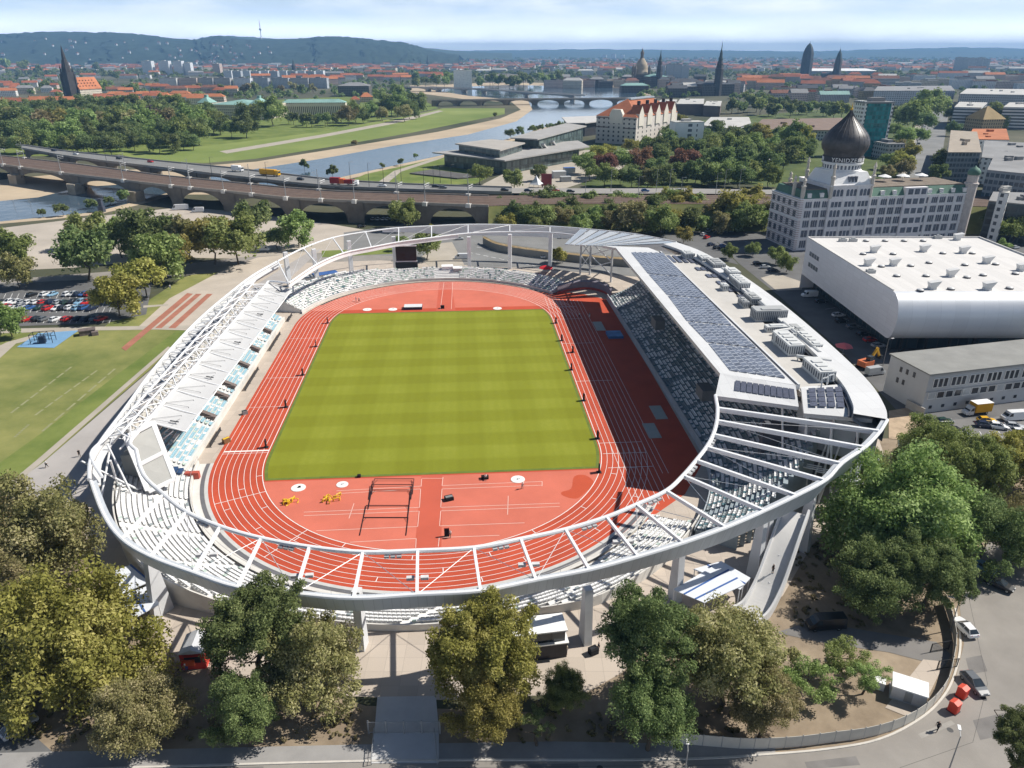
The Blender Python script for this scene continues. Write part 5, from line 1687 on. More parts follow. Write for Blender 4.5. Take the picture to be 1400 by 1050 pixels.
bank_far = [at(x, y, ZV - 0.5) for x, y in [(668, 268), (726, 267.5), (800, 267), (930, 267), (1080, 267), (1200, 267), (1420, 270)]]
mb = MB()
mb.ribbon([p + Vector((0, 0, 0.2)) for p in bank_near], [p + Vector((0, 0, 0.2)) for p in bank_far])
tag(mb.build('rail_bed', ballast), kind='structure')
mb = MB()
mb.ribbon([Vector((p.x, p.y - 15, 0)) for p in bank_near], bank_near)
mb.ribbon(bank_far, [Vector((p.x, p.y + 10, 0)) for p in bank_far])
tag(mb.build('rail_bank', M('bank_grass', (0.10, 0.13, 0.035), 0.95, 0, 0.25, 0.08, col2=(0.17, 0.17, 0.06), detail=8)), kind='structure')
mb = MB()
for r in range(4):
 for dw in (0, 1):
  A = [p.lerp(q, 0.14 + 0.23 * r + 0.045 * dw) + Vector((0, 0, 0.4)) for p, q in zip(bank_near, bank_far)]
  B = [p + Vector((0, 0.22, 0)) for p in A]
  mb.ribbon(A, B)
tag(mb.build('rail_track', rail_m), kind='structure')
ZR = 10.0
nr = [at(x, y, ZR) for x, y in [(30, 203), (82, 212.5), (137, 220), (223, 230), (316, 241), (391, 249.5), (460, 256), (560, 260), (700, 264)]]
fr_ = [at(x, y, ZR) for x, y in [(30, 198.5), (82, 206), (137, 212), (223, 221), (316, 230), (391, 239), (460, 247), (560, 252.5), (700, 257)]]
road_b, fr1, fr2 = arched_bridge('road_bridge', 'grey road bridge with moving traffic, behind the rail viaduct', nr, fr_, ZR, share(nr, [36, 90, 140, 200, 262, 330, 400, 480, 570, 690]), 7.0, 6.0,
                                 [grey_road, stone, M('parapet_grey', (0.32, 0.31, 0.29), 0.85, 0, 0.1, 0.3)], 0.9, -1.5, 1.6, 0)
mb = MB()
for (q0, q1) in [((700, 264), (700, 257)), ]:
 pass
rd_n = [at(x, y, ZR - 0.2) for x, y in [(698, 264), (800, 264.5), (930, 264.5), (1060, 265.5), (1240, 266)]]
rd_f = [at(x, y, ZR - 0.2) for x, y in [(698, 257), (800, 257.5), (930, 257.5), (1060, 259.5), (1240, 260)]]
mb.ribbon(rd_n, rd_f)
tag(mb.build('road', M('road_pale', (0.30, 0.285, 0.265), 0.9, 0, 0.12, 0.05)), kind='structure')
mb = MB()
mb.ribbon(rd_f, [Vector((p.x, p.y + 26, 0)) for p in rd_f])
tag(mb.build('road_bank', MC['bank_grass']), kind='structure')
ab_n = [at(x, y, 9) for x, y in [(590, 137.5), (640, 137), (700, 136), (760, 135.5), (830, 135), (900, 134)]]
ab_f = [p + Vector((3, 17, 0)) for p in ab_n]
arched_bridge('arched_bridge', 'old sandstone bridge of wide arches over the river beyond the meadow', ab_n, ab_f, 9, share(ab_n, [592, 622, 655, 690, 729, 767, 802, 840, 880]), 7.5, 6.2,
              [MC['road_pale'], M('sandstone_old', (0.20, 0.17, 0.13), 0.9, 0, 0.25, 0.1), M('parapet_old', (0.40, 0.36, 0.30), 0.85, 0, 0.12, 0.1)], 1.0, -1.5, 1.5, 0)
fb_n = [at(x, y, 9) for x, y in [(545, 119), (600, 120), (660, 122), (740, 128), (800, 131)]]
fb_f = [p + Vector((6, 24, 0)) for p in fb_n]
arched_bridge('flat_bridge', 'long flat concrete bridge furthest up the river', fb_n, fb_f, 9, share(fb_n, [548, 583, 598, 632, 660, 720, 780]), 6.0, 4.0,
              [MC['road_pale'], M('bridge_concrete', (0.38, 0.37, 0.35), 0.9, 0, 0.1, 0.1), M('bridge_edge', (0.5, 0.49, 0.47), 0.85, 0, 0.1, 0.1)], 1.0, -1.5, 1.5, 0)
mast_proto = None
msx = [4, 28, 85, 170, 234, 262, 304, 345, 391, 440, 483, 545, 582, 640]
mastn = 0
for k, x in enumerate(msx):
 for side, P in ((0, nearv), (1, farv)):
  if side == 1 and k % 2 == 0:
   continue
  s = share(nearv, [x])[0]
  p = (fn_(s) if side == 0 else ff_(s)) + Vector((nearv[0].x, nearv[0].y, 0))
  if mast_proto is None:
   mast_proto = thing('catenary_mast', 'x', 'mast', (0, 0, 0))
   mb = MB(); mb.box(-1.3, -1.0, -1.0, 1.3, 1.0, 0.9); mb.build('footing', pale_concrete, mast_proto)
   mb = MB(); mb.tube((0, 0, 0.9), (0, 0, 11.5), 0.24, 6, r2=0.15); mb.build('pole', galv, mast_proto)
   mb = MB(); mb.tube((0, 0, 9.3), (0.8, 3.6, 9.9), 0.09, 5); mb.tube((0, 0, 8.3), (0.8, 3.4, 9.0), 0.07, 5); mb.tube((0, 0, 10.8), (0.8, 3.6, 9.9), 0.05, 5)
   mb.build('bracket', galv, mast_proto)
   o = mast_proto
  else:
   o = copy_tree(mast_proto)
  o.location = (p.x, p.y, ZV)
  o.rotation_euler.z = -0.42 + (PI if side else 0)
  tag(o, f'{"leftmost" if mastn == 0 else ORD[mastn] + " from the left of the"} grey overhead line mast{"" if mastn == 0 else "s"} along the rail viaduct', 'mast', 'overhead line masts on the rail viaduct')
  mastn += 1
o = None
pole_px = [(800, 272), (872, 274), (930, 275), (978, 268), (990, 262), (897, 262), (915, 262), (835, 262), (1010, 262)]
for k, (x, y) in enumerate(pole_px):
 p = at(x, y, ZV - 1)
 q = thing('street_pole', f'{"leftmost" if k == 0 else ORD[k] + " from the left of the"} slim pole{"" if k == 0 else "s"} along the raised road before the park', 'pole', p, 0, 'poles on the raised road')
 mb = MB(); mb.tube((0, 0, 0), (0, 0, 12), 0.16, 6, r2=0.09); mb.build('post', galv, q)
 mb = MB(); mb.tube((0, 0, 11.8), (1.8, 0, 12.1), 0.07, 5); mb.obox((1.9, 0, 12.0), (0.9, 0.35, 0.14)); mb.build('lamp_head', galv, q)
pole_lawn = [(480, 256, 19), (505, 258, 19), (525, 256, 17), (549, 253, 15), (580, 262, 17), (593, 256, 16), (617, 254, 16), (602, 250, 13), (366, 252, 17), (290, 240, 15), (146, 222, 13)]
for k, (x, y, hh) in enumerate(pole_lawn):
 p = at(x, y, ZV - 1.5)
 q = thing('street_pole', f'{"leftmost" if k == 0 else ORD[k] + " of the"} tall pole{"" if k == 0 else "s"} counted along the kerb of the road bridge', 'pole', p, 0, 'poles on the road bridge')
 mb = MB(); mb.tube((0, 0, 0), (0, 0, hh * 0.75), 0.16, 6, r2=0.09); mb.build('post', dark_metal, q)
 mb = MB(); mb.tube((0, 0, hh * 0.73), (1.6, 0.6, hh * 0.75), 0.07, 5); mb.obox((1.7, 0.6, hh * 0.74), (0.8, 0.3, 0.12)); mb.build('lamp_head', galv, q)
def frame_of(A, B):
 d = (B - A); d.z = 0
 L = d.length
 d.normalize()
 return d, Vector((-d.y, d.x, 0)), L, math.atan2(d.y, d.x)
def windows(root, spots, w, h, m, frame_m=None, name='window', depth_=0.12, y=0.0, axis='x', split=0):
 """window on a wall in the plane y = const (facing -y) or x = const (facing -x); spots: (s, z) lower left"""
 for s, z in spots:
  mb = MB()
  if axis == 'x':
   mb.box(s, y - depth_, z, s + w, y + 0.05, z + h)
  else:
   mb.box(y - depth_, s, z, y + 0.05, s + w, z + h)
  o = mb.build(name, m, root)
  if frame_m:
   mb = MB()
   t = 0.12
   if axis == 'x':
    a0, a1 = y - depth_ - 0.04, y + 0.03
    mb.box(s - t, a0, z + h, s + w + t, a1, z + h + t); mb.box(s - t, a0, z - t, s + w + t, a1, z)
    mb.box(s - t, a0, z, s, a1, z + h); mb.box(s + w, a0, z, s + w + t, a1, z + h)
    for q in range(split):
     c = s + w * (q + 1) / (split + 1)
     mb.box(c - 0.07, a0, z, c + 0.07, a1, z + h)
   else:
    a0, a1 = y - depth_ - 0.04, y + 0.03
    mb.box(a0, s - t, z + h, a1, s + w + t, z + h + t); mb.box(a0, s - t, z - t, a1, s + w + t, z)
    mb.box(a0, s - t, z, a1, s, z + h); mb.box(a0, s + w, z, a1, s + w + t, z + h)
   mb.build('frame', frame_m, o)
fac_wall = M('factory_stone', (0.76, 0.735, 0.74), 0.8, 0, 0.10, 0.25, detail=8)
fac_trim = M('factory_trim', (0.80, 0.78, 0.77), 0.8, 0, 0.08, 0.4)
fac_red = M('factory_band', (0.50, 0.41, 0.40), 0.8, 0, 0.1, 0.4)
copper = M('copper_green', (0.10, 0.19, 0.145), 0.7, 0.1, 0.2, 0.25)
glassw = M('window_glass', (0.12, 0.14, 0.18), 0.15, 0, 0.4, 0.5, spec=0.6)
A = at(1084, 343); B = at(1312, 331)
d, n_, L, rz = frame_of(A, B)
fac = thing('domed_factory', 'mosque style cream factory with a dark onion dome, behind the silver hall', 'factory', (A.x, A.y, 0), rz)
D_ = 24.0
EV = 22.5
mb = MB()
mb.box(0, 0, 0, L, D_, EV)
mb.build('wall', fac_wall, fac)
mb = MB()
for k in range(24):
 mb.box(-0.08, -0.1, 0.6 + k * 0.92, 1.3, D_ + 0.05, 1.0 + k * 0.92)
 mb.box(L - 2.2, -0.1, 0.6 + k * 0.92, L + 0.08, D_ + 0.05, 1.0 + k * 0.92)
mb.build('stone_bands', fac_red, fac)
mb = MB()
for z in (5.0, 9.3, 13.6, 17.8, EV - 0.3):
 mb.box(-0.25, -0.25, z, L + 0.25, D_ + 0.25, z + 0.4)
mb.build('cornice', fac_trim, fac)
CX = 23.2
bays = []
x = 2.4
while x < L - 4:
 inb = CX - 9.6 < x < CX + 9.0
 w_ = 3.1 if not inb else 2.75
 bays.append((x, w_))
 x += w_ + (0.9 if (len(bays) % 3) else 1.7)
mb = MB()
for x, w_ in bays:
 mb.box(x + w_ + 0.15, -0.32, 0, x + w_ + 0.75, 0.0, EV - 0.3)
mb.build('pilasters', fac_trim, fac)
for ri, (z, h) in enumerate([(1.2, 3.2), (5.9, 3.0), (10.2, 3.0), (14.5, 2.9), (18.7, 2.6)]):
 for x, w_ in bays:
  mb = MB()
  k3 = 3 if ri != 1 else 2
  ww = w_ / k3
  for q in range(k3):
   a = x + q * ww + 0.08
   b2 = x + (q + 1) * ww - 0.08
   mb.box(a, -0.05, z, b2, 0.1, z + h - (0.35 if ri in (2, 4) else 0))
   if ri in (2, 4):
    c = (a + b2) / 2; r = (b2 - a) / 2
    mb.add([(c + r * math.cos(t), -0.05, z + h - 0.35 + r * math.sin(t)) for t in [PI * i / 6 for i in range(7)]], [tuple(range(7))])
  mb.build('window', glassw, fac)
for ri, (z, h) in enumerate([(1.2, 3.2), (5.9, 3.0), (10.2, 3.0), (14.5, 2.9), (18.7, 2.6)]):
 windows(fac, [(y, z) for y in (2.5, 7.2, 12, 16.6, 20.8)], 2.2, h - 0.3, glassw, None, axis='y', y=0.0, depth_=0.08)
mb = MB()
def mans(x0, x1):
 mb.add([(x0, -0.1, EV + 0.1), (x1, -0.1, EV + 0.1), (x1, 1.8, EV + 3.4), (x0, 1.8, EV + 3.4)], [(0, 1, 2, 3)])
 mb.add([(x0, D_ + 0.1, EV + 0.1), (x1, D_ + 0.1, EV + 0.1), (x1, D_ - 1.8, EV + 3.4), (x0, D_ - 1.8, EV + 3.4)], [(3, 2, 1, 0)])
 mb.add([(x0, -0.1, EV + 0.1), (x0, 1.8, EV + 3.4), (x0, D_ - 1.8, EV + 3.4), (x0, D_ + 0.1, EV + 0.1)], [(0, 1, 2, 3)])
 mb.add([(x1, -0.1, EV + 0.1), (x1, 1.8, EV + 3.4), (x1, D_ - 1.8, EV + 3.4), (x1, D_ + 0.1, EV + 0.1)], [(3, 2, 1, 0)])
 mb.add([(x0, 1.8, EV + 3.4), (x1, 1.8, EV + 3.4), (x1, D_ - 1.8, EV + 3.4), (x0, D_ - 1.8, EV + 3.4)], [(0, 1, 2, 3)])
mans(1.5, L - 1.5)
mb.build('mansard_roof', copper, fac)
mb = MB()
mb.box(3, 2.2, EV + 3.35, L - 3, D_ - 2.2, EV + 3.8)
mb.build('roof_terrace', M('terrace_brown', (0.20, 0.165, 0.13), 0.9, 0, 0.2, 0.3), fac)
for k in range(14):
 x = 4 + k * (L - 8) / 13
 if CX - 11 < x < CX + 11:
  continue
 mb = MB()
 mb.box(x - 0.9, 0.1, EV + 0.4, x + 0.9, 1.4, EV + 2.3)
 mb.build('dormer', fac_trim, fac)
mb = MB()
mb.box(CX - 10.2, -0.9, 0, CX + 9.6, D_ + 0.4, EV + 5.0)
mb.build('tower_block', fac_wall, fac)
mb = MB()
mb.box(CX - 10.6, -1.3, EV + 5.0, CX + 10.0, D_ + 0.6, EV + 5.6); mb.box(CX - 10.4, -1.1, 17.8, CX + 9.8, -0.9, 18.2); mb.box(CX - 10.4, -1.1, 9.3, CX + 9.8, -0.9, 9.7)
mb.box(CX - 10.4, -1.1, 13.6, CX + 9.8, -0.9, 14.0); mb.box(CX - 10.4, -1.1, 5, CX + 9.8, -0.9, 5.4); mb.box(CX - 10.4, -1.1, EV - .3, CX + 9.8, -0.9, EV + 0.1)
for q in range(4):
 x = CX - 10.2 + q * 6.5
 mb.box(x, -1.15, 0, x + 0.6, -0.9, EV + 5)
mb.build('cornice', fac_trim, fac)
for ri, z in enumerate((1.2, 5.9, 10.2, 14.5, 18.7, 23.3)):
 for q in range(3):
  mb = MB()
  for s_ in range(3):
   a = CX - 9.0 + q * 6.5 + s_ * 1.75
   h = 3.0
   mb.box(a, -0.97, z, a + 1.35, -0.85, z + h - 0.7)
   if ri in (2, 3, 5):
    mb.add([(a + 0.675 + 0.675 * math.cos(t), -0.97, z + h - 0.7 + 0.675 * math.sin(t)) for t in [PI * i / 6 for i in range(7)]], [tuple(range(7))])
  mb.build('window', glassw, fac)
mb = MB()
mb.box(CX + 27, -0.7, 0, CX + 38, D_ * 0.4, EV + 3.4)
mb.build('gable_block', fac_wall, fac)
for z in (5.9, 10.2, 14.5, 18.7, 22.9):
 for q in range(3):
  mb = MB()
  mb.box(CX + 28.2 + q * 3.3, -0.77, z, CX + 30.6 + q * 3.3, -0.65, z + 2.4)
  mb.build('window', glassw, fac)
DY = 9.5
mb = MB()
Zt = EV + 5.6
mb.add([(CX + sx * 9.6, DY + sy * 10.2, Zt) for sx, sy in ((-1, -1), (1, -1), (1, 1), (-1, 1))] + [(CX + sx * 7.6, DY + sy * 8.0, Zt + 5.0) for sx, sy in ((-1, -1), (1, -1), (1, 1), (-1, 1))],
       [(0, 1, 5, 4), (1, 2, 6, 5), (2, 3, 7, 6), (3, 0, 4, 7), (4, 5, 6, 7)])
mb.build('dome_base', white_paint, fac)
mb = MB()
for q in (-1.6, 0, 1.6):
 mb.box(CX + q - 0.45, DY - 9.9, Zt + 1.0, CX + q + 0.45, DY - 8.8, Zt + 3.4)
mb.build('window', glassw, fac)
mb = MB()
mb.revolve([(8.4, 0), (8.4, 0.8), (7.9, 1.0), (7.9, 3.2), (8.6, 3.4), (8.6, 4.0), (8.1, 4.2)], 32, (CX, DY, Zt + 4.6))
mb.build('drum', white_paint, fac)
mb = MB()
for k in range(32):
 t = 2 * PI * k / 32
 mb.obox((CX + 7.92 * math.cos(t), DY + 7.92 * math.sin(t), Zt + 5.9), (0.1, 0.8, 1.6), t)
mb.build('drum_windows', glassw, fac)
ZD = Zt + 10.9
dome_m = M('dome_lead', (0.07, 0.067, 0.069), 0.46, 0.15, 0.25, 0.6, spec=0.5)
prof = [(8.0, 0), (8.15, 1.0), (8.6, 2.2), (9.3, 3.4), (9.75, 5.2), (9.6, 7.2), (8.8, 9.4), (7.3, 11.6), (5.4, 13.8), (3.5, 15.9), (1.9, 17.8), (0.8, 19.6), (0.25, 20.8)]
prof = [(r, z * 0.9) for r, z in prof]
mb = MB()
mb.revolve([(p.x, p.y) for p in spline([Vector((r, z, 0)) for r, z in prof], 3)], 48, (CX, DY, ZD))
dome = mb.build('dome', dome_m, fac, smooth=True)
mb = MB()
for k in range(24):
 t = 2 * PI * k / 24
 pts = [(CX + (r + 0.04) * math.cos(t), DY + (r + 0.04) * math.sin(t), ZD + z) for r, z in prof[2:]]
 mb.path(pts, 0.08, 4)
mb.build('dome_ribs', dome_m, fac)
mb = MB()
gold = M('gold_leaf', (0.75, 0.48, 0.08), 0.3, 0.8, 0.05, 1)
mb.revolve([(0.05, 0), (0.5, 0.3), (0.6, 0.8), (0.35, 1.2), (0.15, 1.6), (0.3, 2.0), (0.08, 2.4), (0.02, 3.4)], 10, (CX, DY, ZD + 18.5))
mb.build('finial', gold, fac)
mb = MB()
mb.revolve([(8.1, 0.0), (8.5, 0.02), (8.5, 2.2), (8.05, 2.25)], 40, (CX, DY, ZD - 2.15), cap=False)
mb.build('name_band', M('band_dark', (0.05, 0.05, 0.055), 0.6, 0.1, 0.2, 1), fac)
def lettering(text, size, name, m, parent, bend=None, origin=(0, 0, 0), rz_=0.0, ext=0.05, yaw=0.0):
 cu = bpy.data.curves.new(name, 'FONT')
 cu.body = text
 cu.size = size
 cu.align_x = 'CENTER'
 cu.extrude = ext
 cu.space_character = 1.12
 tmp = bpy.data.objects.new(name, cu)
 COL.objects.link(tmp)
 dg = bpy.context.evaluated_depsgraph_get()
 me = bpy.data.meshes.new_from_object(tmp.evaluated_get(dg))
 bpy.data.objects.remove(tmp)
 for v in me.vertices:
  x, y, z = v.co
  if bend:
   t = -PI / 2 + yaw + x / bend
   v.co = (origin[0] + (bend + z) * math.cos(t), origin[1] + (bend + z) * math.sin(t), origin[2] + y)
  else:
   v.co = (origin[0] + x, origin[1] - z, origin[2] + y)
 me.materials.clear()
 me.materials.append(m)
 o = bpy.data.objects.new(name, me)
 COL.objects.link(o)
 o.parent = parent
 return o
lettering('YENIDZE', 2.45, 'name_lettering', white_paint, fac, 8.56, (CX, DY, ZD - 1.95), ext=0.1, yaw=-0.52)
for t in (-1.35, -1.75, 1.25, 0.85, 2.4, 3.2):
 mb = MB()
 tt = -PI / 2 - 0.52 + t
 for q in range(5):
  a = tt + (q - 2) * 0.06
  mb.obox((CX + 8.53 * math.cos(a), DY + 8.53 * math.sin(a), ZD - 1.9 + 0.12 * (q % 2)), (0.1, 0.3, 1.5), a)
 mb.build('ornament', white_paint, fac)
for x, y, zt, r in [(CX - 9.9, -0.6, 37.5, 0.75), (CX + 9.4, -0.6, 37.5, 0.75), (CX - 9.9, 19.5, 37.5, 0.75), (CX + 9.4, 19.5, 37.5, 0.75), (1.2, 1.2, 31.5, 0.9), (1.2, 8.5, 31.5, 0.8), (7, 22, 31.0, 0.8)]:
 mb = MB()
 z0 = EV
 mb.revolve([(r, z0), (r, z0 + (zt - z0) * 0.55), (r * 1.35, z0 + (zt - z0) * 0.58), (r * 1.35, z0 + (zt - z0) * 0.62), (r * 0.75, z0 + (zt - z0) * 0.64), (r * 0.7, z0 + (zt - z0) * 0.82), (r * 0.95, z0 + (zt - z0) * 0.86), (r * 0.5, z0 + (zt - z0) * 0.94), (0.04, zt)], 10, (x, y, 0))
 mb.build('minaret', M('minaret_cream', (0.58, 0.53, 0.46), 0.8, 0, 0.1, 0.6), fac)
mb = MB()
mb.revolve([(2.6, 0), (2.6, EV + 3.5), (3.0, EV + 3.7), (3.0, EV + 4.3), (2.3, EV + 4.4), (2.3, EV + 7.6), (2.6, EV + 7.8)], 14, (L - 0.6, 1.0, 0))
mb.build('corner_tower', M('tower_banded', (0.56, 0.50, 0.46), 0.8, 0, 0.14, 0.7), fac)
mb = MB()
mb.revolve([(2.4, 0), (2.7, 0.7), (2.5, 1.8), (1.6, 2.8), (0.5, 3.4), (0.05, 4.0)], 16, (L - 0.6, 1.0, EV + 7.8))
mb.build('small_dome', copper, fac, smooth=True)
for k in range(4):
 p = Matrix.Rotation(rz, 3, 'Z') @ Vector((CX + 17 + k * 9.5, 14.5, 0)) + Vector((A.x, A.y, EV + 3.8))
 q = thing('roof_parasol', f'{"leftmost" if k == 0 else ORD[k] + " from the left of four"} white parasol{"" if k == 0 else "s"} on the factory roof terrace', 'parasol', p, 0, 'white parasols on the roof terrace')
 mb = MB(); mb.revolve([(3.0, 2.2), (2.9, 2.3), (0.1, 3.3)], 8); mb.build('canopy', white_paint, q)
 mb = MB(); mb.tube((0, 0, 0), (0, 0, 2.9), 0.07, 6); mb.build('pole', galv, q)
Z0 = 18.8
HA = at(1103, 325, Z0)
hx0, hy1 = 107.5, HA.y
hy0 = 194.5
hall = thing('silver_hall', 'large silver hall with a rounded metal front, right of the grandstand', 'hall', (hx0, hy0, 0), 0.0)
LH = hy1 - hy0
WH = 62.5
alu = M_grid('aluminium_sheet', (0.60, 0.62, 0.65), (0.74, 0.76, 0.79), 4.0, 60.0, 0.985, 1.0, 0.45, 0.40, jitter=0.03, metal=0.25)
hallw = M_grid('hall_panels', (0.62, 0.62, 0.66), (0.76, 0.76, 0.80), 5.0, 1.35, 0.985, 0.965, 0.55, 0.5, jitter=0.035)
prof = []
for k in range(9):
 t = PI / 2 - (PI / 2) * k / 8
 prof.append((4.5 - 5.2 * math.cos(t), 12.0 + 6.8 * math.sin(t)))
for k in range(1, 7):
 t = (PI / 2) * k / 6
 prof.append((3.2 - 3.9 * math.cos(t), 12.0 - 6.6 * math.sin(t)))
mb = MB()
mb.ribbon([(0, y, z) for y, z in prof], [(WH, y, z) for y, z in prof])
fro = mb.build('rounded_front', alu, hall, smooth=True, boxuv=True)
mb = MB()
face = [(0, LH, 5.4), (0, LH, Z0)] + [(0, y, z) for y, z in prof]
mb.add(face, [tuple(range(len(face)))[::-1]])
mb.add([(WH, y, z) for _, y, z in face], [tuple(range(len(face)))])
mb.add([(0, LH, 0), (WH, LH, 0), (WH, LH, Z0), (0, LH, Z0)], [(3, 2, 1, 0)])
mb.add([(0, 3.2, 5.4), (WH, 3.2, 5.4), (WH, LH, 5.4), (0, LH, 5.4)], [(0, 1, 2, 3)])
mb.build('side_wall', hallw, hall, boxuv=True)
mb = MB()
mb.add([(0, 4.5, Z0), (WH, 4.5, Z0), (WH, LH, Z0), (0, LH, Z0)], [(0, 1, 2, 3)])
mb.box(0, LH - 0.4, Z0, WH, LH, Z0 + 0.5); mb.box(WH - 0.4, 5, Z0, WH, LH - 0.4, Z0 + 0.5); mb.box(0, 5, Z0, 0.4, LH - 0.4, Z0 + 0.4)
mb.build('roof', M_grid('hall_roof', (0.53, 0.515, 0.50), (0.62, 0.605, 0.585), 2.2, 14.0, 0.965, 0.99, 0.85, 0.85, jitter=0.05), hall, boxuv=True)
mb = MB()
mb.box(4.5, 7.5, 0, WH - 1, LH - 1.5, 5.38)
mb.build('glass_base', M_grid('hall_glass', (0.03, 0.035, 0.045), (0.04, 0.06, 0.075), 3.0, 5.2, 0.9, 0.8, 0.3, 0.1), hall, boxuv=True)
mb = MB()
for k in range(9):
 mb.box(5 + k * 7, 3.6, 0, 5.6 + k * 7, 4.2, 5.38)
mb.build('posts', dark_metal, hall)
mb = MB()
for z, a, b2 in ((13.4, 57.5, 66.5), (9.6, 57, 66)):
 for k in range(4):
  y = a + (b2 - a) * k / 4
  mb.box(-0.06, y, z, 0.02, y + 1.9, z + 1.5)
mb.build('side_windows', glassw, hall)
scoop_m = M('skylight_white', (0.66, 0.66, 0.65), 0.5, 0, 0.05, 1)
def roofpt(x, y):
 p = at(x, y, Z0)
 return p.x - hx0, p.y - hy0
for x, y in [(1194, 345), (1262, 344), (1316, 346), (1221, 363), (1348, 360), (1299, 378), (1274, 395), (1349, 396), (1186, 363), (1308, 328), (1395, 370)]:
 u, v = roofpt(x, y)
 mb = MB()
 mb.obox((u, v, Z0 + 0.01), (1.8, 1.8, 0.5))
 mb.add([(u - 0.8, v - 0.8, Z0 + .5), (u + 0.8, v - 0.8, Z0 + .5), (u + 0.8, v + 0.8, Z0 + .5), (u - 0.8, v + 0.8, Z0 + .5), (u - 1.2, v - 1.0, Z0 + 2.0), (u + 1.9, v - 1.0, Z0 + 2.5), (u + 1.9, v + 1.0, Z0 + 2.5), (u - 1.2, v + 1.0, Z0 + 2.0)],
           [(0, 1, 5, 4), (1, 2, 6, 5), (2, 3, 7, 6), (3, 0, 4, 7), (4, 5, 6, 7)])
 mb.build('roof_scoop', scoop_m, hall)
for x, y in [(1180, 348), (1221, 348), (1205, 365), (1245, 364), (1226, 378), (1266, 378), (1289, 347), (1329, 347), (1319, 363), (1270, 360), (1322, 380), (1344, 377), (1388, 375), (1361, 362), (1258, 398), (1300, 396), (1380, 395), (1184, 330), (1210, 330), (1236, 330), (1262, 330)]:
 u, v = roofpt(x, y)
 mb = MB()
 mb.revolve([(1.0, 0.01), (1.0, 0.45)], 12, (u, v, Z0), 0, cap=False)
 o = mb.build('skylight_curb', M('curb_dark', (0.10, 0.10, 0.11), 0.7, 0, 0.1, 1), hall)
 mb = MB()
 mb.revolve([(0.95, 0.4), (0.75, 0.62), (0.3, 0.75), (0.02, 0.78)], 12, (u, v, Z0))
 mb.build('skylight_dome', scoop_m, o, smooth=True)
for x, y in [(1152, 330), (1166, 330), (1282, 326), (1190, 373)]:
 u, v = roofpt(x, y)
 mb = MB(); mb.obox((u, v, Z0 + 0.01), (2.6, 1.4, 1.0)); mb.obox((u, v, Z0 + 1.01), (1.2, 0.7, 0.3)); mb.build('roof_unit', unit_g, hall)
B0 = at(1213, 535); B1 = at(1258, 566)
wb = thing('office_building', 'long white two storey building with a grey roof, before the silver hall', 'building', (B1.x, B1.y, 0), math.radians(14.0))
LW, DW, HW = 52.0, 13.2, 10.3
wbw = M('plaster_white', (0.50, 0.51, 0.52), 0.8, 0, 0.06, 0.15)
mb = MB(); mb.box(0, 0, 0, LW, DW, HW); mb.build('wall', wbw, wb)
mb = MB(); mb.box(-0.35, -0.35, HW, LW + 0.35, DW + 0.35, HW + 0.35); mb.build('roof', M('roof_felt', (0.26, 0.26, 0.245), 0.9, 0, 0.12, 0.2, detail=8), wb)
fr_m = white_paint
dk = M('pane_dark', (0.04, 0.045, 0.055), 0.2, 0, 0.5, 0.7)
for k in range(10):
 x = 1.6 + k * 5.2
 windows(wb, [(x + q * 1.45, 6.9) for q in range(3)], 1.05, 2.2, dk, fr_m)
for k in range(20):
 windows(wb, [(1.0 + k * 2.5, 3.9)], 1.9, 1.6, dk if k % 4 else M('pane_blind', (0.45, 0.47, 0.48), 0.5, 0, 0.1, 1), fr_m)
for k in range(14):
 windows(wb, [(2.0 + k * 3.6, 1.2)], 0.8, 0.8, dk)
windows(wb, [(y, z) for y, z in ((6.5, 7.6), (8.6, 7.4), (4.2, 7.8), (7.0, 4.6), (9.0, 4.4))], 0.7, 1.3, dk, None, axis='y')
mb = MB(); mb.box(-0.05, -0.12, 5.7, LW, 0, 5.95); mb.box(-0.05, -0.14, HW - 0.5, LW, 0, HW); mb.build('trim', M('trim_grey', (0.38, 0.39, 0.4), 0.7, 0, 0.1, 1), wb)
mb = MB()
a, b2 = at(1238, 557), at(1262, 570)
mb.beam(a + Vector((0, 0, 2.2)), b2 + Vector((0, 0, 2.2)), 0.3, 2.2)
o = tag(mb.build('yard_wall', concrete), 'short concrete wall at the corner of the white two storey building', 'wall')
gl = M_grid('curtain_glass', (0.05, 0.065, 0.06), (0.10, 0.135, 0.13), 2.4, 4.2, 0.88, 0.86, 0.4, 0.08, jitter=0.5)
slabm = M('canopy_roof', (0.36, 0.35, 0.335), 0.8, 0, 0.1, 0.08)
pale_slab = M('canopy_edge', (0.52, 0.51, 0.49), 0.8, 0, 0.06, 0.1)
ca = thing('congress_hall', 'angular glass congress hall with wide tilted roofs on the river bank', 'hall', at(690, 236), 0)
co_ = Vector(ca.location)
def blk(pxs, z, inset, mats, name_w, name_r, tilt=None, thick=0.9, z0=0):
 pts = [at(x, y, z) - co_ for x, y in pxs]
 c = sum(pts, Vector()) / len(pts)
 mb = MB()
 mb.prism([(p.x, p.y) for p in pts], z - thick, z, 0, bottom=True)
 mb.build(name_r, mats[1], ca)
 mb = MB()
 q = [c + (p - c) * inset for p in pts]
 mb.prism([(p.x, p.y) for p in q], z0, z - thick - 0.01, 0)
 mb.build(name_w, mats[0], ca, boxuv=True)
blk([(591, 208), (622, 205), (790, 192), (806, 200), (690, 219)], 11, 0.86, [gl, slabm], 'glass_wall', 'roof')
blk([(622, 196), (672, 190), (718, 195), (684, 205)], 17, 0.90, [gl, M('canopy_tan', (0.40, 0.375, 0.34), 0.85, 0, 0.1, 0.1)], 'glass_wall', 'roof', z0=11.2)
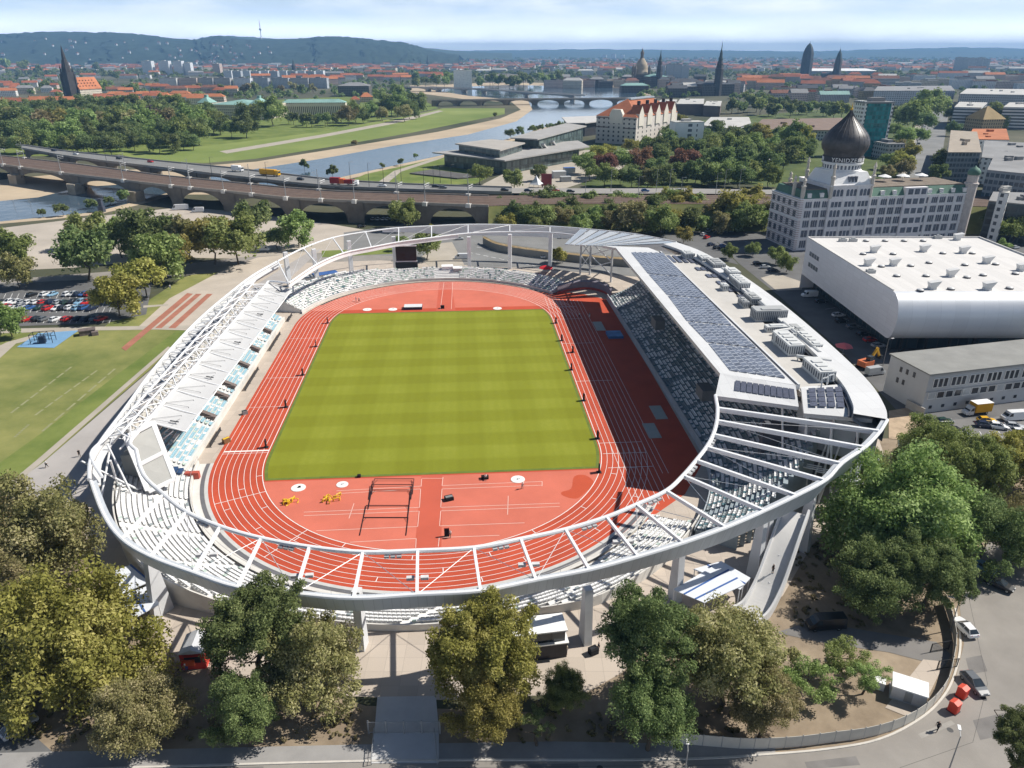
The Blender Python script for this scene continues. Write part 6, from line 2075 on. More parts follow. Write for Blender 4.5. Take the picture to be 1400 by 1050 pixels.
blk([(698, 188), (716, 183), (775, 168), (802, 172), (780, 178), (735, 190)], 19, 0.9, [gl, slabm], 'glass_wall', 'roof', z0=0)
blk([(768, 160), (820, 158), (832, 164), (800, 168), (775, 168)], 14, 0.88, [M('hall_dark', (0.05, 0.05, 0.055), 0.5, 0, 0.2, 0.3), pale_slab], 'wall', 'roof')
mb = MB()
for x0, y0, x1, y1 in [(742, 196, 758, 216), (755, 192, 770, 213)]:
 a, b2 = at(x0, y0, 15) - co_, at(x1, y1, 1) - co_
 mb.beam(a, b2, 3.0, 1.2)
mb.build('stair', pale_slab, ca)
mb = MB()
q = [at(x, y, 1.2) - co_ for x, y in [(560, 236), (590, 231), (660, 240), (625, 243)]]
mb.prism([(p.x, p.y) for p in q], 0.3, 1.0, 0, bottom=True)
mb.build('terrace_slab', M('terrace_dark', (0.12, 0.115, 0.11), 0.8, 0, 0.2, 0.2), ca)
Cn = at(868, 199); Lc = at(814, 195)
d, n_, LWd, rz = frame_of(Lc, Cn)
ho = thing('warehouse_hotel', 'tall cream warehouse hotel with steep red roofs and a row of gables', 'hotel', (Lc.x, Lc.y, 0), rz)
DH, EH = 92.0, 25.0
cream = M('hotel_render', (0.64, 0.585, 0.54), 0.85, 0, 0.08, 0.1)
cream2 = M('hotel_pale', (0.72, 0.665, 0.58), 0.85, 0, 0.06, 0.1)
tile = M('red_tiles', (0.38, 0.135, 0.065), 0.85, 0, 0.2, 0.25, detail=8)
mb = MB(); mb.box(0, 0, 0, LWd, DH, EH); mb.build('wall', cream, ho)
mb = MB()
mb.roof(-0.5, -0.5, LWd + 0.5, DH + 0.5, EH, 15.0, 'hip', axis='y')
mb.build('roof', tile, ho)
mb = MB(); mb.box(LWd * 0.5 - 3, 22, EH + 14.0, LWd * 0.5 + 3, 74, EH + 15.4); mb.build('roof_lantern', M('lantern_glass', (0.42, 0.48, 0.52), 0.3, 0.2, 0.1, 0.2), ho)
cx_ = LWd * 0.5
mb = MB()
gp = [(cx_ - 7, EH - 6), (cx_ + 7, EH - 6), (cx_ + 7, EH + 2), (cx_ + 4.5, EH + 6.5), (cx_ - 4.5, EH + 6.5), (cx_ - 7, EH + 2)]
mb.add([(x, -0.7, z) for x, z in gp] + [(x, 3.5, z) for x, z in gp], [(0, 1, 2, 3, 4, 5), (1, 7, 8, 2), (2, 8, 9, 3), (3, 9, 10, 4), (4, 10, 11, 5), (5, 11, 6, 0)])
mb.build('gable', cream2, ho)
for k in range(5):
 y = 9 + k * 18.2
 mb = MB()
 gp = [(y - 5, EH - 8), (y + 5, EH - 8), (y + 5, EH + 3), (y, EH + 10), (y - 5, EH + 3)]
 x1 = LWd + 0.8
 mb.add([(x1, a, z) for a, z in gp] + [(x1 - 9, a, z) for a, z in gp], [(0, 1, 2, 3, 4), (0, 4, 9, 5), (1, 6, 7, 2), (5, 6, 1, 0)])
 g_ = mb.build('gable', cream2, ho)
 mb = MB()
 a0, a1 = x1 + 0.3, x1 - 10
 mb.add([(a0, y - 5.4, EH + 2.8), (a0, y, EH + 10.6), (a1, y, EH + 10.6), (a1, y - 5.4, EH + 2.8)], [(0, 1, 2, 3)])
 mb.add([(a0, y + 5.4, EH + 2.8), (a0, y, EH + 10.6), (a1, y, EH + 10.6), (a1, y + 5.4, EH + 2.8)], [(3, 2, 1, 0)])
 mb.build('gable_roof', tile, g_)
 mb = MB(); mb.revolve([(1.7, 0), (1.7, 4.6)], 10, (x1 - 8, y + 8, EH + 9)); mb.build('chimney', dark_metal, ho)
hw = M('hotel_pane', (0.06, 0.06, 0.065), 0.3, 0, 0.3, 0.5)
for r in range(6):
 z = 2.6 + r * 3.9
 windows(ho, [(2.2 + k * (LWd - 5) / 7, z) for k in range(8)], 1.7, 1.7, hw)
mb = MB(); mb.box(-0.3, -0.35, 14.6, cx_ - 8, 0, 15.4); mb.box(cx_ + 8, -0.35, 14.6, LWd + 0.3, 0, 15.4); mb.box(-0.3, -0.35, 23.2, cx_ - 8, 0, 24.0); mb.box(cx_ + 8, -0.35, 23.2, LWd + 0.3, 0, 24.0)
mb.build('string_course', M('course_dark', (0.14, 0.10, 0.09), 0.8, 0, 0.1, 0.5), ho)
for k in range(10):
 mb = MB()
 for r in range(6):
  y = 4 + k * 9.1
  mb.box(LWd - 0.05, y, 2.6 + r * 3.9, LWd + 0.08, y + 1.6, 4.4 + r * 3.9)
 mb.build('window', hw, ho)
def boxy(name, label, cat, x, y, size, rz_, m, extra=None, roofm=None, group=None):
 o = thing(name, label, cat, at(x, y), rz_, group)
 mb = MB(); mb.obox((0, 0, 0.12), (size[0], size[1], size[2] - 0.12)); mb.build('body', m, o)
 mb = MB(); mb.obox((0, 0, size[2]), (size[0] + 0.3, size[1] + 0.3, 0.14)); mb.build('roof', roofm or m, o)
 mb = MB(); mb.obox((0, 0, 0), (size[0] - 0.2, size[1] - 0.2, 0.12)); mb.build('base', dark_metal, o)
 return o
kb = thing('bar_pavilion', 'black two level bar pavilion with a white slanting roof, behind the yellow green tree', 'kiosk', at(733, 892), 0.16)
black_p = M('panel_black', (0.022, 0.02, 0.024), 0.35, 0.1, 0.3, 0.7)
mb = MB(); mb.box(-4.4, -1.6, 0, 4.2, 2.6, 2.9); mb.build('body', black_p, kb)
mb = MB(); mb.box(-4.6, -1.95, 2.9, 4.4, 2.7, 3.05); mb.build('counter_roof', white_paint, kb)
mb = MB(); mb.box(-4.2, -1.45, 3.06, 3.9, 1.8, 4.9); mb.build('glazing', M_grid('bar_glass', (0.02, 0.02, 0.025), (0.05, 0.06, 0.07), 1.9, 2.6, 0.88, 0.8, 0.3, 0.08), kb, boxuv=True)
mb = MB()
mb.add([(-4.7, -1.75, 5.2), (4.2, -1.75, 5.2), (4.2, 2.0, 5.1), (-4.7, 2.0, 5.1), (-4.7, -1.75, 5.0), (4.2, -1.75, 5.0), (4.2, 2.0, 4.92), (-4.7, 2.0, 4.92)], [(0, 1, 2, 3), (4, 5, 1, 0), (5, 6, 2, 1), (6, 7, 3, 2), (7, 4, 0, 3), (7, 6, 5, 4)])
mb.build('roof', white_paint, kb)
rk = thing('red_kiosk', 'red food kiosk with a pale roof, between the yellow green and the dark green tree', 'kiosk', at(270, 905), 0.1)
red_p = M('panel_red_bright', (0.52, 0.035, 0.02), 0.45, 0, 0.08, 1)
mb = MB(); mb.box(-1.7, -1.4, 0, 1.7, 2.6, 2.9); mb.build('body', red_p, rk)
mb = MB(); mb.box(-1.1, -1.46, 1.2, 1.1, -1.38, 2.3); mb.build('hatch', black_p, rk)
mb = MB(); mb.box(-1.2, -1.75, 1.0, 0.3, -1.46, 1.9); mb.build('counter', M('panel_orange', (0.60, 0.10, 0.03), 0.5, 0, 0.06, 1), rk)
mb = MB(); mb.roof(-1.8, -1.5, 1.8, 2.7, 2.9, 0.8, 'gable', axis='y'); mb.build('roof', M('roof_pale_grey', (0.5, 0.51, 0.53), 0.5, 0, 0.1, 1), rk)
mb = MB(); mb.box(-1.2, -1.43, 2.45, 1.2, -1.38, 2.8); mb.build('sign_board', M('panel_red_dark', (0.30, 0.02, 0.015), 0.5, 0, 0.05, 1), rk)
tent_m = M('tent_fabric', (0.66, 0.69, 0.73), 0.6, 0, 0.04, 0.5)
blue_line = M('tent_rib_blue', (0.05, 0.12, 0.33), 0.6, 0, 0.05, 1)
def marquee(label, pxs, z, seams, k):
 pts = [at(x, y, z) for x, y in pxs]
 c = sum(pts, Vector()) / len(pts)
 o = thing('marquee', label, 'tent', (c.x, c.y, 0), 0)
 q = [p - Vector((c.x, c.y, 0)) for p in pts]
 mb = MB()
 slab4(mb, [tuple(p) for p in q], 0.12)
 mb.build('roof', tent_m, o)
 mb = MB()
 for s_ in seams:
  a, b2 = q[0].lerp(q[1], s_), q[3].lerp(q[2], s_)
  mb.beam(a + Vector((0, 0, 0.06)), b2 + Vector((0, 0, 0.06)), 0.28, 0.1)
 mb.build('rib', blue_line, o)
 for p in q:
  mb = MB(); mb.tube((p.x * 0.96, p.y * 0.96, 0), (p.x * 0.96, p.y * 0.96, z - 0.1), 0.08, 6); mb.build('post', white_steel, o)
marquee('pale blue marquee roof with dark ribs right of the ring column, next to the ramp', [(920, 806), (963, 824), (1018, 799), (985, 768)], 3.6, (0.36, 0.72), 0)
marquee('second pale marquee roof, half under the ring, left of the white ramp', [(948, 778), (986, 767), (1026, 790), (1012, 806)], 3.3, (0.5,), 1)
marquee('upper white marquee roof at the left column of the ring', [(153, 782), (178, 772), (205, 795), (165, 812)], 3.5, (0.0, 1.0), 2)
marquee('lower white marquee roof with blue edges, behind the yellow green tree', [(158, 818), (204, 800), (218, 826), (178, 848)], 3.3, (0.0, 0.5), 3)
rp = thing('white_ramp', 'curved white concrete ramp coming down from the ring beside the marquee', 'ramp', at(1055, 800), 0)
ro_ = Vector(rp.location)
cl = spline([at(1088, 700, 9.0), at(1075, 735, 7.0), at(1062, 772, 4.4), at(1048, 808, 1.9), at(1030, 838, 0.3), at(1005, 852, 0.1)], 8)
mb, mw = MB(), MB()
Lf, Rt = [], []
for i, p in enumerate(cl):
 t = (cl[min(i + 1, len(cl) - 1)] - cl[max(i - 1, 0)]); t.z = 0; t.normalize()
 n_ = Vector((-t.y, t.x, 0))
 Lf.append(p + n_ * 2.0 - ro_); Rt.append(p - n_ * 2.0 - ro_)
mb.ribbon(Lf, Rt)
mb.build('tread', M('ramp_tread', (0.62, 0.61, 0.59), 0.8, 0, 0.05, 0.4), rp)
for S in (Lf, Rt):
 for i in range(len(S) - 1):
  mw.beam(S[i] + Vector((0, 0, 1.2)), S[i + 1] + Vector((0, 0, 1.2)), 0.35, 1.8)
mw.build('side_wall', M('ramp_wall', (0.62, 0.62, 0.62), 0.75, 0, 0.05, 0.3), rp)
mb = MB()
for i in (4, 12, 20):
 p = cl[i] - ro_
 mb.box(p.x - 0.6, p.y - 0.6, 0, p.x + 0.6, p.y + 0.6, p.z - 0.4)
mb.build('pillar', col_m, rp)
gt = thing('entrance_gate', 'grey metal entrance gate across the pale walk at the front', 'gate', at(553, 1003), 0.0)
mb = MB()
for x in (-4.6, -2.3, 0, 2.3, 4.6):
 mb.box(x - 0.09, -0.09, 0, x + 0.09, 0.09, 2.3)
mb.build('gate_post', galv, gt)
for x in (-4.5, -2.2, 0.1, 2.4):
 mb = MB()
 mb.box(x, -0.03, 0.2, x + 2.1, 0.03, 0.26); mb.box(x, -0.03, 2.0, x + 2.1, 0.03, 2.06)
 for k in range(14):
  mb.box(x + 0.08 + k * 0.15, -0.02, 0.26, x + 0.11 + k * 0.15, 0.02, 2.0)
 mb.build('gate_leaf', galv, gt)
for q, (a, b2) in enumerate([((508, 1046), (512, 1004)), ((598, 1046), (594, 1004))]):
 r = thing('walk_railing', 'grey railing along the left edge of the entrance walk' if q == 0 else 'grey railing along the right edge of the entrance walk', 'railing', at(*a), 0)
 e_ = at(*b2) - at(*a)
 mb = MB(); mb.tube((0, 0, 1.1), e_ + Vector((0, 0, 1.1)), 0.05, 6); mb.tube((0, 0, 0.6), e_ + Vector((0, 0, 0.6)), 0.03, 6); mb.build('rail', galv, r)
 mb = MB()
 for k in range(5):
  p = e_ * (k / 4); mb.tube(p, p + Vector((0, 0, 1.1)), 0.04, 6)
 mb.build('post', galv, r)
fpts = [at(*p) for p in [(905, 1016), (960, 1020), (1010, 1024), (1050, 1024), (1095, 1021), (1140, 1015), (1180, 1010), (1218, 1000), (1250, 985), (1275, 965), (1293, 940), (1300, 912), (1304, 880), (1298, 850), (1290, 826)]]
fpts = spline(fpts, 2)
fe = thing('curved_fence', 'pale panelled fence that follows the bend of the road', 'fence', fpts[0], 0)
fo_ = Vector(fe.location)
mesh_m = M('fence_mesh', (0.50, 0.48, 0.43), 0.8, 0, 0.06, 0.6)
for i in range(len(fpts) - 1):
 a, b2 = fpts[i] - fo_, fpts[i + 1] - fo_
 mb = MB()
 mb.beam(a + Vector((0, 0, 1.95)), b2 + Vector((0, 0, 1.95)), 0.06, 1.85)
 mb.build('fence_panel', mesh_m, fe)
 mb = MB(); mb.tube(a, a + Vector((0, 0, 2.1)), 0.06, 6); mb.build('fence_post', galv, fe)
wc = thing('white_container', 'white box container on the bare earth beside the paved path', 'container', at(1240, 952), math.radians(-27))
mb = MB(); mb.box(-2.1, -1.35, 0.15, 2.1, 1.35, 2.1); mb.build('body', M('container_white', (0.72, 0.73, 0.74), 0.5, 0, 0.05, 0.6), wc)
mb = MB(); mb.box(-2.2, -1.45, 2.1, 2.2, 1.45, 2.22); mb.build('roof', white_paint, wc)
mb = MB(); mb.box(-2.2, -1.45, 0, 2.2, 1.45, 0.15); mb.build('plinth', pale_concrete, wc)
mb = MB(); mb.box(-0.5, -1.39, 0.2, 0.45, -1.35, 1.9); mb.build('door', unit_g, wc)
mb = MB(); mb.box(-4.2, -0.6, 0, -2.9, 0.6, 1.3); mb.box(-4.25, -0.65, 1.3, -2.85, 0.65, 1.36)
tag(mb.build('meter_cabinet', white_paint, loc=wc.location, rz=math.radians(-27)), 'small white cabinet beside the white container', 'cabinet')
for k, (x, y, r) in enumerate([(1284, 890, 0.2), (1294, 914, 0.15)]):
 g_ = thing('yard_gate', 'upper of the two dark iron gates at the driveway' if k == 0 else 'lower of the two dark iron gates at the driveway', 'gate', at(x, y), r, 'iron gates at the driveway')
 mb = MB(); mb.box(-1.6, -0.05, 0, -1.5, 0.05, 1.7); mb.box(1.5, -0.05, 0, 1.6, 0.05, 1.7); mb.box(-1.6, -0.03, 1.6, 1.6, 0.03, 1.68); mb.box(-1.6, -0.03, 0.15, 1.6, 0.03, 0.23); mb.build('frame', dark_metal, g_)
 mb = MB()
 for q in range(14):
  mb.box(-1.4 + q * 0.21, -0.02, 0.2, -1.36 + q * 0.21, 0.02, 1.62)
 mb.build('bars', dark_metal, g_)
for k, (x, y, lab) in enumerate([(1303, 972, 'red cabin at the kerb, the one further from the dark car'), (1314, 952, 'red cabin at the kerb, the one touching the dark car')]):
 c = thing('toilet_cabin', lab, 'cabin', at(x, y), math.radians(32), 'red cabins at the kerb')
 mb = MB(); mb.box(-0.55, -0.55, 0.1, 0.55, 0.55, 1.6); mb.build('body', M('cabin_red', (0.62, 0.06, 0.03), 0.45, 0, 0.05, 1), c)
 mb = MB(); mb.roof(-0.58, -0.58, 0.58, 0.58, 1.61, 0.22, 'gable', axis='x'); mb.build('roof', M('cabin_roof', (0.70, 0.10, 0.06), 0.5, 0, 0.05, 1), c)
 mb = MB(); mb.box(-0.4, -0.59, 0.15, 0.4, -0.55, 1.5); mb.build('door', M('cabin_door', (0.50, 0.04, 0.02), 0.5, 0, 0.05, 1), c)
 mb = MB(); mb.box(-0.65, -0.65, 0, 0.65, 0.65, 0.1); mb.build('skid', dark_metal, c)
def lamp(label, x, y, hgt, rz_, m=galv):
 o = thing('street_lamp', label, 'street lamp', at(x, y), rz_)
 mb = MB(); mb.tube((0, 0, 0), (0, 0, hgt), 0.10, 8, r2=0.06); mb.build('post', m, o)
 mb = MB(); mb.tube((0, 0, hgt - 0.05), (1.0, 0, hgt + 0.12), 0.05, 6); mb.build('arm', m, o)
 mb = MB(); mb.box(0.8, -0.17, hgt + 0.06, 1.6, 0.17, hgt + 0.17); mb.build('lamp_head', white_paint, o)
lamp('street lamp standing in the road at the lower right', 1296, 1056, 6.2, 1.2)
lamp('street lamp at the bottom edge between the dark and the olive trees', 936, 1060, 4.2, 1.4)
lamp('lamp post at the end of the fence beside the white car', 1299, 862, 6.0, 2.8)
lamp('white lamp post at the corner between the silver hall and the white building', 1207, 500, 8.0, 0.2)
sb = thing('scoreboard', 'black scoreboard screen on a dark stand, above the far terrace', 'scoreboard', at(557, 376), 0.07)
mb = MB(); mb.box(-4.0, -0.3, 5.8, 4.0, 0.3, 11.5); mb.build('screen', M('screen_black', (0.012, 0.013, 0.016), 0.25, 0, 0.2, 1), sb)
mb = MB(); mb.box(-4.15, -0.35, 11.5, 4.15, 0.4, 11.9); mb.box(-4.15, -0.36, 5.4, 4.15, 0.4, 5.8); mb.build('frame', white_steel, sb)
mb = MB(); mb.box(-4.3, -0.9, 1.5, 4.3, 0.9, 5.2); mb.build('stand', dark_metal, sb)
mb = MB()
for x in (-3.6, 3.6):
 mb.box(x - 0.25, -0.2, 0, x + 0.25, 0.2, 12.0)
mb.build('leg', galv, sb)
rw = thing('ramp_wall', 'curved grey retaining wall with a yellow brown strip, beyond the far bend', 'wall', at(760, 350), 0)
r0 = Vector(rw.location)
top = spline([at(x, y, 3.0) for x, y in [(660, 325), (680, 334), (720, 341), (770, 347), (830, 353), (900, 358)]], 6)
mb = MB()
mb.ribbon([Vector((p.x, p.y, 0)) - r0 for p in top], [p - r0 for p in top])
mb.build('wall_face', M('wall_olive_grey', (0.26, 0.255, 0.235), 0.9, 0, 0.1, 0.2), rw)
mb = MB()
mb.ribbon([p - r0 for p in top], [p + Vector((0.5, 3.0, 0)) - r0 for p in top])
mb.build('wall_top', M('ochre_rubble', (0.26, 0.19, 0.10), 0.9, 0, 0.45, 0.4, detail=8), rw)
mb = MB()
for p in top[::4]:
 q = p - r0
 mb.tube((q.x, q.y + 0.3, q.z), (q.x, q.y + 0.3, q.z + 1.0), 0.05, 5)
mb.path([p - r0 + Vector((0, 0.3, 1.0)) for p in top], 0.05, 5)
mb.build('railing', M('rail_yellow', (0.34, 0.29, 0.10), 0.6, 0, 0.1, 1), rw)
def parasol(label, x, y, r, h, m):
 o = thing('parasol', label, 'parasol', at(x, y), 0.3)
 mb = MB(); mb.revolve([(r, h - 1.0), (r * 0.97, h - 0.9), (r * 0.5, h - 0.3), (0.06, h)], 6); mb.build('canopy', m, o)
 mb = MB(); mb.tube((0, 0, 0), (0, 0, h - 0.1), 0.06, 6); mb.build('pole', galv, o)
 mb = MB(); mb.obox((0, 0, 0), (0.8, 0.8, 0.12)); mb.build('base', concrete, o)
parasol('large red parasol on the paving right of the far terrace', 746, 374, 2.9, 3.3, M('fabric_red', (0.60, 0.02, 0.03), 0.8, 0, 0.05, 1))
parasol('pink parasol behind the outer edge of the grandstand roof', 1152, 484, 2.6, 3.4, M('fabric_pink', (0.68, 0.16, 0.17), 0.8, 0, 0.05, 1))
boxy('ticket_hut', 'white hut with a dark opening at the gap in the far terrace', 'hut', 612, 377, (4.2, 3.0, 4.0), 0.07, white_paint, roofm=white_paint)
boxy('ticket_hut', 'grey hut with a dark door next to the gap in the far terrace', 'hut', 626, 378, (3.2, 3.4, 3.6), 0.07, unit_g, roofm=white_paint)
for k, (x, y, s_) in enumerate([(446, 384, (9, 4, 3.0)), (424, 387, (6, 4, 2.6)), (410, 394, (5, 3, 2.4))]):
 boxy('white_cabin', ['white cabin with a blue roof behind the upper left of the far terrace', 'low white cabin left of the blue roofed cabin', 'small white cabin beside the end of the membrane roof'][k], 'cabin', x, y, s_, 0.5, unit_m, roofm=[blue_line, unit_g, unit_m][k])
ex = thing('digger', 'orange and yellow digger parked behind the grandstand roof', 'digger', at(1183, 503), 0.5)
org = M('machine_orange', (0.60, 0.17, 0.07), 0.5, 0, 0.1, 1); yel = M('machine_yellow', (0.65, 0.36, 0.03), 0.5, 0, 0.06, 1)
mb = MB(); mb.box(-2.2, -1.3, 0.9, 1.6, 1.3, 2.4); mb.build('body', org, ex)
mb = MB(); mb.box(-0.4, -1.2, 2.4, 1.2, 0.1, 3.7); mb.build('cab', dark_glass, ex)
mb = MB(); mb.beam((1.5, 0.3, 2.2), (4.0, 0.3, 5.4), 0.5, 0.7); mb.beam((4.0, 0.3, 5.4), (5.8, 0.3, 2.6), 0.45, 0.6); mb.build('boom', yel, ex)
mb = MB(); mb.box(5.3, -0.4, 1.6, 6.3, 1.0, 2.7); mb.build('bucket', dark_metal, ex)
for s_ in (-1, 1):
 mb = MB(); mb.box(-2.3, s_ * 1.3 - 0.35, 0, 2.0, s_ * 1.3 + 0.35, 0.9); mb.build('track', rubber, ex)
mb = MB(); mb.box(-1.4, -1.4, 0, 1.4, 1.4, 3.2); mb.box(-0.9, -0.9, 3.2, 0.9, 0.9, 6.5); mb.box(-1.1, -1.1, 6.5, 1.1, 1.1, 7.3)
tag(mb.build('river_post', M('post_dark', (0.06, 0.07, 0.10), 0.6, 0, 0.1, 1), loc=at(140, 290)), 'dark blue post on the bank before the rail viaduct', 'post')
mb = MB(); mb.box(-2.2, -1.2, 0, 2.2, 1.2, 1.5); mb.box(-2.4, -1.4, 1.5, 2.4, 1.4, 1.7); mb.box(1.2, -2.8, 0, 3.0, -1.2, 1.2)
tag(mb.build('boulder_seat', M('rock_brown', (0.16, 0.13, 0.12), 0.9, 0, 0.3, 0.8), loc=at(120, 457), rz=0.5), 'brown timber stack beside the blue court', 'stack')
pf = thing('play_frame', 'dark climbing frame standing on the blue court', 'play frame', at(60, 468), 0.2)
mb = MB()
for x in (-3, -1, 1, 3):
 for y in (-1.5, 1.5):
  mb.tube((x, y, 0), (x, y, 3), 0.09, 6)
mb.build('post', dark_metal, pf)
mb = MB()
for y in (-1.5, 1.5):
 for z in (1.5, 3):
  mb.tube((-3, y, z), (3, y, z), 0.08, 6)
for x in (-3, -1, 1, 3):
 mb.tube((x, -1.5, 3), (x, 1.5, 3), 0.08, 6)
mb.build('bars', dark_metal, pf)
mb = MB(); mb.box(-0.8, -1.5, 0, 0.8, 0.2, 2.2); mb.build('panel', M('panel_navy', (0.03, 0.05, 0.09), 0.6, 0, 0.1, 1), pf)
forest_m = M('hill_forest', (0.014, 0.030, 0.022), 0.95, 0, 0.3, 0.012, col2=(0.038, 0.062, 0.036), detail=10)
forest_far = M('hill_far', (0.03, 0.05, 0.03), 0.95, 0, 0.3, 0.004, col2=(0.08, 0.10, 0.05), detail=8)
def ridge(name, pts, dist, foot, seed, m, bump=8.0):
 """pts: ridge line in the photo; dist: distance of the ridge, foot: distance of its foot"""
 rg = random.Random(seed)
 P = spline([Vector((x, y, 0)) for x, y in pts], 8)
 n_ = 14
 rows = []
 for k in range(n_ + 1):
  t = k / n_
  row = []
  for p in P:
   Dm = foot + (dist - foot) * t
   yy = (72.6 - p.y) / CAM_F / math.cos(CAM_P) * math.cos(math.radians(0.0))
   hz_ = CAM_H + dist * (72.6 - p.y) / CAM_F * 1.2
   s = t * t * (3 - 2 * t)
   X = (p.x - 700) / CAM_F * Dm / math.cos(CAM_P) * 0.911 * 1.097
   row.append(Vector((X, Dm + rg.uniform(-60, 60), max(-1.0, hz_ * s + (rg.uniform(-bump, bump) if 0 < k else 0)))))
  rows.append(row)
 rows.append([Vector((q.x, q.y + 1200, -1.0)) for q in rows[-1]])
 mb = MB()
 for a, b2 in zip(rows[:-1], rows[1:]):
  mb.ribbon(a, b2)
 o = tag(mb.build(name, m, smooth=True), kind='structure')
 return rows
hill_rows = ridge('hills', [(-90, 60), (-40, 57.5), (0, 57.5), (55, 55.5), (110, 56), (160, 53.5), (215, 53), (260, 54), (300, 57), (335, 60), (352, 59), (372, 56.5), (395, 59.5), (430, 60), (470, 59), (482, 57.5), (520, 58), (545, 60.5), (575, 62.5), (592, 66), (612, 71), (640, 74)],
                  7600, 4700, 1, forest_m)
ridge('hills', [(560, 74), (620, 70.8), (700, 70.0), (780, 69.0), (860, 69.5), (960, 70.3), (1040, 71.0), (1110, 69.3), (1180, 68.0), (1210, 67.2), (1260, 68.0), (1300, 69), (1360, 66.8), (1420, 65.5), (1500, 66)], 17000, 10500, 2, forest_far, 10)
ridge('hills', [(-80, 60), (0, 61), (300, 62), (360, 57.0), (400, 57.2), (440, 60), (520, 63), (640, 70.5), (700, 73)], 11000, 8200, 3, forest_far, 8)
roof_mats = {
 'red': M('tile_red', (0.34, 0.115, 0.06), 0.85, 0, 0.25, 0.05, detail=8),
 'orange': M('tile_orange', (0.46, 0.17, 0.075), 0.85, 0, 0.2, 0.05, detail=8),
 'brown': M('tile_brown', (0.20, 0.09, 0.06), 0.85, 0, 0.25, 0.05, detail=8),
 'grey': M('roof_grey', (0.26, 0.26, 0.26), 0.8, 0, 0.2, 0.05, detail=8),
 'dark': M('roof_slate', (0.07, 0.075, 0.085), 0.7, 0, 0.25, 0.05),
 'pale': M('roof_pale', (0.50, 0.49, 0.46), 0.8, 0, 0.12, 0.05, detail=8),
 'teal': M('roof_copper', (0.24, 0.40, 0.36), 0.7, 0, 0.15, 0.05, detail=8),
}
wall_mats = {
 'cream': M_grid('wall_cream', (0.66, 0.59, 0.47), (0.10, 0.09, 0.085), 3.0, 3.5, 0.42, 0.52, v0=0.6),
 'white': M_grid('wall_white', (0.78, 0.77, 0.74), (0.10, 0.11, 0.12), 3.2, 3.1, 0.45, 0.5, v0=0.6),
 'grey': M_grid('wall_grey', (0.50, 0.495, 0.49), (0.08, 0.085, 0.095), 3.0, 3.2, 0.5, 0.5, v0=0.6),
 'ochre': M_grid('wall_ochre', (0.48, 0.36, 0.20), (0.09, 0.08, 0.07), 3.0, 3.5, 0.42, 0.52, v0=0.6),
 'dark': M_grid('wall_dark', (0.11, 0.10, 0.095), (0.035, 0.035, 0.04), 3.4, 4.6, 0.4, 0.6, v0=0.6),
 'pink': M_grid('wall_pink', (0.62, 0.49, 0.43), (0.09, 0.085, 0.085), 3.0, 3.4, 0.42, 0.5, v0=0.6),
 'slab': M_grid('wall_slab', (0.80, 0.81, 0.83), (0.26, 0.31, 0.37), 3.6, 2.8, 0.62, 0.45, v0=0.6),
 'slabgrey': M_grid('wall_slabgrey', (0.50, 0.53, 0.56), (0.10, 0.13, 0.17), 3.6, 2.8, 0.62, 0.45, v0=0.6),
 'bands': M_grid('wall_bands', (0.66, 0.67, 0.68), (0.06, 0.08, 0.10), 60.0, 3.4, 1.0, 0.5, v0=0.6),
 'teal': M_grid('wall_teal', (0.03, 0.16, 0.17), (0.03, 0.22, 0.22), 2.6, 3.3, 0.85, 0.8, pane_rough=0.08, jitter=0.45),
 'glass': M_grid('wall_glassy', (0.30, 0.33, 0.35), (0.07, 0.10, 0.13), 2.4, 3.4, 0.8, 0.62, v0=0.6),
}
def house(name, label, cat, c, w_, d_, h, rz_, wall, roof, kind='gable', rh=None, group=None, chim=True, rng=random):
 """building with its near wall centre at c"""
 o = thing(name, label, cat, (c[0], c[1], 0), rz_, group)
 mb = MB()
 mb.box(-w_ / 2, 0, 0, w_ / 2, d_, h)
 rh_ = rh if rh else min(w_, d_) * 0.38
 wm = wall_mats[wall] if isinstance(wall, str) else wall
 rm = roof_mats[roof] if isinstance(roof, str) else roof
 if kind == 'gable':
  ax = 'x' if w_ >= d_ else 'y'
  if ax == 'x':
   mb.add([(-w_ / 2, 0, h), (-w_ / 2, d_, h), (-w_ / 2, d_ / 2, h + rh_ * 0.97)], [(2, 1, 0)])
   mb.add([(w_ / 2, 0, h), (w_ / 2, d_, h), (w_ / 2, d_ / 2, h + rh_ * 0.97)], [(0, 1, 2)])
  else:
   mb.add([(-w_ / 2, 0, h), (w_ / 2, 0, h), (0, 0, h + rh_ * 0.97)], [(0, 1, 2)])
   mb.add([(-w_ / 2, d_, h), (w_ / 2, d_, h), (0, d_, h + rh_ * 0.97)], [(2, 1, 0)])
 mb.build('wall', wm, o, boxuv=True)
 mb = MB()
 if kind == 'flat':
  mb.box(-w_ / 2 - 0.2, -0.2, h, w_ / 2 + 0.2, d_ + 0.2, h + 0.5)
  mb.box(-w_ * 0.18, d_ * 0.3, h + 0.5, w_ * 0.1, d_ * 0.7, h + 2.6)
 else:
  mb.roof(-w_ / 2, 0, w_ / 2, d_, h + 0.02, rh_, kind, over=0.5)
  if chim:
   for k in range(max(1, int(w_ / 14))):
    x = -w_ / 2 + (k + rng.uniform(0.2, 0.8)) * w_ / max(1, int(w_ / 14))
    mb.box(x - 0.7, d_ * 0.6, h + rh_ * 0.3, x + 0.7, d_ * 0.6 + 1.2, h + rh_ * 1.15)
 mb.build('roof', rm, o)
 return o
ROOFW = {'red': 'red roofed', 'orange': 'orange roofed', 'brown': 'brown roofed', 'grey': 'grey roofed', 'dark': 'dark roofed', 'pale': 'pale roofed', 'teal': 'green roofed'}
rc = random.Random(77)
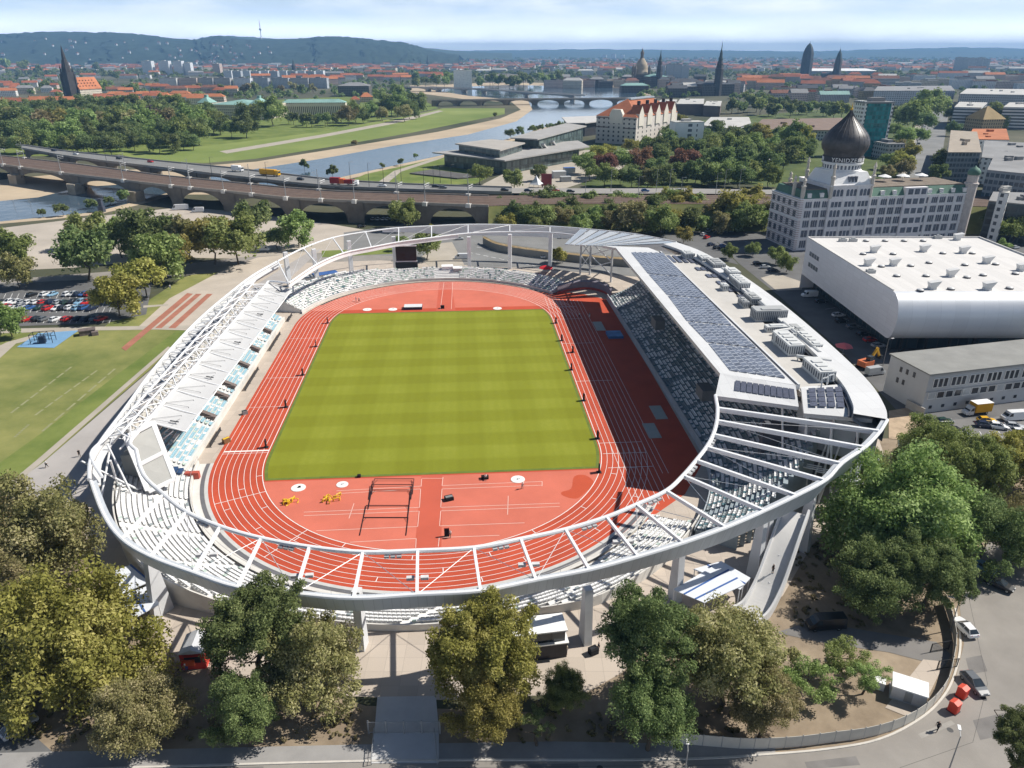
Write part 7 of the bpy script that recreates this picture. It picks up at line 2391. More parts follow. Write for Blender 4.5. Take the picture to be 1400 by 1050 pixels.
def town(group, where, n, x0, x1, y0, y1, wr, dr, hr, walls, roofs, kinds, rzr=(-0.3, 0.3), noun='house'):
 its = []
 for k in range(n):
  x = x0 + (x1 - x0) * (k + rc.uniform(0.0, 1.0)) / n
  y = rc.uniform(y0, y1)
  its.append((x, y, rc.choice(roofs)))
 its.sort()
 tot, cnt = {}, {}
 for it in its:
  tot[it[2]] = tot.get(it[2], 0) + 1
 for x, y, rf in its:
  k = cnt.get(rf, 0); cnt[rf] = k + 1
  lab = f'{ROOFW[rf]} {noun} {where}' if tot[rf] == 1 else (f'leftmost {ROOFW[rf]} {noun} {where}' if k == 0 else f'{ORD[min(k, 29)]} {ROOFW[rf]} {noun} from the left {where}')
  c = at(x, y)
  house('town_house', lab, 'house', c, rc.uniform(*wr), rc.uniform(*dr), rc.uniform(*hr), rc.uniform(*rzr) - c.x / max(400, c.y) * 0.4, rc.choice(walls), rf, rc.choice(kinds), group=group, rng=rc)
town('houses beside the church', 'left of the dark church tower', 12, 2, 78, 112, 133, (18, 36), (11, 14), (9, 14), ['cream', 'white', 'pink'], ['red', 'red', 'orange', 'grey'], ['gable', 'hip'])
town('houses between church and palace', 'right of the church, above the park', 15, 128, 300, 134, 146, (18, 40), (11, 15), (9, 14), ['cream', 'white', 'pink', 'ochre'], ['orange', 'red', 'orange'], ['gable', 'hip', 'gable'])
town('houses between church and palace', 'in the second row right of the church', 13, 140, 330, 124, 132, (22, 44), (11, 15), (11, 15), ['cream', 'white', 'pink'], ['orange', 'red', 'brown'], ['gable', 'hip'])
town('houses under the wooded hill', 'under the wooded hill at the upper left', 20, -5, 290, 97, 110, (26, 60), (13, 16), (9, 14), ['white', 'cream', 'grey'], ['red', 'brown', 'grey', 'orange'], ['gable', 'gable', 'flat'])
town('houses at the foot of the hill', 'at the very foot of the wooded hill', 22, -5, 330, 88, 95, (30, 70), (14, 18), (8, 13), ['white', 'cream'], ['red', 'pale', 'brown', 'grey'], ['gable', 'flat'])
for k, (x, w_) in enumerate([(20, 62), (62, 60), (92, 30)]):
 house('cream_block', ['dark arcaded block at the left edge behind the park', 'long cream block with tall windows behind the park', 'short cream block at the right end of the cream row'][k], 'building', at(x, 150), w_, 16, 14 if k else 12, -0.12 + 0.1 * k,
          ['grey', 'cream', 'cream'][k], ['red', 'orange', 'orange'][k], 'hip', 5, rng=rc)
for k, (x, w_, hh) in enumerate([(203, 44, 52), (226, 46, 52), (245, 38, 52), (258, 28, 46), (297, 32, 42)]):
 house('tower_block', ['leftmost white tower block before the hills', 'second white tower block before the hills', 'third white tower block before the hills', 'narrow fourth white tower block before the hills', 'pinkish tower block standing alone before the hills'][k], 'tower block',
          at(x, 103), w_, 18, hh, -0.25, 'slab' if k < 4 else 'pink', 'pale', 'flat')
for k, (x, w_, wl) in enumerate([(231, 46, 'white'), (258, 48, 'pink'), (282, 40, 'grey'), (305, 42, 'grey'), (332, 44, 'slab'), (358, 36, 'slabgrey'), (384, 42, 'slabgrey'), (410, 46, 'grey'), (436, 44, 'slabgrey')]):
 house('apartment_block', f'{"leftmost" if k == 0 else ORD[k] + " from the left"} {"of the " if True else ""}long flats in the row above the red roofs', 'flats', at(x, 121), w_, 14, 24, -0.15, wl, 'grey', 'flat', group='row of flats above the red roofs')
for k in range(11):
 house('apartment_block', f'{"leftmost" if k == 0 else ORD[k] + " from the left"} of the stepped pale flats behind the long row of flats', 'flats', at(312 + 12.5 * k, 108 + (k % 2)), 30, 14, 26, -0.2, ['slab', 'slabgrey'][k % 2], 'pale', 'flat', group='stepped pale flats')
town('houses round the red gabled hall', 'round the dark domed tower on the left', 10, 350, 470, 104, 117, (30, 60), (14, 18), (14, 22), ['cream', 'pink', 'grey'], ['orange', 'red', 'orange'], ['gable', 'hip'])
town('houses of the middle town', 'in the near middle town', 22, 440, 618, 98, 112, (30, 64), (13, 17), (11, 17), ['cream', 'white', 'grey', 'pink'], ['red', 'brown', 'red', 'grey', 'orange'], ['gable', 'hip', 'gable'])
town('houses of the middle town', 'in the far middle town', 26, 420, 700, 86, 96, (40, 90), (16, 22), (11, 17), ['cream', 'white', 'pink'], ['red', 'brown', 'red', 'grey'], ['gable', 'hip'])
town('houses across the river', 'across the river, right of the white block', 22, 660, 860, 88, 104, (40, 80), (14, 20), (12, 20), ['grey', 'white', 'pink', 'slabgrey'], ['brown', 'grey', 'red', 'pale', 'dark'], ['gable', 'flat', 'hip'])
town('houses along the far quay', 'on the far quay before the stone dome', 13, 758, 868, 112, 124, (26, 50), (14, 18), (14, 20), ['grey', 'cream', 'dark', 'pink'], ['pale', 'grey', 'dark', 'brown'], ['flat', 'hip', 'gable'])
town('old town houses', 'in the old town left of the slender spires', 16, 905, 1010, 112, 138, (26, 54), (14, 20), (14, 22), ['dark', 'dark', 'grey', 'pink'], ['dark', 'dark', 'brown', 'pale'], ['hip', 'gable', 'flat'])
town('old town roofs', 'in the old town between the spires', 26, 1005, 1200, 108, 124, (34, 80), (15, 20), (13, 20), ['cream', 'pink', 'grey', 'ochre'], ['red', 'brown', 'orange', 'red'], ['gable', 'hip', 'gable'])
town('old town roofs', 'in front of the old town, above the garden', 16, 1060, 1230, 128, 142, (26, 52), (14, 18), (12, 18), ['grey', 'cream', 'pink', 'ochre'], ['red', 'brown', 'grey', 'teal', 'dark'], ['hip', 'gable', 'flat'])
town('right hand quarter', 'in the right hand quarter behind the avenue', 20, 1200, 1410, 108, 126, (40, 90), (15, 20), (14, 22), ['grey', 'slab', 'cream', 'pink', 'bands'], ['brown', 'red', 'grey', 'pale', 'orange'], ['gable', 'flat', 'flat'])
town('far right quarter', 'far off on the right under the blue hills', 20, 1120, 1410, 88, 100, (50, 110), (16, 24), (12, 22), ['slab', 'grey', 'white', 'slabgrey'], ['pale', 'grey', 'brown', 'dark'], ['flat', 'gable'])
for k, (x, y, w_, hh) in enumerate([(1308, 98, 34, 62), (1317, 98, 30, 60), (1327, 97, 30, 58), (1338, 97, 34, 60), (1346, 98, 28, 54)]):
 house('tower_block', f'{"leftmost" if k == 0 else ORD[k] + " from the left"} of the five grey blue towers far right', 'tower block', at(x, y), w_, 20, hh, -0.4, 'slabgrey', 'grey', 'flat', group='five towers far right')
for k, (x, y, w_, hh) in enumerate([(1068, 79, 90, 60), (1076, 79.2, 80, 66), (1084, 78.8, 90, 58), (1118, 80, 60, 95), (990, 79, 90, 52), (998, 79, 70, 60), (838, 82, 60, 70), (850, 82, 50, 62), (826, 82, 50, 58)]):
 house('tower_block', ['leftmost of three pale far towers left of the rounded dark tower', 'middle of three pale far towers left of the rounded dark tower', 'right one of three pale far towers left of the rounded dark tower', 'thin far tower right of the rounded dark tower',
                          'left one of two pale far towers behind the slender spire', 'right one of two pale far towers behind the slender spire', 'middle of the far towers left of the stone dome', 'right one of the far towers left of the stone dome', 'left one of the far towers left of the stone dome'][k],
          'tower block', at(x, y), w_, 30, hh, -0.3, 'slab', 'pale', 'flat')
def pblock(name, label, cat, pxs, z, wall, roof, inset=1.0, extra=None):
 pts = [at(x, y, z) for x, y in pxs]
 c = sum(pts, Vector()) / len(pts)
 o = thing(name, label, cat, (c.x, c.y, 0), 0)
 q = [(p.x - c.x, p.y - c.y) for p in pts]
 mb = MB(); mb.prism([(a * inset, b2 * inset) for a, b2 in q], 0, z - 0.5, 0)
 mb.build('wall', wall_mats[wall] if isinstance(wall, str) else wall, o, boxuv=True)
 mb = MB(); mb.prism(q, z - 0.49, z, 0, bottom=True)
 rg = random.Random(int(pxs[0][0]))
 for k in range(3):
  t = rg.uniform(0.2, 0.8)
  a = Vector((*q[0], 0)).lerp(Vector((*q[1], 0)), t).lerp(Vector((*q[-1], 0)).lerp(Vector((*q[2], 0)), t), rg.uniform(0.3, 0.7))
  mb.obox((a.x, a.y, z), (rg.uniform(2, 5), rg.uniform(2, 4), rg.uniform(0.8, 2.2)), 0.2)
 mb.build('roof', roof_mats[roof] if isinstance(roof, str) else roof, o)
 return o
P = at(1190, 214)
tt = thing('glass_tower', 'teal glass office tower standing directly behind the black dome', 'tower', P, 0.12)
mb = MB(); mb.box(-11, 0, 0, 10, 15, 42); mb.build('glass_wall', wall_mats['teal'], tt, boxuv=True)
mb = MB(); mb.box(-14.5, 0.5, 0, -11, 14, 44); mb.box(10, -0.3, 0, 12, 15, 42.5); mb.build('side_fin', wall_mats['white'], tt, boxuv=True)
mb = MB(); mb.box(-15, -0.6, 42.2, 12.5, 15.6, 43.4); mb.box(-6, 4, 43.4, 6, 11, 46.5); mb.build('roof', roof_mats['grey'], tt)
P = at(1222, 218)
house('low_block', 'dark grey low block right of the teal tower', 'building', P, 15, 26, 12, 0.15, 'grey', 'grey', 'flat')
P = at(940, 206)
of = house('white_office', 'plain white office block with one column of windows, behind the park', 'office', P, 27, 14, 24, 0.18, M('office_white', (0.72, 0.73, 0.77), 0.8, 0, 0.05, 0.1), 'pale', 'flat')
for r in range(5):
 mb = MB(); mb.box(-1.5, -0.06, 3.2 + r * 4.3, 2.3, 0.06, 5.6 + r * 4.3); mb.build('window', glassw, of)
for r in range(5):
 mb = MB(); mb.box(6.5, -0.06, 3.2 + r * 4.3, 7.6, 0.06, 5.4 + r * 4.3); mb.build('window', glassw, of)
pblock('white_pavilion', 'low white pavilion with stepped roofs right of the white office block', 'building', [(960, 171), (972, 160), (1024, 160), (1027, 168), (1002, 176)], 8, 'bands', 'pale', 0.96)
pblock('chamber_block', 'grey windowed cube right of the red roofed warehouse', 'building', [(897, 140), (905, 136), (926, 136), (920, 141)], 16, 'grey', 'pale')
pblock('brown_block', 'wide brown windowless block behind the white office block', 'building', [(925, 142), (930, 135), (963, 135), (962, 142)], 15, M('block_brown', (0.17, 0.13, 0.11), 0.85, 0, 0.15, 0.1), 'pale')
pblock('brown_block', 'smaller brown block right of the wide brown block', 'building', [(962, 144), (966, 138), (987, 138), (985, 145)], 14, MC['block_brown'], 'pale')
pblock('long_hall', 'long low hall with a brown roof, left of the teal tower', 'hall', [(1027, 177), (1042, 163), (1152, 161), (1150, 178)], 10, 'grey', M('hall_roof_brown', (0.22, 0.16, 0.125), 0.85, 0, 0.15, 0.1, detail=8), 0.97)
pblock('flat_shed', 'pale flat shed in the park under the long hall', 'shed', [(1010, 220), (1030, 212), (1062, 212), (1050, 221)], 5, 'white', 'pale')
pblock('stepped_flats', 'grey stepped flats right of the avenue', 'flats', [(1305, 146), (1312, 139), (1350, 140), (1342, 147)], 24, 'bands', 'pale')
pblock('stepped_flats', 'wide grey flats at the right edge, behind the yellow pyramid roof', 'flats', [(1372, 146), (1380, 140), (1420, 140), (1420, 147)], 24, 'bands', 'pale')
pblock('office_slab', 'long grey office slab at the head of the avenue', 'office', [(1195, 124), (1200, 118), (1300, 117), (1306, 124)], 24, 'slabgrey', 'grey')
pblock('office_slab', 'pale flat office slab on the right above the stepped flats', 'office', [(1312, 128), (1322, 121), (1420, 122), (1420, 130)], 22, 'grey', 'pale')
pblock('grey_office', 'grey office with a tan roof right of the avenue', 'office', [(1296, 208), (1300, 178), (1336, 180), (1342, 208)], 20, 'glass', M('roof_tan', (0.36, 0.31, 0.25), 0.85, 0, 0.15, 0.2), 0.97)
pblock('red_flat_building', 'building with a wide orange roof behind the grey office', 'building', [(1322, 190), (1330, 176), (1376, 176), (1380, 191)], 16, 'white', 'orange')
pblock('white_building', 'white windowed building right of the grey office', 'building', [(1342, 215), (1346, 192), (1420, 196), (1420, 222)], 17, 'white', 'grey')
pblock('glass_office', 'glassy grey office at the right edge above the silver hall', 'office', [(1350, 232), (1362, 206), (1430, 210), (1430, 240)], 24, 'glass', 'grey')
pblock('dark_office', 'dark office with a pale tower at the right edge, beside the factory', 'office', [(1352, 274), (1358, 262), (1430, 264), (1430, 282)], 18, M_grid('wall_darkglass', (0.05, 0.07, 0.08), (0.04, 0.05, 0.06), 3, 3.4, 0.8, 0.7), 'grey')
pblock('stair_tower', 'pale stair tower on the dark office at the right edge', 'tower', [(1366, 262), (1369, 258), (1382, 259), (1380, 264)], 24, 'white', 'pale')
P = at(1355, 180)
py = thing('pyramid_roof', 'yellow brown pyramid roof among the flats on the right', 'pavilion', P, 0.2)
mb = MB(); mb.box(-14, 0, 0, 14, 26, 13); mb.build('wall', wall_mats['ochre'], py, boxuv=True)
mb = MB(); mb.roof(-15, -1, 15, 27, 13.02, 13, 'hip'); mb.build('roof', M('roof_yellow', (0.34, 0.25, 0.12), 0.85, 0, 0.15, 0.1), py)
P = at(1105, 99)
ar = thing('arena', 'long white roofed arena behind the rounded dark tower', 'arena', at(1150, 103), 0)
mb = MB(); mb.box(-140, 0, 0, 130, 60, 16); mb.build('wall', wall_mats['bands'], ar, boxuv=True)
mb = MB(); mb.add([(-150, -5, 16.2), (140, -5, 16.2), (120, 65, 24), (-130, 65, 24)], [(0, 1, 2, 3)]); mb.build('roof', white_paint, ar)
P = at(633, 122)
house('white_block', 'tall cream white block by the far flat bridge', 'tower block', P, 44, 18, 41, 0.05, M_grid('wall_block', (0.84, 0.80, 0.68), (0.62, 0.59, 0.50), 3.4, 2.9, 0.5, 0.4), 'pale', 'flat')
house('long_pale_block', 'long pale block above the trees on the far bank', 'flats', at(692, 113), 130, 14, 22, 0.0, 'white', 'pale', 'flat')
house('dark_ministry', 'dark stone ministry with a pale lantern roof left of the river', 'building', at(484, 132), 62, 40, 20, 0.05, 'dark', 'grey', 'hip', 6)
def palace(c, w_, d_, h, rz_, label, nm, wall='cream', rf='teal', rh=5):
 o = thing(nm, label, 'palace', (c.x, c.y, 0), rz_)
 mb = MB(); mb.box(-w_ / 2, 0, 0, w_ / 2, d_, h); mb.box(-w_ / 2 - 2, -2.5, 0, -w_ / 2 + 15, 16, h + 2); mb.box(w_ / 2 - 15, -2.5, 0, w_ / 2 + 2, 16, h + 2)
 mb.build('wall', wall_mats[wall], o, boxuv=True)
 mb = MB(); mb.roof(-w_ / 2 + 15, 0, w_ / 2 - 15, d_, h + 0.02, rh, 'hip', over=0.6); mb.build('roof', roof_mats[rf], o)
 for s_ in (-1, 1):
  mb = MB(); x = s_ * (w_ / 2 - 6.5)
  mb.roof(x - 9, -3, x + 9, 16.5, h + 2.02, rh + 3, 'hip', axis='y'); mb.box(x - 2, 5, h + rh + 3, x + 2, 9, h + rh + 6.5)
  mb.build('pavilion_roof', roof_mats[rf], o)
 return o
palace(at(318, 163), 92, 60, 18, -0.25, 'green roofed palace with corner pavilions behind the meadow trees', 'old_palace')
house('long_palace', 'long columned palace with a pale green roof beside the promenade', 'palace', at(430, 158), 88, 18, 17, 0.10, M_grid('wall_columns', (0.68, 0.62, 0.51), (0.12, 0.11, 0.10), 2.6, 16, 0.5, 0.75, v0=2), 'teal', 'hip', 4)
house('river_villa', 'small villa with a red roof in the trees by the meadow', 'villa', at(502, 140), 22, 16, 9, 0.3, 'pink', 'orange', 'hip', 7)
house('river_villa', 'pinkish villa left of the small red roofed villa', 'villa', at(486, 143), 16, 12, 8, 0.2, 'pink', 'red', 'hip', 5)
house('river_villa', 'yellow villa between the trees on the meadow edge', 'villa', at(548, 155), 13, 11, 8, 0.4, 'ochre', 'orange', 'hip', 4)
ch = thing('parish_church', 'church with a black pointed tower and a steep orange roof, upper left', 'church', at(95, 136), -0.35)
cs = M('church_stone', (0.055, 0.05, 0.048), 0.9, 0, 0.3, 0.15)
mb = MB(); mb.box(-8, 0, 0, 8, 16, 48)
for sx in (-1, 1):
 for y in (0, 16):
  mb.box(sx * 8 - 1.4, y - 1.4, 0, sx * 8 + 1.4, y + 1.4, 44)
mb.build('tower', cs, ch)
mb = MB(); mb.revolve([(8.2, 48), (7.2, 56), (4.6, 68), (3.6, 70), (3.2, 76), (1.2, 88), (0.1, 94)], 8, (0, 8, 0))
for sx in (-1, 1):
 for y in (1, 15):
  mb.revolve([(1.5, 44), (1.3, 52), (0.1, 60)], 6, (sx * 7, y, 0))
mb.build('spire', cs, ch)
mb = MB(); mb.box(-13, 16, 0, 13, 66, 17); mb.build('nave_wall', wall_mats['cream'], ch, boxuv=True)
mb = MB(); mb.roof(-14, 15.5, 14, 67, 17.02, 21, 'gable', axis='y')
mb.build('nave_roof', roof_mats['orange'], ch)
for k in range(6):
 mb = MB()
 for r in range(3):
  x = 4 + r * 3.2
  mb.box(x - 0.8, 20 + k * 7, 17 + 21 * (1 - x / 14) - 0.3, x + 1.2, 21.6 + k * 7, 17 + 21 * (1 - x / 14) + 1.2)
 mb.build('dormer', roof_mats['brown'], ch)
fk = thing('stone_dome_church', 'church with a high pale stone dome in the old town', 'church', at(877, 119), 0)
ss = M('dome_sandstone', (0.40, 0.33, 0.24), 0.85, 0, 0.15, 0.1)
mb = MB(); mb.box(-21, 0, 0, 21, 42, 30); mb.build('wall', wall_mats['dark'], fk, boxuv=True)
mb = MB(); mb.revolve([(21, 28), (20.5, 34), (17, 38), (16, 44), (15.8, 50), (14, 55), (11, 60), (8, 64), (6, 67), (5.4, 68)], 24, (0, 21, 0)); mb.build('dome', ss, fk, smooth=True)
mb = MB(); mb.revolve([(5.4, 68), (5.4, 69), (4.2, 69.5), (4.2, 78), (5, 78.5), (4.4, 82), (2.2, 86), (0.8, 89), (0.2, 95)], 12, (0, 21, 0)); mb.build('lantern', M('lantern_dark', (0.16, 0.14, 0.12), 0.8, 0, 0.2, 0.2), fk)
for sx in (-1, 1):
 for y in (3, 39):
  mb = MB(); mb.revolve([(4, 28), (4, 42), (4.6, 43), (3, 47), (1, 51), (0.1, 55)], 8, (sx * 18, y, 0)); mb.build('stair_turret', MC['lantern_dark'], fk)
def spire(name, label, x, y, secs, base=None, m=None, cat='tower'):
 o = thing(name, label, cat, at(x, y), 0.2)
 sm = m or M('spire_stone', (0.07, 0.068, 0.07), 0.8, 0, 0.3, 0.1)
 half = len(secs) // 2
 mb = MB(); mb.revolve(secs[:half + 1], 8, (0, 0, 0)); mb.build('shaft', sm, o)
 mb = MB(); mb.revolve(secs[half:], 8, (0, 0, 0)); mb.build('spire', M('spire_copper', (0.055, 0.08, 0.08), 0.7, 0, 0.2, 0.1), o)
 if base:
  mb = MB(); mb.box(-base[0] / 2, -4, 0, base[0] / 2, base[1], base[2]); mb.build('wall', wall_mats['dark'], o, boxuv=True)
  mb = MB(); mb.roof(-base[0] / 2, -4, base[0] / 2, base[1], base[2] + 0.02, 6, 'hip', over=0.5); mb.build('roof', roof_mats['teal' if name == 'cathedral_tower' else 'dark'], o)
 return o
spire('cathedral_tower', 'slender dark tower right of the stone dome', 900, 120, [(9, 0), (8.5, 34), (7.5, 36), (7.2, 50), (6, 52), (5.6, 62), (4, 64), (3.4, 70), (2, 74), (1, 80), (0.1, 90)], (46, 60, 26))
spire('castle_tower', 'tall tapering castle spire right of the old town roofs', 980, 131, [(9, 0), (8.6, 48), (9.2, 50), (8, 52), (6.5, 58), (6.8, 60), (4.6, 66), (4.8, 70), (3.2, 74), (2.8, 80), (1.2, 86), (0.7, 92), (0.1, 103)], (70, 50, 22))
spire('town_hall_tower', 'broad dark town hall tower with a rounded top', 1100, 108, [(19, 0), (19, 50), (18.5, 66), (17.5, 78), (15, 88), (12, 96), (8, 103), (4, 108), (1.2, 110), (0.3, 117)], None, M('tower_blue_grey', (0.06, 0.07, 0.085), 0.7, 0, 0.25, 0.1))
spire('belfry', 'dark belfry narrowing to a point, right of the rounded tower', 1142, 110, [(16, 0), (15, 22), (12, 30), (11, 44), (10.5, 56), (9.5, 64), (8, 70), (6, 78), (3, 84), (1.0, 90), (0.1, 97)], (60, 40, 20))
spire('domed_tower', 'small dark domed tower above the orange roofs on the left', 403, 104, [(8, 0), (8, 32), (8.5, 33), (7.5, 38), (5, 42), (3, 46), (2.6, 50), (1.4, 54), (0.1, 60)])
spire('church_spire', 'thin dark spire in the middle town before the ridge', 585, 92, [(9, 0), (8.5, 30), (7, 34), (5, 42), (3, 56), (1, 66), (0.1, 74)])
spire('church_spire', 'thin far spire left of the middle town spire', 510, 86, [(9, 0), (8.5, 30), (7, 36), (5, 46), (3, 56), (1, 66), (0.1, 76)])
for k, (x, y, hh) in enumerate([(903, 112, 40), (916, 112, 46), (926, 112, 46), (936, 112, 40)]):
 house('slab_tower', f'{"leftmost" if k == 0 else ORD[k] + " from the left"} of the grey blue slabs behind the cathedral tower', 'tower block', at(x, y - 4), 26, 14, hh, 0.1, 'slabgrey', 'grey', 'flat', group='slabs behind the cathedral')
house('old_museum', 'wide dark museum block before the cathedral tower', 'museum', at(938, 129), 74, 40, 24, 0.0, 'dark', 'dark', 'hip', 7)
house('terrace_palace', 'pale stone terrace building below the stone dome', 'building', at(868, 127), 60, 24, 15, 0.05, 'dark', 'teal', 'hip', 5)
P = Vector((-2330, 7500, 190))
tvp = at(390, 60)
dd = 7550
P = Vector(((390 - 700) / CAM_F * dd, dd, 186))
tv = thing('television_tower', 'thin television tower on the wooded ridge', 'tower', P, 0)
mb = MB(); mb.revolve([(7, -20), (5, 20), (4, 84)], 10); mb.build('shaft', white_paint, tv)
mb = MB(); mb.revolve([(4, 84), (11, 90), (11, 98), (5, 104)], 12); mb.build('pod', unit_g, tv)
mb = MB(); mb.revolve([(3, 104), (2.4, 140), (0.4, 178)], 8); mb.build('antenna', M('antenna_red', (0.4, 0.07, 0.05), 0.6, 0, 0.1, 1), tv)
vproto = None
rv = random.Random(8)
for k in range(70):
 col = rv.choice([rv.randint(20, len(hill_rows[0]) - 60), rv.randint(20, 90), rv.randint(60, 100)])
 t = rv.uniform(2, 9)
 i = int(t)
 p = hill_rows[i][col].lerp(hill_rows[i + 1][col], t - i)
 if vproto is None:
  vproto = thing('hillside_villa', 'tiny pale villa among the trees on the wooded hill', 'villa', p, 0, 'pale villas on the wooded hill')
  mb = MB(); mb.box(-10, -7, -8, 10, 7, 12); mb.build('wall', M('villa_white', (0.62, 0.62, 0.62), 0.8, 0, 0.05, 0.1), vproto)
  mb = MB(); mb.roof(-11, -8, 11, 8, 12, 7, 'hip'); mb.build('roof', roof_mats['brown'], vproto)
  o = vproto
 else:
  o = copy_tree(vproto)
 o.location = p
 s = rv.uniform(0.5, 1.1)
 o.scale = (s, s, s)
 o.rotation_euler.z = rv.uniform(-0.6, 0.6)
mb = MB()
for k in range(2500):
 y = rc.uniform(76.5, 98)
 x = rc.uniform(-40, 1440)
 if x < 330 and y < 90:
  continue
 c = at(x, y)
 w_, d_, h = rc.uniform(18, 70), rc.uniform(12, 22), rc.uniform(8, 18)
 a = rc.uniform(-0.6, 0.6)
 mi = rc.choice((0, 0, 1, 2))
 mb.obox(c, (w_, d_, h), a, mi)
 mr = rc.choice((3, 3, 4, 5, 6))
 ca_, sa_ = math.cos(a), math.sin(a)
 rot = lambda x_, y_, z_: (c.x + x_ * ca_ - y_ * sa_, c.y + x_ * sa_ + y_ * ca_, z_)
 hw_, hd = w_ / 2 + 0.5, d_ / 2 + 0.5
 q = [rot(-hw_, -hd, h), rot(hw_, -hd, h), rot(hw_, hd, h), rot(-hw_, hd, h), rot(-hw_, 0, h + 6), rot(hw_, 0, h + 6)]
 mb.add(q, [(0, 1, 5, 4), (2, 3, 4, 5), (1, 2, 5), (3, 0, 4)], mr)
tag(mb.build('distant_town', [wall_mats['cream'], wall_mats['white'], wall_mats['grey'], roof_mats['red'], roof_mats['brown'], roof_mats['grey'], roof_mats['dark']]), kind='stuff')
sp_ = []
for k in range(1700):
 x = rt.uniform(-20, 1420)
 y = rt.uniform(92, 136)
 if 560 < x < 900 and y > 112 and x < 860:
  continue
 if x < 120 and y > 130:
  continue
 p = at(x, y)
 R = rt.uniform(4.5, 9)
 sp_.append((p.x, p.y, R * 0.6, R))
mass('town_greenery_foliage', sp_, 'dark', COARSE)
def paint(name, col, rough=0.28):
 return M('paint_' + name, col, rough, 0.0, 0.04, 1.0, spec=0.5)
PAINT = {'white': paint('white', (0.74, 0.75, 0.76)), 'silver': paint('silver', (0.42, 0.44, 0.46)), 'black': paint('black', (0.014, 0.015, 0.018)), 'grey': paint('grey', (0.14, 0.15, 0.16)),
         'red': paint('red', (0.50, 0.025, 0.025)), 'blue': paint('blue', (0.04, 0.11, 0.30)), 'light blue': paint('light_blue', (0.24, 0.42, 0.58)), 'navy': paint('navy', (0.015, 0.025, 0.06)),
         'dark green': paint('dark_green', (0.02, 0.05, 0.04)), 'yellow': paint('yellow', (0.72, 0.40, 0.02))}
lamp_w = M('headlamp', (0.8, 0.8, 0.78), 0.15, 0, 0.02, 1)
lamp_r = M('taillamp', (0.45, 0.02, 0.02), 0.25, 0, 0.02, 1)
tyre_m = rubber
def smooth_loft(mb, secs, mi=0):
 """secs: rings of equal length"""
 n = len(secs[0])
 for a, b2 in zip(secs[:-1], secs[1:]):
  for i in range(n):
   j = (i + 1) % n
   mb.add([a[i], a[j], b2[j], b2[i]], [(0, 1, 2, 3)], mi)
 mb.add(secs[0], [tuple(range(n))[::-1]], mi)
 mb.add(secs[-1], [tuple(range(n))], mi)
def car_meshes():
 def ring(x, zlo, zhi, wlo, whi):
  return [(x, -wlo, zlo), (x, wlo, zlo), (x, whi + 0.04, (zlo + zhi) / 2 + 0.08), (x, whi, zhi - 0.05), (x, whi - 0.10, zhi), (x, -whi + 0.10, zhi), (x, -whi, zhi - 0.05), (x, -whi - 0.04, (zlo + zhi) / 2 + 0.08)]
 mb = MB()
 smooth_loft(mb, [ring(-2.15, 0.42, 0.80, 0.68, 0.70), ring(-2.05, 0.32, 0.93, 0.78, 0.80), ring(-1.5, 0.25, 0.97, 0.84, 0.86), ring(-0.4, 0.22, 0.97, 0.86, 0.88), ring(0.8, 0.22, 0.95, 0.86, 0.87),
                     ring(1.5, 0.25, 0.86, 0.84, 0.84), ring(2.0, 0.32, 0.74, 0.76, 0.76), ring(2.15, 0.42, 0.62, 0.62, 0.62)])
 def cab(x, z, w): return (x, w, z)
 rf = [(-1.45, -0.56, 1.40), (0.05, -0.60, 1.45), (0.05, 0.60, 1.45), (-1.45, 0.56, 1.40)]
 mb.add([(x, y, z - 0.06) for x, y, z in rf] + [(x, y * 0.97, z + 0.02) for x, y, z in rf], [(4, 5, 6, 7), (0, 1, 5, 4), (1, 2, 6, 5), (2, 3, 7, 6), (3, 0, 4, 7)])
 for s in (-1, 1):
  for a, b2 in (((-1.95, 0.78, 0.95), (-1.45, 0.57, 1.39)), ((-0.55, 0.80, 0.95), (-0.6, 0.60, 1.41)), ((0.95, 0.78, 0.93), (0.05, 0.60, 1.43))):
   mb.tube((a[0], a[1] * s, a[2]), (b2[0], b2[1] * s, b2[2]), 0.045, 5)
 body = mb.mesh('car_body', [PAINT['white']], smooth=False)
 mb = MB()
 lo = [(-1.98, -0.77, 0.93), (0.98, -0.77, 0.93), (0.98, 0.77, 0.93), (-1.98, 0.77, 0.93)]
 hi = [(-1.46, -0.56, 1.39), (0.05, -0.59, 1.42), (0.05, 0.59, 1.42), (-1.46, 0.56, 1.39)]
 mb.add(lo + hi, [(0, 1, 5, 4), (1, 2, 6, 5), (2, 3, 7, 6), (3, 0, 4, 7), (4, 5, 6, 7)])
 glass = mb.mesh('car_glass', [dark_glass])
 def wheel(r, w_):
  mb = MB()
  n = 14
  for k in range(n):
   a, b2 = 2 * PI * k / n, 2 * PI * (k + 1) / n
   c0, s0, c1, s1 = math.cos(a), math.sin(a), math.cos(b2), math.sin(b2)
   mb.add([(r * c0, -w_, r * s0), (r * c1, -w_, r * s1), (r * c1, w_, r * s1), (r * c0, w_, r * s0)], [(0, 1, 2, 3)])
   for y in (-w_, w_):
    mb.add([(r * c0, y, r * s0), (r * c1, y, r * s1), (r * .62 * c1, y, r * .62 * s1), (r * .62 * c0, y, r * .62 * s0)], [(0, 1, 2, 3)])
  t = mb.mesh('tyre', [tyre_m])
  mb = MB()
  mb.tube((0, -w_ * 0.9, 0), (0, w_ * 0.9, 0), r * 0.62, 10)
  return t, mb.mesh('rim', [steel])
 t, rm = wheel(0.32, 0.10)
 mb = MB(); mb.box(2.02, -0.16, 0.58, 2.14, 0.16, 0.72)
 hl = mb.mesh('headlight', [lamp_w])
 mb = MB(); mb.box(-2.14, -0.13, 0.70, -2.02, 0.13, 0.86)
 tl = mb.mesh('taillight', [lamp_r])
 return body, glass, t, rm, hl, tl
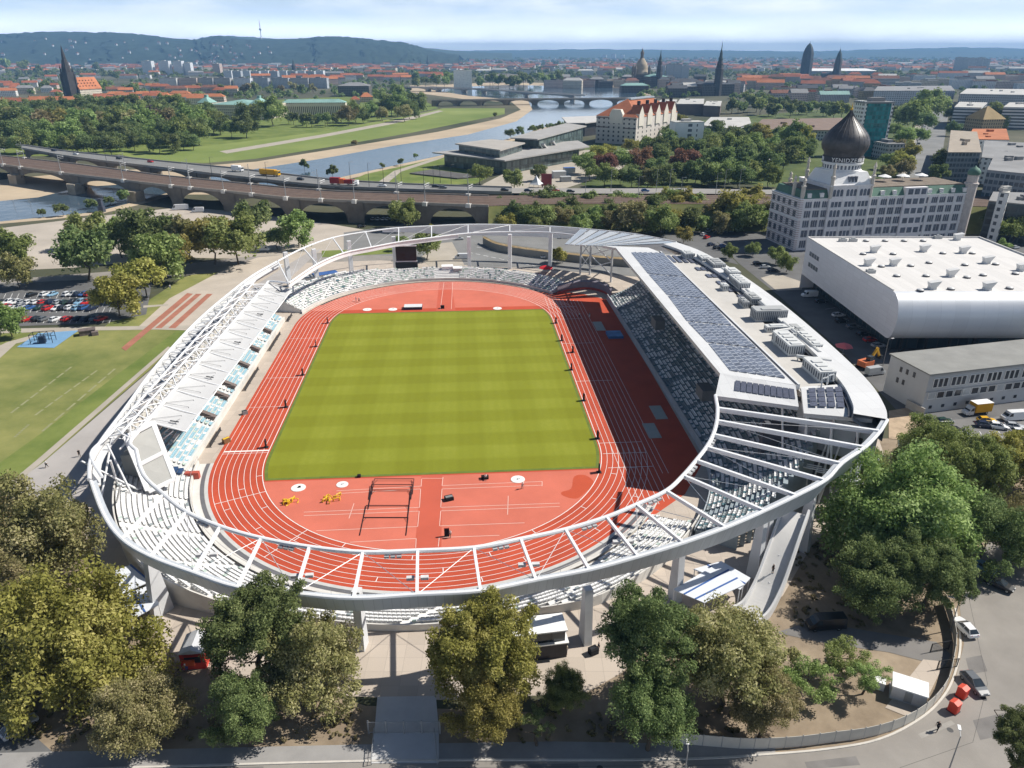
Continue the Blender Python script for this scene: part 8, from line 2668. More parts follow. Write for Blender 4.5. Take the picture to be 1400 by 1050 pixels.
CAR = car_meshes()
def car(label, x, y, rz_, col='white', z=0.0, group=None, lights=True, size=1.0, name='parked_car', base=None):
 o = thing(name, label, 'car', base if base is not None else at(x, y, z) + Vector((0, 0, 0.10 if z == 0 else 0)), rz_, group)
 o.scale = (size,) * 3
 obj_of('body', CAR[0], o, mats=[PAINT[col]])
 obj_of('windows', CAR[1], o)
 for sx in (-1.32, 1.35):
  for sy in (-0.78, 0.78):
   w_ = obj_of('wheel', CAR[2], o, (sx, sy, 0.32))
   if lights:
    obj_of('rim', CAR[3], w_)
 if lights:
  for sy in (-0.5, 0.5):
   obj_of('headlight', CAR[4], o, (0, sy, 0))
   obj_of('taillight', CAR[5], o, (0, sy, 0))
 return o
def van(label, x, y, rz_, col='white', box_col=None, L=5.6, hh=2.3, z=0.0, name='van', cat='van', boxl=None):
 """van or box truck: nose at +x"""
 o = thing(name, label, cat, at(x, y, z) + Vector((0, 0, 0.1)), rz_)
 a = L / 2
 mb = MB()
 smooth_loft(mb, [[(x_, -w_, z0), (x_, w_, z0), (x_, w_ * 0.97, z1 * 0.5), (x_, w_ * 0.86, z1), (x_, -w_ * 0.86, z1), (x_, -w_ * 0.97, z1 * 0.5)] for x_, z0, z1, w_ in
                     [(-a if not box_col else a - 2.1, 0.35, hh if not box_col else 2.3, 0.95), (a - 2.0, 0.3, hh if not box_col else 2.35, 0.98), (a - 1.4, 0.3, hh * 0.97 if not box_col else 2.3, 0.98), (a - 0.7, 0.3, 1.25, 0.96), (a - 0.08, 0.35, 1.0, 0.90), (a, 0.45, 0.8, 0.8)]])
 mb.build('body', PAINT[col], o)
 mb = MB()
 zt = (hh if not box_col else 2.3) * 0.95
 mb.add([(a - 1.42, -0.80, zt), (a - 1.42, 0.80, zt), (a - 0.72, 0.84, 1.30), (a - 0.72, -0.84, 1.30)], [(3, 2, 1, 0)])
 for s in (-1, 1):
  mb.add([(a - 2.0, s * 0.955, 1.25), (a - 0.95, s * 0.965, 1.25), (a - 1.45, s * 0.90, zt * 0.93), (a - 2.0, s * 0.90, zt * 0.93)], [(0, 1, 2, 3)])
 w_ = mb.build('windows', dark_glass, o)
 w_.location = (0.015, 0, 0.012)
 if box_col:
  mb = MB(); mb.box(-a, -1.15, 0.8, a - 2.2, 1.15, hh); mb.build('cargo_box', box_col, o)
  mb = MB(); mb.box(-a - 0.03, -1.18, hh, a - 2.17, 1.18, hh + 0.06); mb.build('box_roof', white_paint, o)
  mb = MB(); mb.box(-a, -0.5, 0.45, a - 2.2, 0.5, 0.8); mb.build('chassis', dark_metal, o)
 for sx in (-a + 1.1, a - 1.0):
  for sy in (-0.82, 0.82):
   wl = obj_of('wheel', CAR[2], o, (sx, sy, 0.38), 0, (1.2, 1.2, 1.2))
   obj_of('rim', CAR[3], wl)
 for sy in (-0.6, 0.6):
  mb = MB(); mb.box(a - 0.10, sy - 0.14, 0.72, a - 0.02, sy + 0.14, 0.88); mb.build('headlight', lamp_w, o)
 return o
rows_ = [('top row', 404.5, [(44, 'black'), (63, 'white'), (72, 'light blue'), (94, 'white'), (100, 'silver'), (108, 'navy'), (115, 'blue'), (123, 'red')]),
         ('second row', 415, [(-8, 'grey'), (2, 'black'), (12, 'white'), (22, 'white'), (32, 'silver'), (41, 'white'), (50, 'white'), (60, 'red'), (71, 'navy'), (81, 'silver'), (90, 'dark green'), (100, 'black'), (110, 'light blue'), (119, 'red')]),
         ('third row', 423, [(-4, 'white'), (6, 'red'), (16, 'white'), (26, 'silver'), (41, 'blue'), (55, 'dark green'), (67, 'red'), (78, 'white'), (88, 'black'), (97, 'white'), (107, 'light blue'), (116, 'blue'), (126, 'navy')]),
         ('bottom row', 438, [(38, 'red'), (52, 'black'), (61, 'grey'), (76, 'white'), (92, 'red'), (108, 'navy'), (120, 'navy'), (131, 'grey'), (139, 'red')])]
for rn, y, cs_ in rows_:
 tot, cnt = {}, {}
 for x, c_ in cs_:
  tot[c_] = tot.get(c_, 0) + 1
 for x, c_ in cs_:
  k = cnt.get(c_, 0); cnt[c_] = k + 1
  lab = f'only {c_} car in the {rn} of the car park on the left' if tot[c_] == 1 else (f'leftmost {c_} car in the {rn} of the car park on the left' if k == 0 else f'{ORD[k]} {c_} car from the left in the {rn} of the car park')
  car(lab, x, y + rt.uniform(-0.6, 0.6), math.radians(72) + (PI if rt.random() < 0.4 else 0) + rt.uniform(-0.05, 0.05), c_, group='cars in the tree lined car park', lights=False, size=rt.uniform(0.95, 1.1))
for x, y, c_, r, lab in [(1122, 414, 'black', 0.1, 'black car next to the white van in the shade of the silver hall'), (1146, 433, 'white', 0.15, 'white car standing in the shade beside the silver hall'), (1150, 441, 'black', 0.2, 'black car below the white car beside the silver hall'),
                         (1166, 449, 'grey', 0.15, 'dark grey car in the middle of the shaded row at the silver hall'), (1180, 459, 'black', 0.2, 'black car above the dark red one at the silver hall'),
                         (1189, 467, 'red', 0.2, 'dark red car in the shaded row at the silver hall'), (1201, 475, 'silver', 0.1, 'silver car at the near end of the row at the silver hall'),
                         (962, 322, 'white', 0.9, 'white car at the head of the yard left of the silver hall'), (968, 317, 'silver', 0.9, 'silver car beside the white car left of the silver hall'), (966, 326, 'red', 0.9, 'red car below the white car at the head of the yard'),
                         (972, 336, 'navy', 0.6, 'navy car in the tree shade left of the silver hall'), (980, 340, 'black', 0.6, 'black car in the tree shade left of the silver hall'), (988, 338, 'blue', 0.6, 'blue car in the tree shade left of the silver hall'),
                         (1036, 362, 'black', 0.0, 'black car before the pavement left of the silver hall'), (1046, 367, 'silver', 0.2, 'silver car in front of the low trees at the hall corner'), (1056, 371, 'navy', 0.2, 'navy car nearest the hall corner under the low trees'),
                         (1290, 579, 'dark green', 0.1, 'dark green car before the white two storey building'), (1306, 592, 'black', -0.3, 'black car below the dark green one in the right yard'), (1319, 600, 'white', -0.25, 'white and blue striped car in the right yard'),
                         (1348, 578, 'yellow', -0.1, 'yellow car behind the truck in the right yard'), (1346, 584, 'navy', -0.2, 'navy car in front of the yellow car in the right yard'), (1364, 586, 'white', -0.3, 'white car left of the tree at the right edge'),
                         (1386, 586, 'silver', -0.3, 'silver car by the white van at the right edge'), (1394, 594, 'white', -0.2, 'white car at the very right edge of the yard'),
                         (1388, 340, 'silver', 0.4, 'silver car by the trees at the right edge behind the silver hall'), (1312, 268, 'white', 0.2, 'white car in the gap between factory and dark office')]:
 car(lab, x, y, r, c_)
van('white panel van in the shade at the corner of the silver hall', 1106, 406, PI + 0.1)
van('grey white van behind the orange digger', 1196, 512, 0.3, 'silver')
van('white minibus before the white building at the right edge', 1384, 574, PI + 0.12, L=5.8)
yb = M('box_yellow', (0.66, 0.34, 0.01), 0.5, 0, 0.04, 0.6)
van('box truck with a yellow body and white cab before the white building', 1333, 566, PI + 0.2, 'white', yb, 6.8, 3.1, name='box_truck', cat='truck')
car('blue stripe car', 1319, 600, 0, 'blue') if False else None
car('white car on the curved road, in the sun below the shade', 1318, 862, math.radians(97), 'white', name='moving_car')
car('dark grey car parked on the road beside the red cabins', 1331, 939, math.radians(-83), 'grey')
car('black car parked in the tree shade on the curved road', 1365, 803, math.radians(-48), 'black')
car('blue grey car at the shaded top of the curved road', 1342, 779, math.radians(-50), 'light blue')
van('dark van parked in the deep shade beside the driveway', 1127, 858, PI + 0.06, 'black', L=5.8, hh=2.2)
car('car half hidden under the trees at the lower left corner', 28, 998, math.radians(55), 'silver')
car('grey car turning on the road right of the scoreboard', 628, 328, 0.3, 'silver'); car('dark car on the grey ground beyond the far bend', 494, 311, 0.6, 'black')
car('white car beside the ramp wall beyond the far bend', 746, 353, 0.2, 'white')
van('small white truck on the forecourt behind the ticket huts', 632, 354, PI + 0.05, L=6.5)
van('white motor home under the arches of the rail viaduct', 247, 287, PI + 0.2, L=9, hh=3.0); van('smaller white van under the arches of the rail viaduct', 271, 290, PI + 0.1, L=6.5, hh=2.6)
van('white and red van parked by the small dark tree', 360, 343, 0.1, L=6)
for k, x in enumerate((511, 518, 525, 531)):
 car('white car in the short row under the rail viaduct, ' + ['leftmost', 'second', 'third', 'rightmost'][k] + ' of four', x, 301, 1.2, 'white', group='white cars under the viaduct', lights=False)
for x, y, c_, lab in [(74, 206.5, 'navy', 'dark car leftmost on the road bridge'), (104, 211.5, 'white', 'white car on the left part of the road bridge'), (163, 217.5, 'black', 'black car on the road bridge before the park trees'), (206, 222, 'red', 'red car on the road bridge above the meadow end'),
                      (411, 246, 'black', 'black car on the road bridge right of the yellow truck'), (523, 255, 'white', 'white car on the road bridge right of the red truck'), (596, 256, 'black', 'black car on the raised road before the lawn'), (606, 257.5, 'grey', 'grey car next to the black car on the raised road'),
                      (690, 261, 'black', 'black car on the raised road below the round tree'), (722, 262, 'navy', 'navy car on the raised road before the white tent'), (760, 262, 'red', 'red car on the raised road below the advertising panel'), (882, 262, 'blue', 'bright blue car on the raised road before the park'), (930, 262, 'silver', 'silver car on the raised road at the park trees'),
                      (780, 263, 'black', 'black car right of the red car on the raised road')]:
 car(lab, 0, 0, -0.42 if x < 450 else -0.05, c_, base=at(x, y, ZR + 0.05), lights=False, name='moving_car', size=1.1)
yt = thing('articulated_truck', 'yellow articulated truck crossing the road bridge', 'truck', at(370, 240.5, ZR), -0.40)
mb = MB(); mb.box(-7.5, -1.25, 1.1, 4.3, 1.25, 4.0); mb.build('trailer', yb, yt)
mb = MB(); mb.box(-9.6 + 14.2, -1.2, 0.9, 7.0, 1.2, 3.6); mb.build('cab', PAINT['yellow'], yt)
mb = MB(); mb.box(6.98, -1.1, 2.0, 7.04, 1.1, 3.2); mb.build('windscreen', dark_glass, yt)
mb = MB(); mb.box(-7.4, -1.0, 0.7, 6.5, 1.0, 1.1); mb.build('chassis', dark_metal, yt)
for x in (-6, -4.8, 3.5, 6):
 for y in (-1, 1):
  obj_of('wheel', CAR[2], yt, (x, y, 0.5), 0, (1.5, 1.5, 1.5))
wt = thing('white_lorry', 'white lorry ahead of the yellow truck on the road bridge', 'truck', at(325, 234.5, ZR), -0.41)
mb = MB(); mb.box(-4, -1.25, 1.0, 2.2, 1.25, 3.9); mb.build('cargo_box', white_paint, wt)
mb = MB(); mb.box(2.4, -1.2, 0.8, 4.2, 1.2, 3.1); mb.build('cab', PAINT['white'], wt)
mb = MB(); mb.box(4.18, -1.1, 1.8, 4.24, 1.1, 2.8); mb.build('windscreen', dark_glass, wt)
for x in (-3, 3.2):
 for y in (-1, 1):
  obj_of('wheel', CAR[2], wt, (x, y, 0.45), 0, (1.4, 1.4, 1.4))
rt_ = thing('red_truck', 'red and orange truck on the road bridge left of the tall poles', 'truck', at(472, 253, ZR), -0.2)
mb = MB(); mb.box(-9, -1.25, 0.9, -3.2, 1.25, 4.2); mb.box(-0.2, -1.25, 1.0, 6.0, 1.25, 3.2); mb.build('body', M('truck_red', (0.30, 0.02, 0.025), 0.5, 0, 0.1, 1), rt_)
mb = MB(); mb.box(-3.1, -1.3, 0.9, -0.3, 1.3, 3.6); mb.build('orange_box', M('truck_orange', (0.70, 0.14, 0.03), 0.5, 0, 0.1, 1), rt_)
mb = MB(); mb.box(6.2, -1.2, 0.7, 8.2, 1.2, 3.0); mb.build('cab', PAINT['white'], rt_)
for x in (-8, -4, 2, 7):
 for y in (-1, 1):
  obj_of('wheel', CAR[2], rt_, (x, y, 0.5), 0, (1.5, 1.5, 1.5))
for k in range(14):
 t = k / 13
 x = 1240 + 26 * t; y = 244 - 76 * t
 car(f'{"nearest" if k == 0 else ORD[k] + " from the near end,"} parked car along the left kerb of the avenue', x, y, 1.25, ['white', 'black', 'silver', 'grey', 'blue', 'white', 'red'][k % 7], group='cars along the avenue', lights=False, size=1.1)
tn = thing('white_tent', 'small white pointed tent on the forecourt of the glass hall', 'tent', at(733, 257), 0.3)
mb = MB(); mb.revolve([(5, 2.6), (3, 4.0), (1, 6.5), (0.1, 8.0)], 4); mb.build('canopy', tent_m, tn)
for a in range(4):
 mb = MB(); t = PI / 2 * a; mb.tube((4.8 * math.cos(t), 4.8 * math.sin(t), 0), (4.8 * math.cos(t), 4.8 * math.sin(t), 2.7), 0.1, 6); mb.build('pole', galv, tn)
ap = thing('advertising_panel', 'dark red panel stand on the forecourt below the glass hall', 'panel', at(747, 256), 0.1)
mb = MB(); mb.box(-3.4, -0.6, 1, 3.4, 0.6, 8.5); mb.build('panel', M('panel_maroon', (0.20, 0.035, 0.04), 0.6, 0, 0.1, 0.5), ap)
mb = MB(); mb.box(-3.0, -0.3, 0, -2.4, 0.3, 1); mb.box(2.4, -0.3, 0, 3.0, 0.3, 1); mb.build('leg', dark_metal, ap)
for k, (x, y) in enumerate([(764, 243), (778, 236), (773, 248)]):
 boxy('market_stand', ['white stand nearest the dark red panel on the forecourt', 'white stand with a blue awning on the forecourt', 'low grey stand on the forecourt before the park trees'][k], 'stand', x, y, [(9, 6, 4.5), (8, 5, 3.5), (7, 5, 3.2)][k], 0.2, [unit_m, unit_m, unit_g][k], roofm=[unit_m, blue_line, unit_g][k])
def gz(x, y, z=0.0):
 return at(x, y, z)
stand_px = [(448, 442), (432, 474), (414, 513), (391, 557), (364, 612), (760, 442), (768, 466), (783, 482), (781, 506), (798, 548), (817, 600), (819, 646)]
bp_ = None
for k, (x, y) in enumerate(stand_px):
 side = 'left' if k < 5 else 'right'
 kk = k if k < 5 else k - 5
 n_of = 5 if k < 5 else 7
 lab = f'{["farthest", "second", "third", "fourth", "nearest"][kk] if k < 5 else ["farthest", "second", "third", "fourth", "fifth", "sixth", "nearest"][kk]} of the {"five" if k < 5 else "seven"} black panels at the {side} edge of the pitch'
 if bp_ is None:
  bp_ = thing('pitch_panel', lab, 'panel', gz(x, y), SR)
  mb = MB(); mb.box(-0.12, -0.45, 0.1, 0.12, 0.45, 2.0); mb.build('board', black_cloth, bp_)
  mb = MB(); mb.box(-0.5, -0.5, 0.06, 0.5, 0.5, 0.16); mb.build('foot', dark_metal, bp_)
  o = bp_
 else:
  o = copy_tree(bp_)
 o.location = gz(x, y, 0.0)
 o.rotation_euler.z = SR + rt.uniform(-0.25, 0.25)
 tag(o, lab, 'panel', 'black panels at the pitch edge')
gf = M('goal_black', (0.02, 0.018, 0.022), 0.5, 0.1, 0.1, 2)
for k, (y, x0, x1) in enumerate([(655.7, 512, 566), (663, 508, 564), (670, 508.5, 562), (690.6, 500.5, 559.5), (706.6, 497, 558)]):
 a, b2 = gz(x0, y, 0.3), gz(x1, y, 0.3)
 g_ = thing('goal_frame', ['farthest of the five dark goal frames lying on the red apron', 'second farthest dark goal frame lying on the red apron', 'middle one of the five dark goal frames on the apron', 'second nearest dark goal frame lying on the red apron', 'nearest of the five dark goal frames lying on the red apron'][k], 'goal frame', (a.x, a.y, 0.12), 0, 'goal frames on the apron')
 o0 = Vector((a.x, a.y, 0.12))
 L_ = [5.2, 5.0, 6.5, 4.2, 5.6][k]
 dl = Vector((0.06, -1, 0)).normalized() * L_
 mb = MB(); mb.tube((0, 0, 0.05 + 0.08 * (4 - k)), b2 - a + Vector((0, 0, 0.05 + 0.08 * (4 - k))), 0.075, 6); mb.build('crossbar', gf, g_)
 for e in (Vector((0, 0, 0)), b2 - a):
  mb = MB(); mb.tube(e + Vector((0, 0, 0.05 + 0.08 * (4 - k))), e + dl + Vector((0, 0, 0.05)), 0.075, 6); mb.build('goal_post', gf, g_)
 mb = MB()
 mb.tube(Vector((0.6, -0.05, 0.1)), dl * 0.25 + Vector((0.05, 0, 0.1)), 0.035, 5)
 mb.tube(b2 - a + Vector((-0.6, -0.05, 0.1)), b2 - a + dl * 0.25 + Vector((-0.05, 0, 0.1)), 0.035, 5)
 mb.build('net_bar', gf, g_)
for k, (x, y, r) in enumerate([(408, 667, 1.45), (468, 662.5, 1.2), (708, 655.5, 1.45), (502, 423.3, 1.5), (537, 423, 1.5), (680, 421.7, 1.5)]):
 o = thing('throwing_circle', ['white throwing circle near the left corner of the south apron', 'white throwing circle beside the goal frames', 'white throwing circle at the athlete on the south apron', 'leftmost white circle on the north apron', 'white circle on the north apron left of the white mat', 'white circle on the right of the north apron'][k], 'throwing circle', gz(x, y, 0.055), 0)
 mb = MB(); mb.revolve([(r, 0), (r, 0.07), (r - 0.12, 0.08)], 24); mb.build('disc', M('circle_white', (0.78, 0.77, 0.74), 0.8, 0, 0.06, 1), o)
 mb = MB(); mb.obox((0.2, 0.1, 0.08), (0.5, 0.35, 0.25), 0.4); mb.build('block', black_cloth if k < 1 else white_paint, o)
def mat(label, x, y, size, rz_, m, m2=None, cat='mat'):
 o = thing('landing_mat', label, cat, gz(x, y, 0.05), rz_)
 mb = MB(); mb.obox((0, 0, 0), (size[0], size[1], size[2] * 0.9)); mb.build('body', m, o)
 mb = MB(); mb.obox((0, 0, size[2] * 0.9), (size[0] - 0.1, size[1] - 0.1, size[2] * 0.1)); mb.build('cover', m2 or m, o)
 return o
mat('white topped high jump mat at the top edge of the pitch', 565, 421.5, (6.2, 3.4, 1.0), SR, M('mat_navy', (0.03, 0.04, 0.08), 0.7, 0, 0.1, 1), M('mat_white', (0.66, 0.67, 0.68), 0.6, 0, 0.05, 1))
mat('blue landing mat in the shade of the main grandstand', 840, 459, (4.6, 5.2, 0.8), SR, M('mat_blue', (0.06, 0.15, 0.36), 0.7, 0, 0.08, 1), M('mat_blue2', (0.12, 0.26, 0.48), 0.7, 0, 0.3, 0.5))
gm = M('pit_cover', (0.40, 0.41, 0.37), 0.85, 0, 0.06, 0.6)
for k, (x, y) in enumerate([(819, 446), (900, 564), (891, 589)]):
 mat(['farthest grey pit cover in the shade, beside the blue mat', 'upper one of the two near grey pit covers in the shade', 'lower one of the two near grey pit covers in the shade'][k], x, y, (2.9, 8.2 if k == 0 else 7.2, 0.14), SR, gm, gm, 'pit cover')
hy = M('hurdle_yellow', (0.80, 0.52, 0.03), 0.5, 0, 0.06, 1)
for k, (x, y) in enumerate([(396, 686), (453, 683)]):
 o = thing('hurdle_stack', 'left one of the two yellow hurdle stacks on the south apron' if k == 0 else 'right one of the two yellow hurdle stacks on the south apron', 'hurdles', gz(x, y, 0.05), 0.2, 'yellow hurdle stacks')
 for q in range(8):
  mb = MB()
  cx_, cy_ = rt.uniform(-1.5, 1.5), rt.uniform(-0.9, 0.9)
  a = rt.uniform(0, 3.1)
  d = Vector((math.cos(a), math.sin(a), 0)) * 0.6
  n_ = Vector((-d.y, d.x, 0))
  c = Vector((cx_, cy_, 0))
  mb.path([c - d + n_ * 0.9 + Vector((0, 0, .05)), c - d + Vector((0, 0, .05)), c - d + Vector((0, 0, 0.7)), c + d + Vector((0, 0, 0.7)), c + d + Vector((0, 0, .05)), c + d + n_ * 0.9 + Vector((0, 0, .05))], 0.10, 5)
  mb.build('hurdle_frame', hy, o)
def crate(label, x, y, size, m, m2, rz_=0.1, cat='box', name='equipment_box'):
 o = thing(name, label, cat, gz(x, y, 0.05), rz_)
 mb = MB(); mb.obox((0, 0, 0), size); mb.build('body', m, o)
 mb = MB(); mb.obox((0, 0, size[2]), (size[0] * 0.9, size[1] * 0.5, 0.06)); mb.build('lid', m2, o)
 return o
crate('black box with a grey cover on the middle of the south apron', 614, 683, (1.6, 1.3, 0.7), black_cloth, M('cover_grey', (0.22, 0.22, 0.22), 0.8, 0, 0.1, 1), 0.4)
crate('black timing board on the red runway side, next to the white figure', 611, 733, (0.9, 0.35, 1.7), black_cloth, M('cover_red', (0.35, 0.05, 0.03), 0.8, 0, 0.1, 1))
crate('black box at the upper end of the north runway', 605, 421.5, (1.3, 1.0, 1.0), black_cloth, black_cloth)
crate('low black box at the bottom edge of the pitch near the middle', 663, 654, (1.5, 0.9, 0.6), black_cloth, black_cloth)
crate('black ball basket at the left of the bottom pitch edge', 491, 652, (0.7, 0.7, 0.5), black_cloth, black_cloth)
for k, (y0, y1) in enumerate([(-38, -30), (-8, 6), (20, 34), (46, 52)]):
 p = W(-49.9, (y0 + y1) / 2, 0.05)
 o = thing('trackside_board', ['nearest dark board along the left side of the track', 'long dark board along the middle of the left track side', 'dark board along the far part of the left track side', 'short dark board at the top of the left track side'][k], 'board', p, SR, 'dark boards along the left of the track')
 mb = MB(); mb.box(-0.08, (y0 - y1) / 2, 0.1, 0.08, (y1 - y0) / 2, 1.0); mb.build('panel', dark_metal, o)
 mb = MB()
 for q in range(4):
  yy = (y0 - y1) / 2 + (y1 - y0) * q / 3
  mb.box(-0.3, yy - 0.05, 0, 0.3, yy + 0.05, 0.1)
 mb.build('foot', galv, o)
crate('brown and yellow equipment cart at the lower end of the west stand', 310, 605, (1.6, 1.0, 1.1), M('cart_brown', (0.22, 0.12, 0.05), 0.7, 0, 0.1, 1), hy, 0.9, 'cart', 'equipment_cart')
cr_ = crate('grey roller by the left side of the track', 335, 566, (1.2, 1.0, 0.9), M('cover_grey', (0.22, 0.22, 0.22)), black_cloth, 0.6, 'box')
tu = thing('tunnel_cover', 'grey violet rounded tunnel cover at the corner of the far bend', 'tunnel', at(808, 404), 0)
mb = MB()
o_ = Vector(tu.location)
arc_ = spline([at(762, 402), at(785, 397), at(808, 396), at(826, 401), at(835, 409)], 5)
A_1 = [p - o_ for p in arc_]; B_1 = [p - o_ + Vector((0, 0, 3.0)) for p in arc_]
mb.ribbon(A_1, B_1)
C_1 = [p + Vector((0.5, 1.8, 0.3)) for p in B_1]
mb.ribbon(B_1, C_1)
mb.ribbon(C_1, [Vector((p.x, p.y + 0.2, 0)) for p in C_1])
mb.build('shell', M('tunnel_violet', (0.22, 0.20, 0.24), 0.7, 0, 0.1, 0.5), tu)
mb = MB(); mb.ribbon([p + Vector((0, -0.25, 0)) for p in A_1], [p + Vector((0, -0.25, 0.9)) for p in A_1]); mb.build('red_skirt', M('skirt_red', (0.45, 0.08, 0.06), 0.7, 0, 0.1, 1), tu)
skin_m = M('skin', (0.50, 0.32, 0.24), 0.6, 0, 0.06, 3)
hair_m = M('hair', (0.05, 0.035, 0.025), 0.8, 0, 0.2, 4)
def skin_mesh(name, verts, edges, radii, root=0, sub=1):
 me = bpy.data.meshes.new(name)
 me.from_pydata([tuple(v) for v in verts], edges, [])
 o = bpy.data.objects.new(name, me)
 COL.objects.link(o)
 md = o.modifiers.new('skin', 'SKIN')
 sv = me.skin_vertices[0].data
 for i, r in enumerate(radii):
  sv[i].radius = (r, r) if isinstance(r, (int, float)) else r
  sv[i].use_root = (i == root)
 sb_ = o.modifiers.new('sub', 'SUBSURF')
 sb_.levels = sub; sb_.render_levels = sub
 dg = bpy.context.evaluated_depsgraph_get()
 out_ = bpy.data.meshes.new_from_object(o.evaluated_get(dg))
 bpy.data.objects.remove(o)
 out_.name = name
 out_.polygons.foreach_set('use_smooth', [True] * len(out_.polygons))
 out_.materials.clear()
 return out_
def skeleton(stride=0.0, arm=0.0, lean=0.0, sit=False):
 """joints of a person 1.76 m tall facing -y; stride and arm are swings in metres"""
 V, E, R = [], [], []
 def v(p, r, par=None):
  V.append(Vector(p)); R.append(r)
  if par is not None:
   E.append((par, len(V) - 1))
  return len(V) - 1
 hz_ = 0.94 if not sit else 0.50
 pel = v((0, 0, hz_), (0.15, 0.11))
 wa = v((0, -lean * 0.3, hz_ + 0.16), (0.125, 0.095), pel)
 chst = v((0, -lean * 0.7, hz_ + 0.36), (0.155, 0.105), wa)
 sh = v((0, -lean * 0.9, hz_ + 0.50), (0.10, 0.075), chst)
 nk = v((0, -lean, hz_ + 0.58), 0.052, sh)
 hd = v((0, -lean - 0.015, hz_ + 0.68), (0.072, 0.085), nk)
 hd2 = v((0, -lean - 0.005, hz_ + 0.78), (0.066, 0.080), hd)
 nose = v((0, -lean - 0.105, hz_ + 0.685), 0.014, hd)
 legs, arms = [], []
 for s in (-1, 1):
  ear = v((s * 0.078, -lean, hz_ + 0.69), 0.014, hd)
  st = stride * s
  hip = v((s * 0.09, 0, hz_ - 0.05), (0.085, 0.09), pel)
  if sit:
   kn = v((s * 0.11, -0.42, 0.50), 0.06, hip); an = v((s * 0.11, -0.46, 0.09), 0.04, kn)
  else:
   kn = v((s * 0.10, -st * 0.45 - 0.03, 0.50), 0.058, hip); an = v((s * 0.10, -st + (0.06 if st < 0 else 0), 0.09), 0.038, kn)
  f_ = V[an]
  toe = v((f_.x, f_.y - 0.17, 0.035), (0.042, 0.028), an)
  legs.append((hip, kn, an, toe))
  sd_ = v((s * 0.19, -lean * 0.9, hz_ + 0.48), 0.052, sh)
  el = v((s * 0.25, -lean * 0.8 + arm * s * 0.4, hz_ + 0.20), 0.040, sd_)
  wr = v((s * 0.26, -lean * 0.8 + arm * s - 0.06, hz_ - 0.03), 0.027, el)
  pm_ = v((s * 0.26, -lean * 0.8 + arm * s - 0.08, hz_ - 0.10), (0.022, 0.036), wr)
  for q, (dy, dz) in enumerate([(0.030, -0.085), (0.010, -0.098), (-0.010, -0.092), (-0.028, -0.075)]):
   m1 = v(V[pm_] + Vector((0, dy, dz * 0.5)), 0.0095, pm_); v(V[pm_] + Vector((-s * 0.018, dy * 1.05, dz)), 0.008, m1)
  t1 = v(V[pm_] + Vector((-s * 0.012, -0.045, 0.015)), 0.010, wr); v(V[pm_] + Vector((-s * 0.022, -0.062, -0.03)), 0.009, t1)
  arms.append((sd_, el, wr))
 return V, E, R, dict(pel=pel, wa=wa, ch=chst, sh=sh, hd=hd, hd2=hd2, legs=legs, arms=arms)
POSE = {'stand': dict(stride=0.03, arm=0.02), 'walk': dict(stride=0.30, arm=0.20, lean=0.04), 'bend': dict(stride=0.12, arm=-0.05, lean=0.22), 'sit': dict(sit=True, arm=0.05, lean=0.03)}
PMESH = {}
def person_meshes(pose):
 if pose in PMESH:
  return PMESH[pose]
 V, E, R, J = skeleton(**POSE[pose])
 body = skin_mesh('body', V, E, R, J['pel'])
 body.materials.append(skin_m)
 pr = lambda r, k=1.13: tuple(q * k + 0.012 for q in r) if isinstance(r, tuple) else r * k + 0.012
 def sub(ids, edges, trim=None):
  mp = {i: k for k, i in enumerate(ids)}
  vs = [V[i].copy() for i in ids]
  return vs, [(mp[a], mp[b2]) for a, b2 in edges], [pr(R[i]) for i in ids]
 ids = [J['pel'], J['wa'], J['ch'], J['sh']]
 ed = [(ids[0], ids[1]), (ids[1], ids[2]), (ids[2], ids[3])]
 for a in J['arms']:
  ids += [a[0], a[1]]; ed += [(J['sh'], a[0]), (a[0], a[1])]
 vs, es, rs = sub(ids, ed)
 shirt = skin_mesh('shirt', vs, es, rs, 0); shirt.materials.append(white_paint)
 ids, ed = [J['pel']], []
 for l in J['legs']:
  ids += [l[0], l[1], l[2]]; ed += [(J['pel'], l[0]), (l[0], l[1]), (l[1], l[2])]
 vs, es, rs = sub(ids, ed)
 tr = skin_mesh('trousers', vs, es, rs, 0); tr.materials.append(black_cloth)
 vs = [V[J['hd']] + Vector((0, 0.035, 0.03)), V[J['hd2']] + Vector((0, 0.012, 0.012))]
 hair = skin_mesh('hair', vs, [(0, 1)], [(0.076, 0.07), (0.070, 0.082)], 0); hair.materials.append(hair_m)
 vs, es, rs = [], [], []
 for l in J['legs']:
  k = len(vs)
  vs += [V[l[2]] + Vector((0, 0.03, -0.045)), V[l[3]] + Vector((0, 0, 0.002))]; es += [(k, k + 1)]; rs += [0.05, (0.05, 0.034)]
 shs = []
 for q in range(2):
  s_ = skin_mesh('shoe', vs[2 * q:2 * q + 2], [(0, 1)], rs[2 * q:2 * q + 2], 0); s_.materials.append(black_cloth); shs.append(s_)
 eyes = MB()
 h = V[J['hd']]
 for s in (-1, 1):
  eyes.obox((h.x + s * 0.032, h.y - 0.088, h.z + 0.015), (0.026, 0.012, 0.012))
 eyes.obox((h.x, h.y - 0.086, h.z - 0.055), (0.045, 0.012, 0.009))
 em = eyes.mesh('face', [M('eyes_mouth', (0.10, 0.04, 0.035), 0.5, 0, 0.1, 2)])
 PMESH[pose] = (body, shirt, tr, hair, shs, em)
 return PMESH[pose]
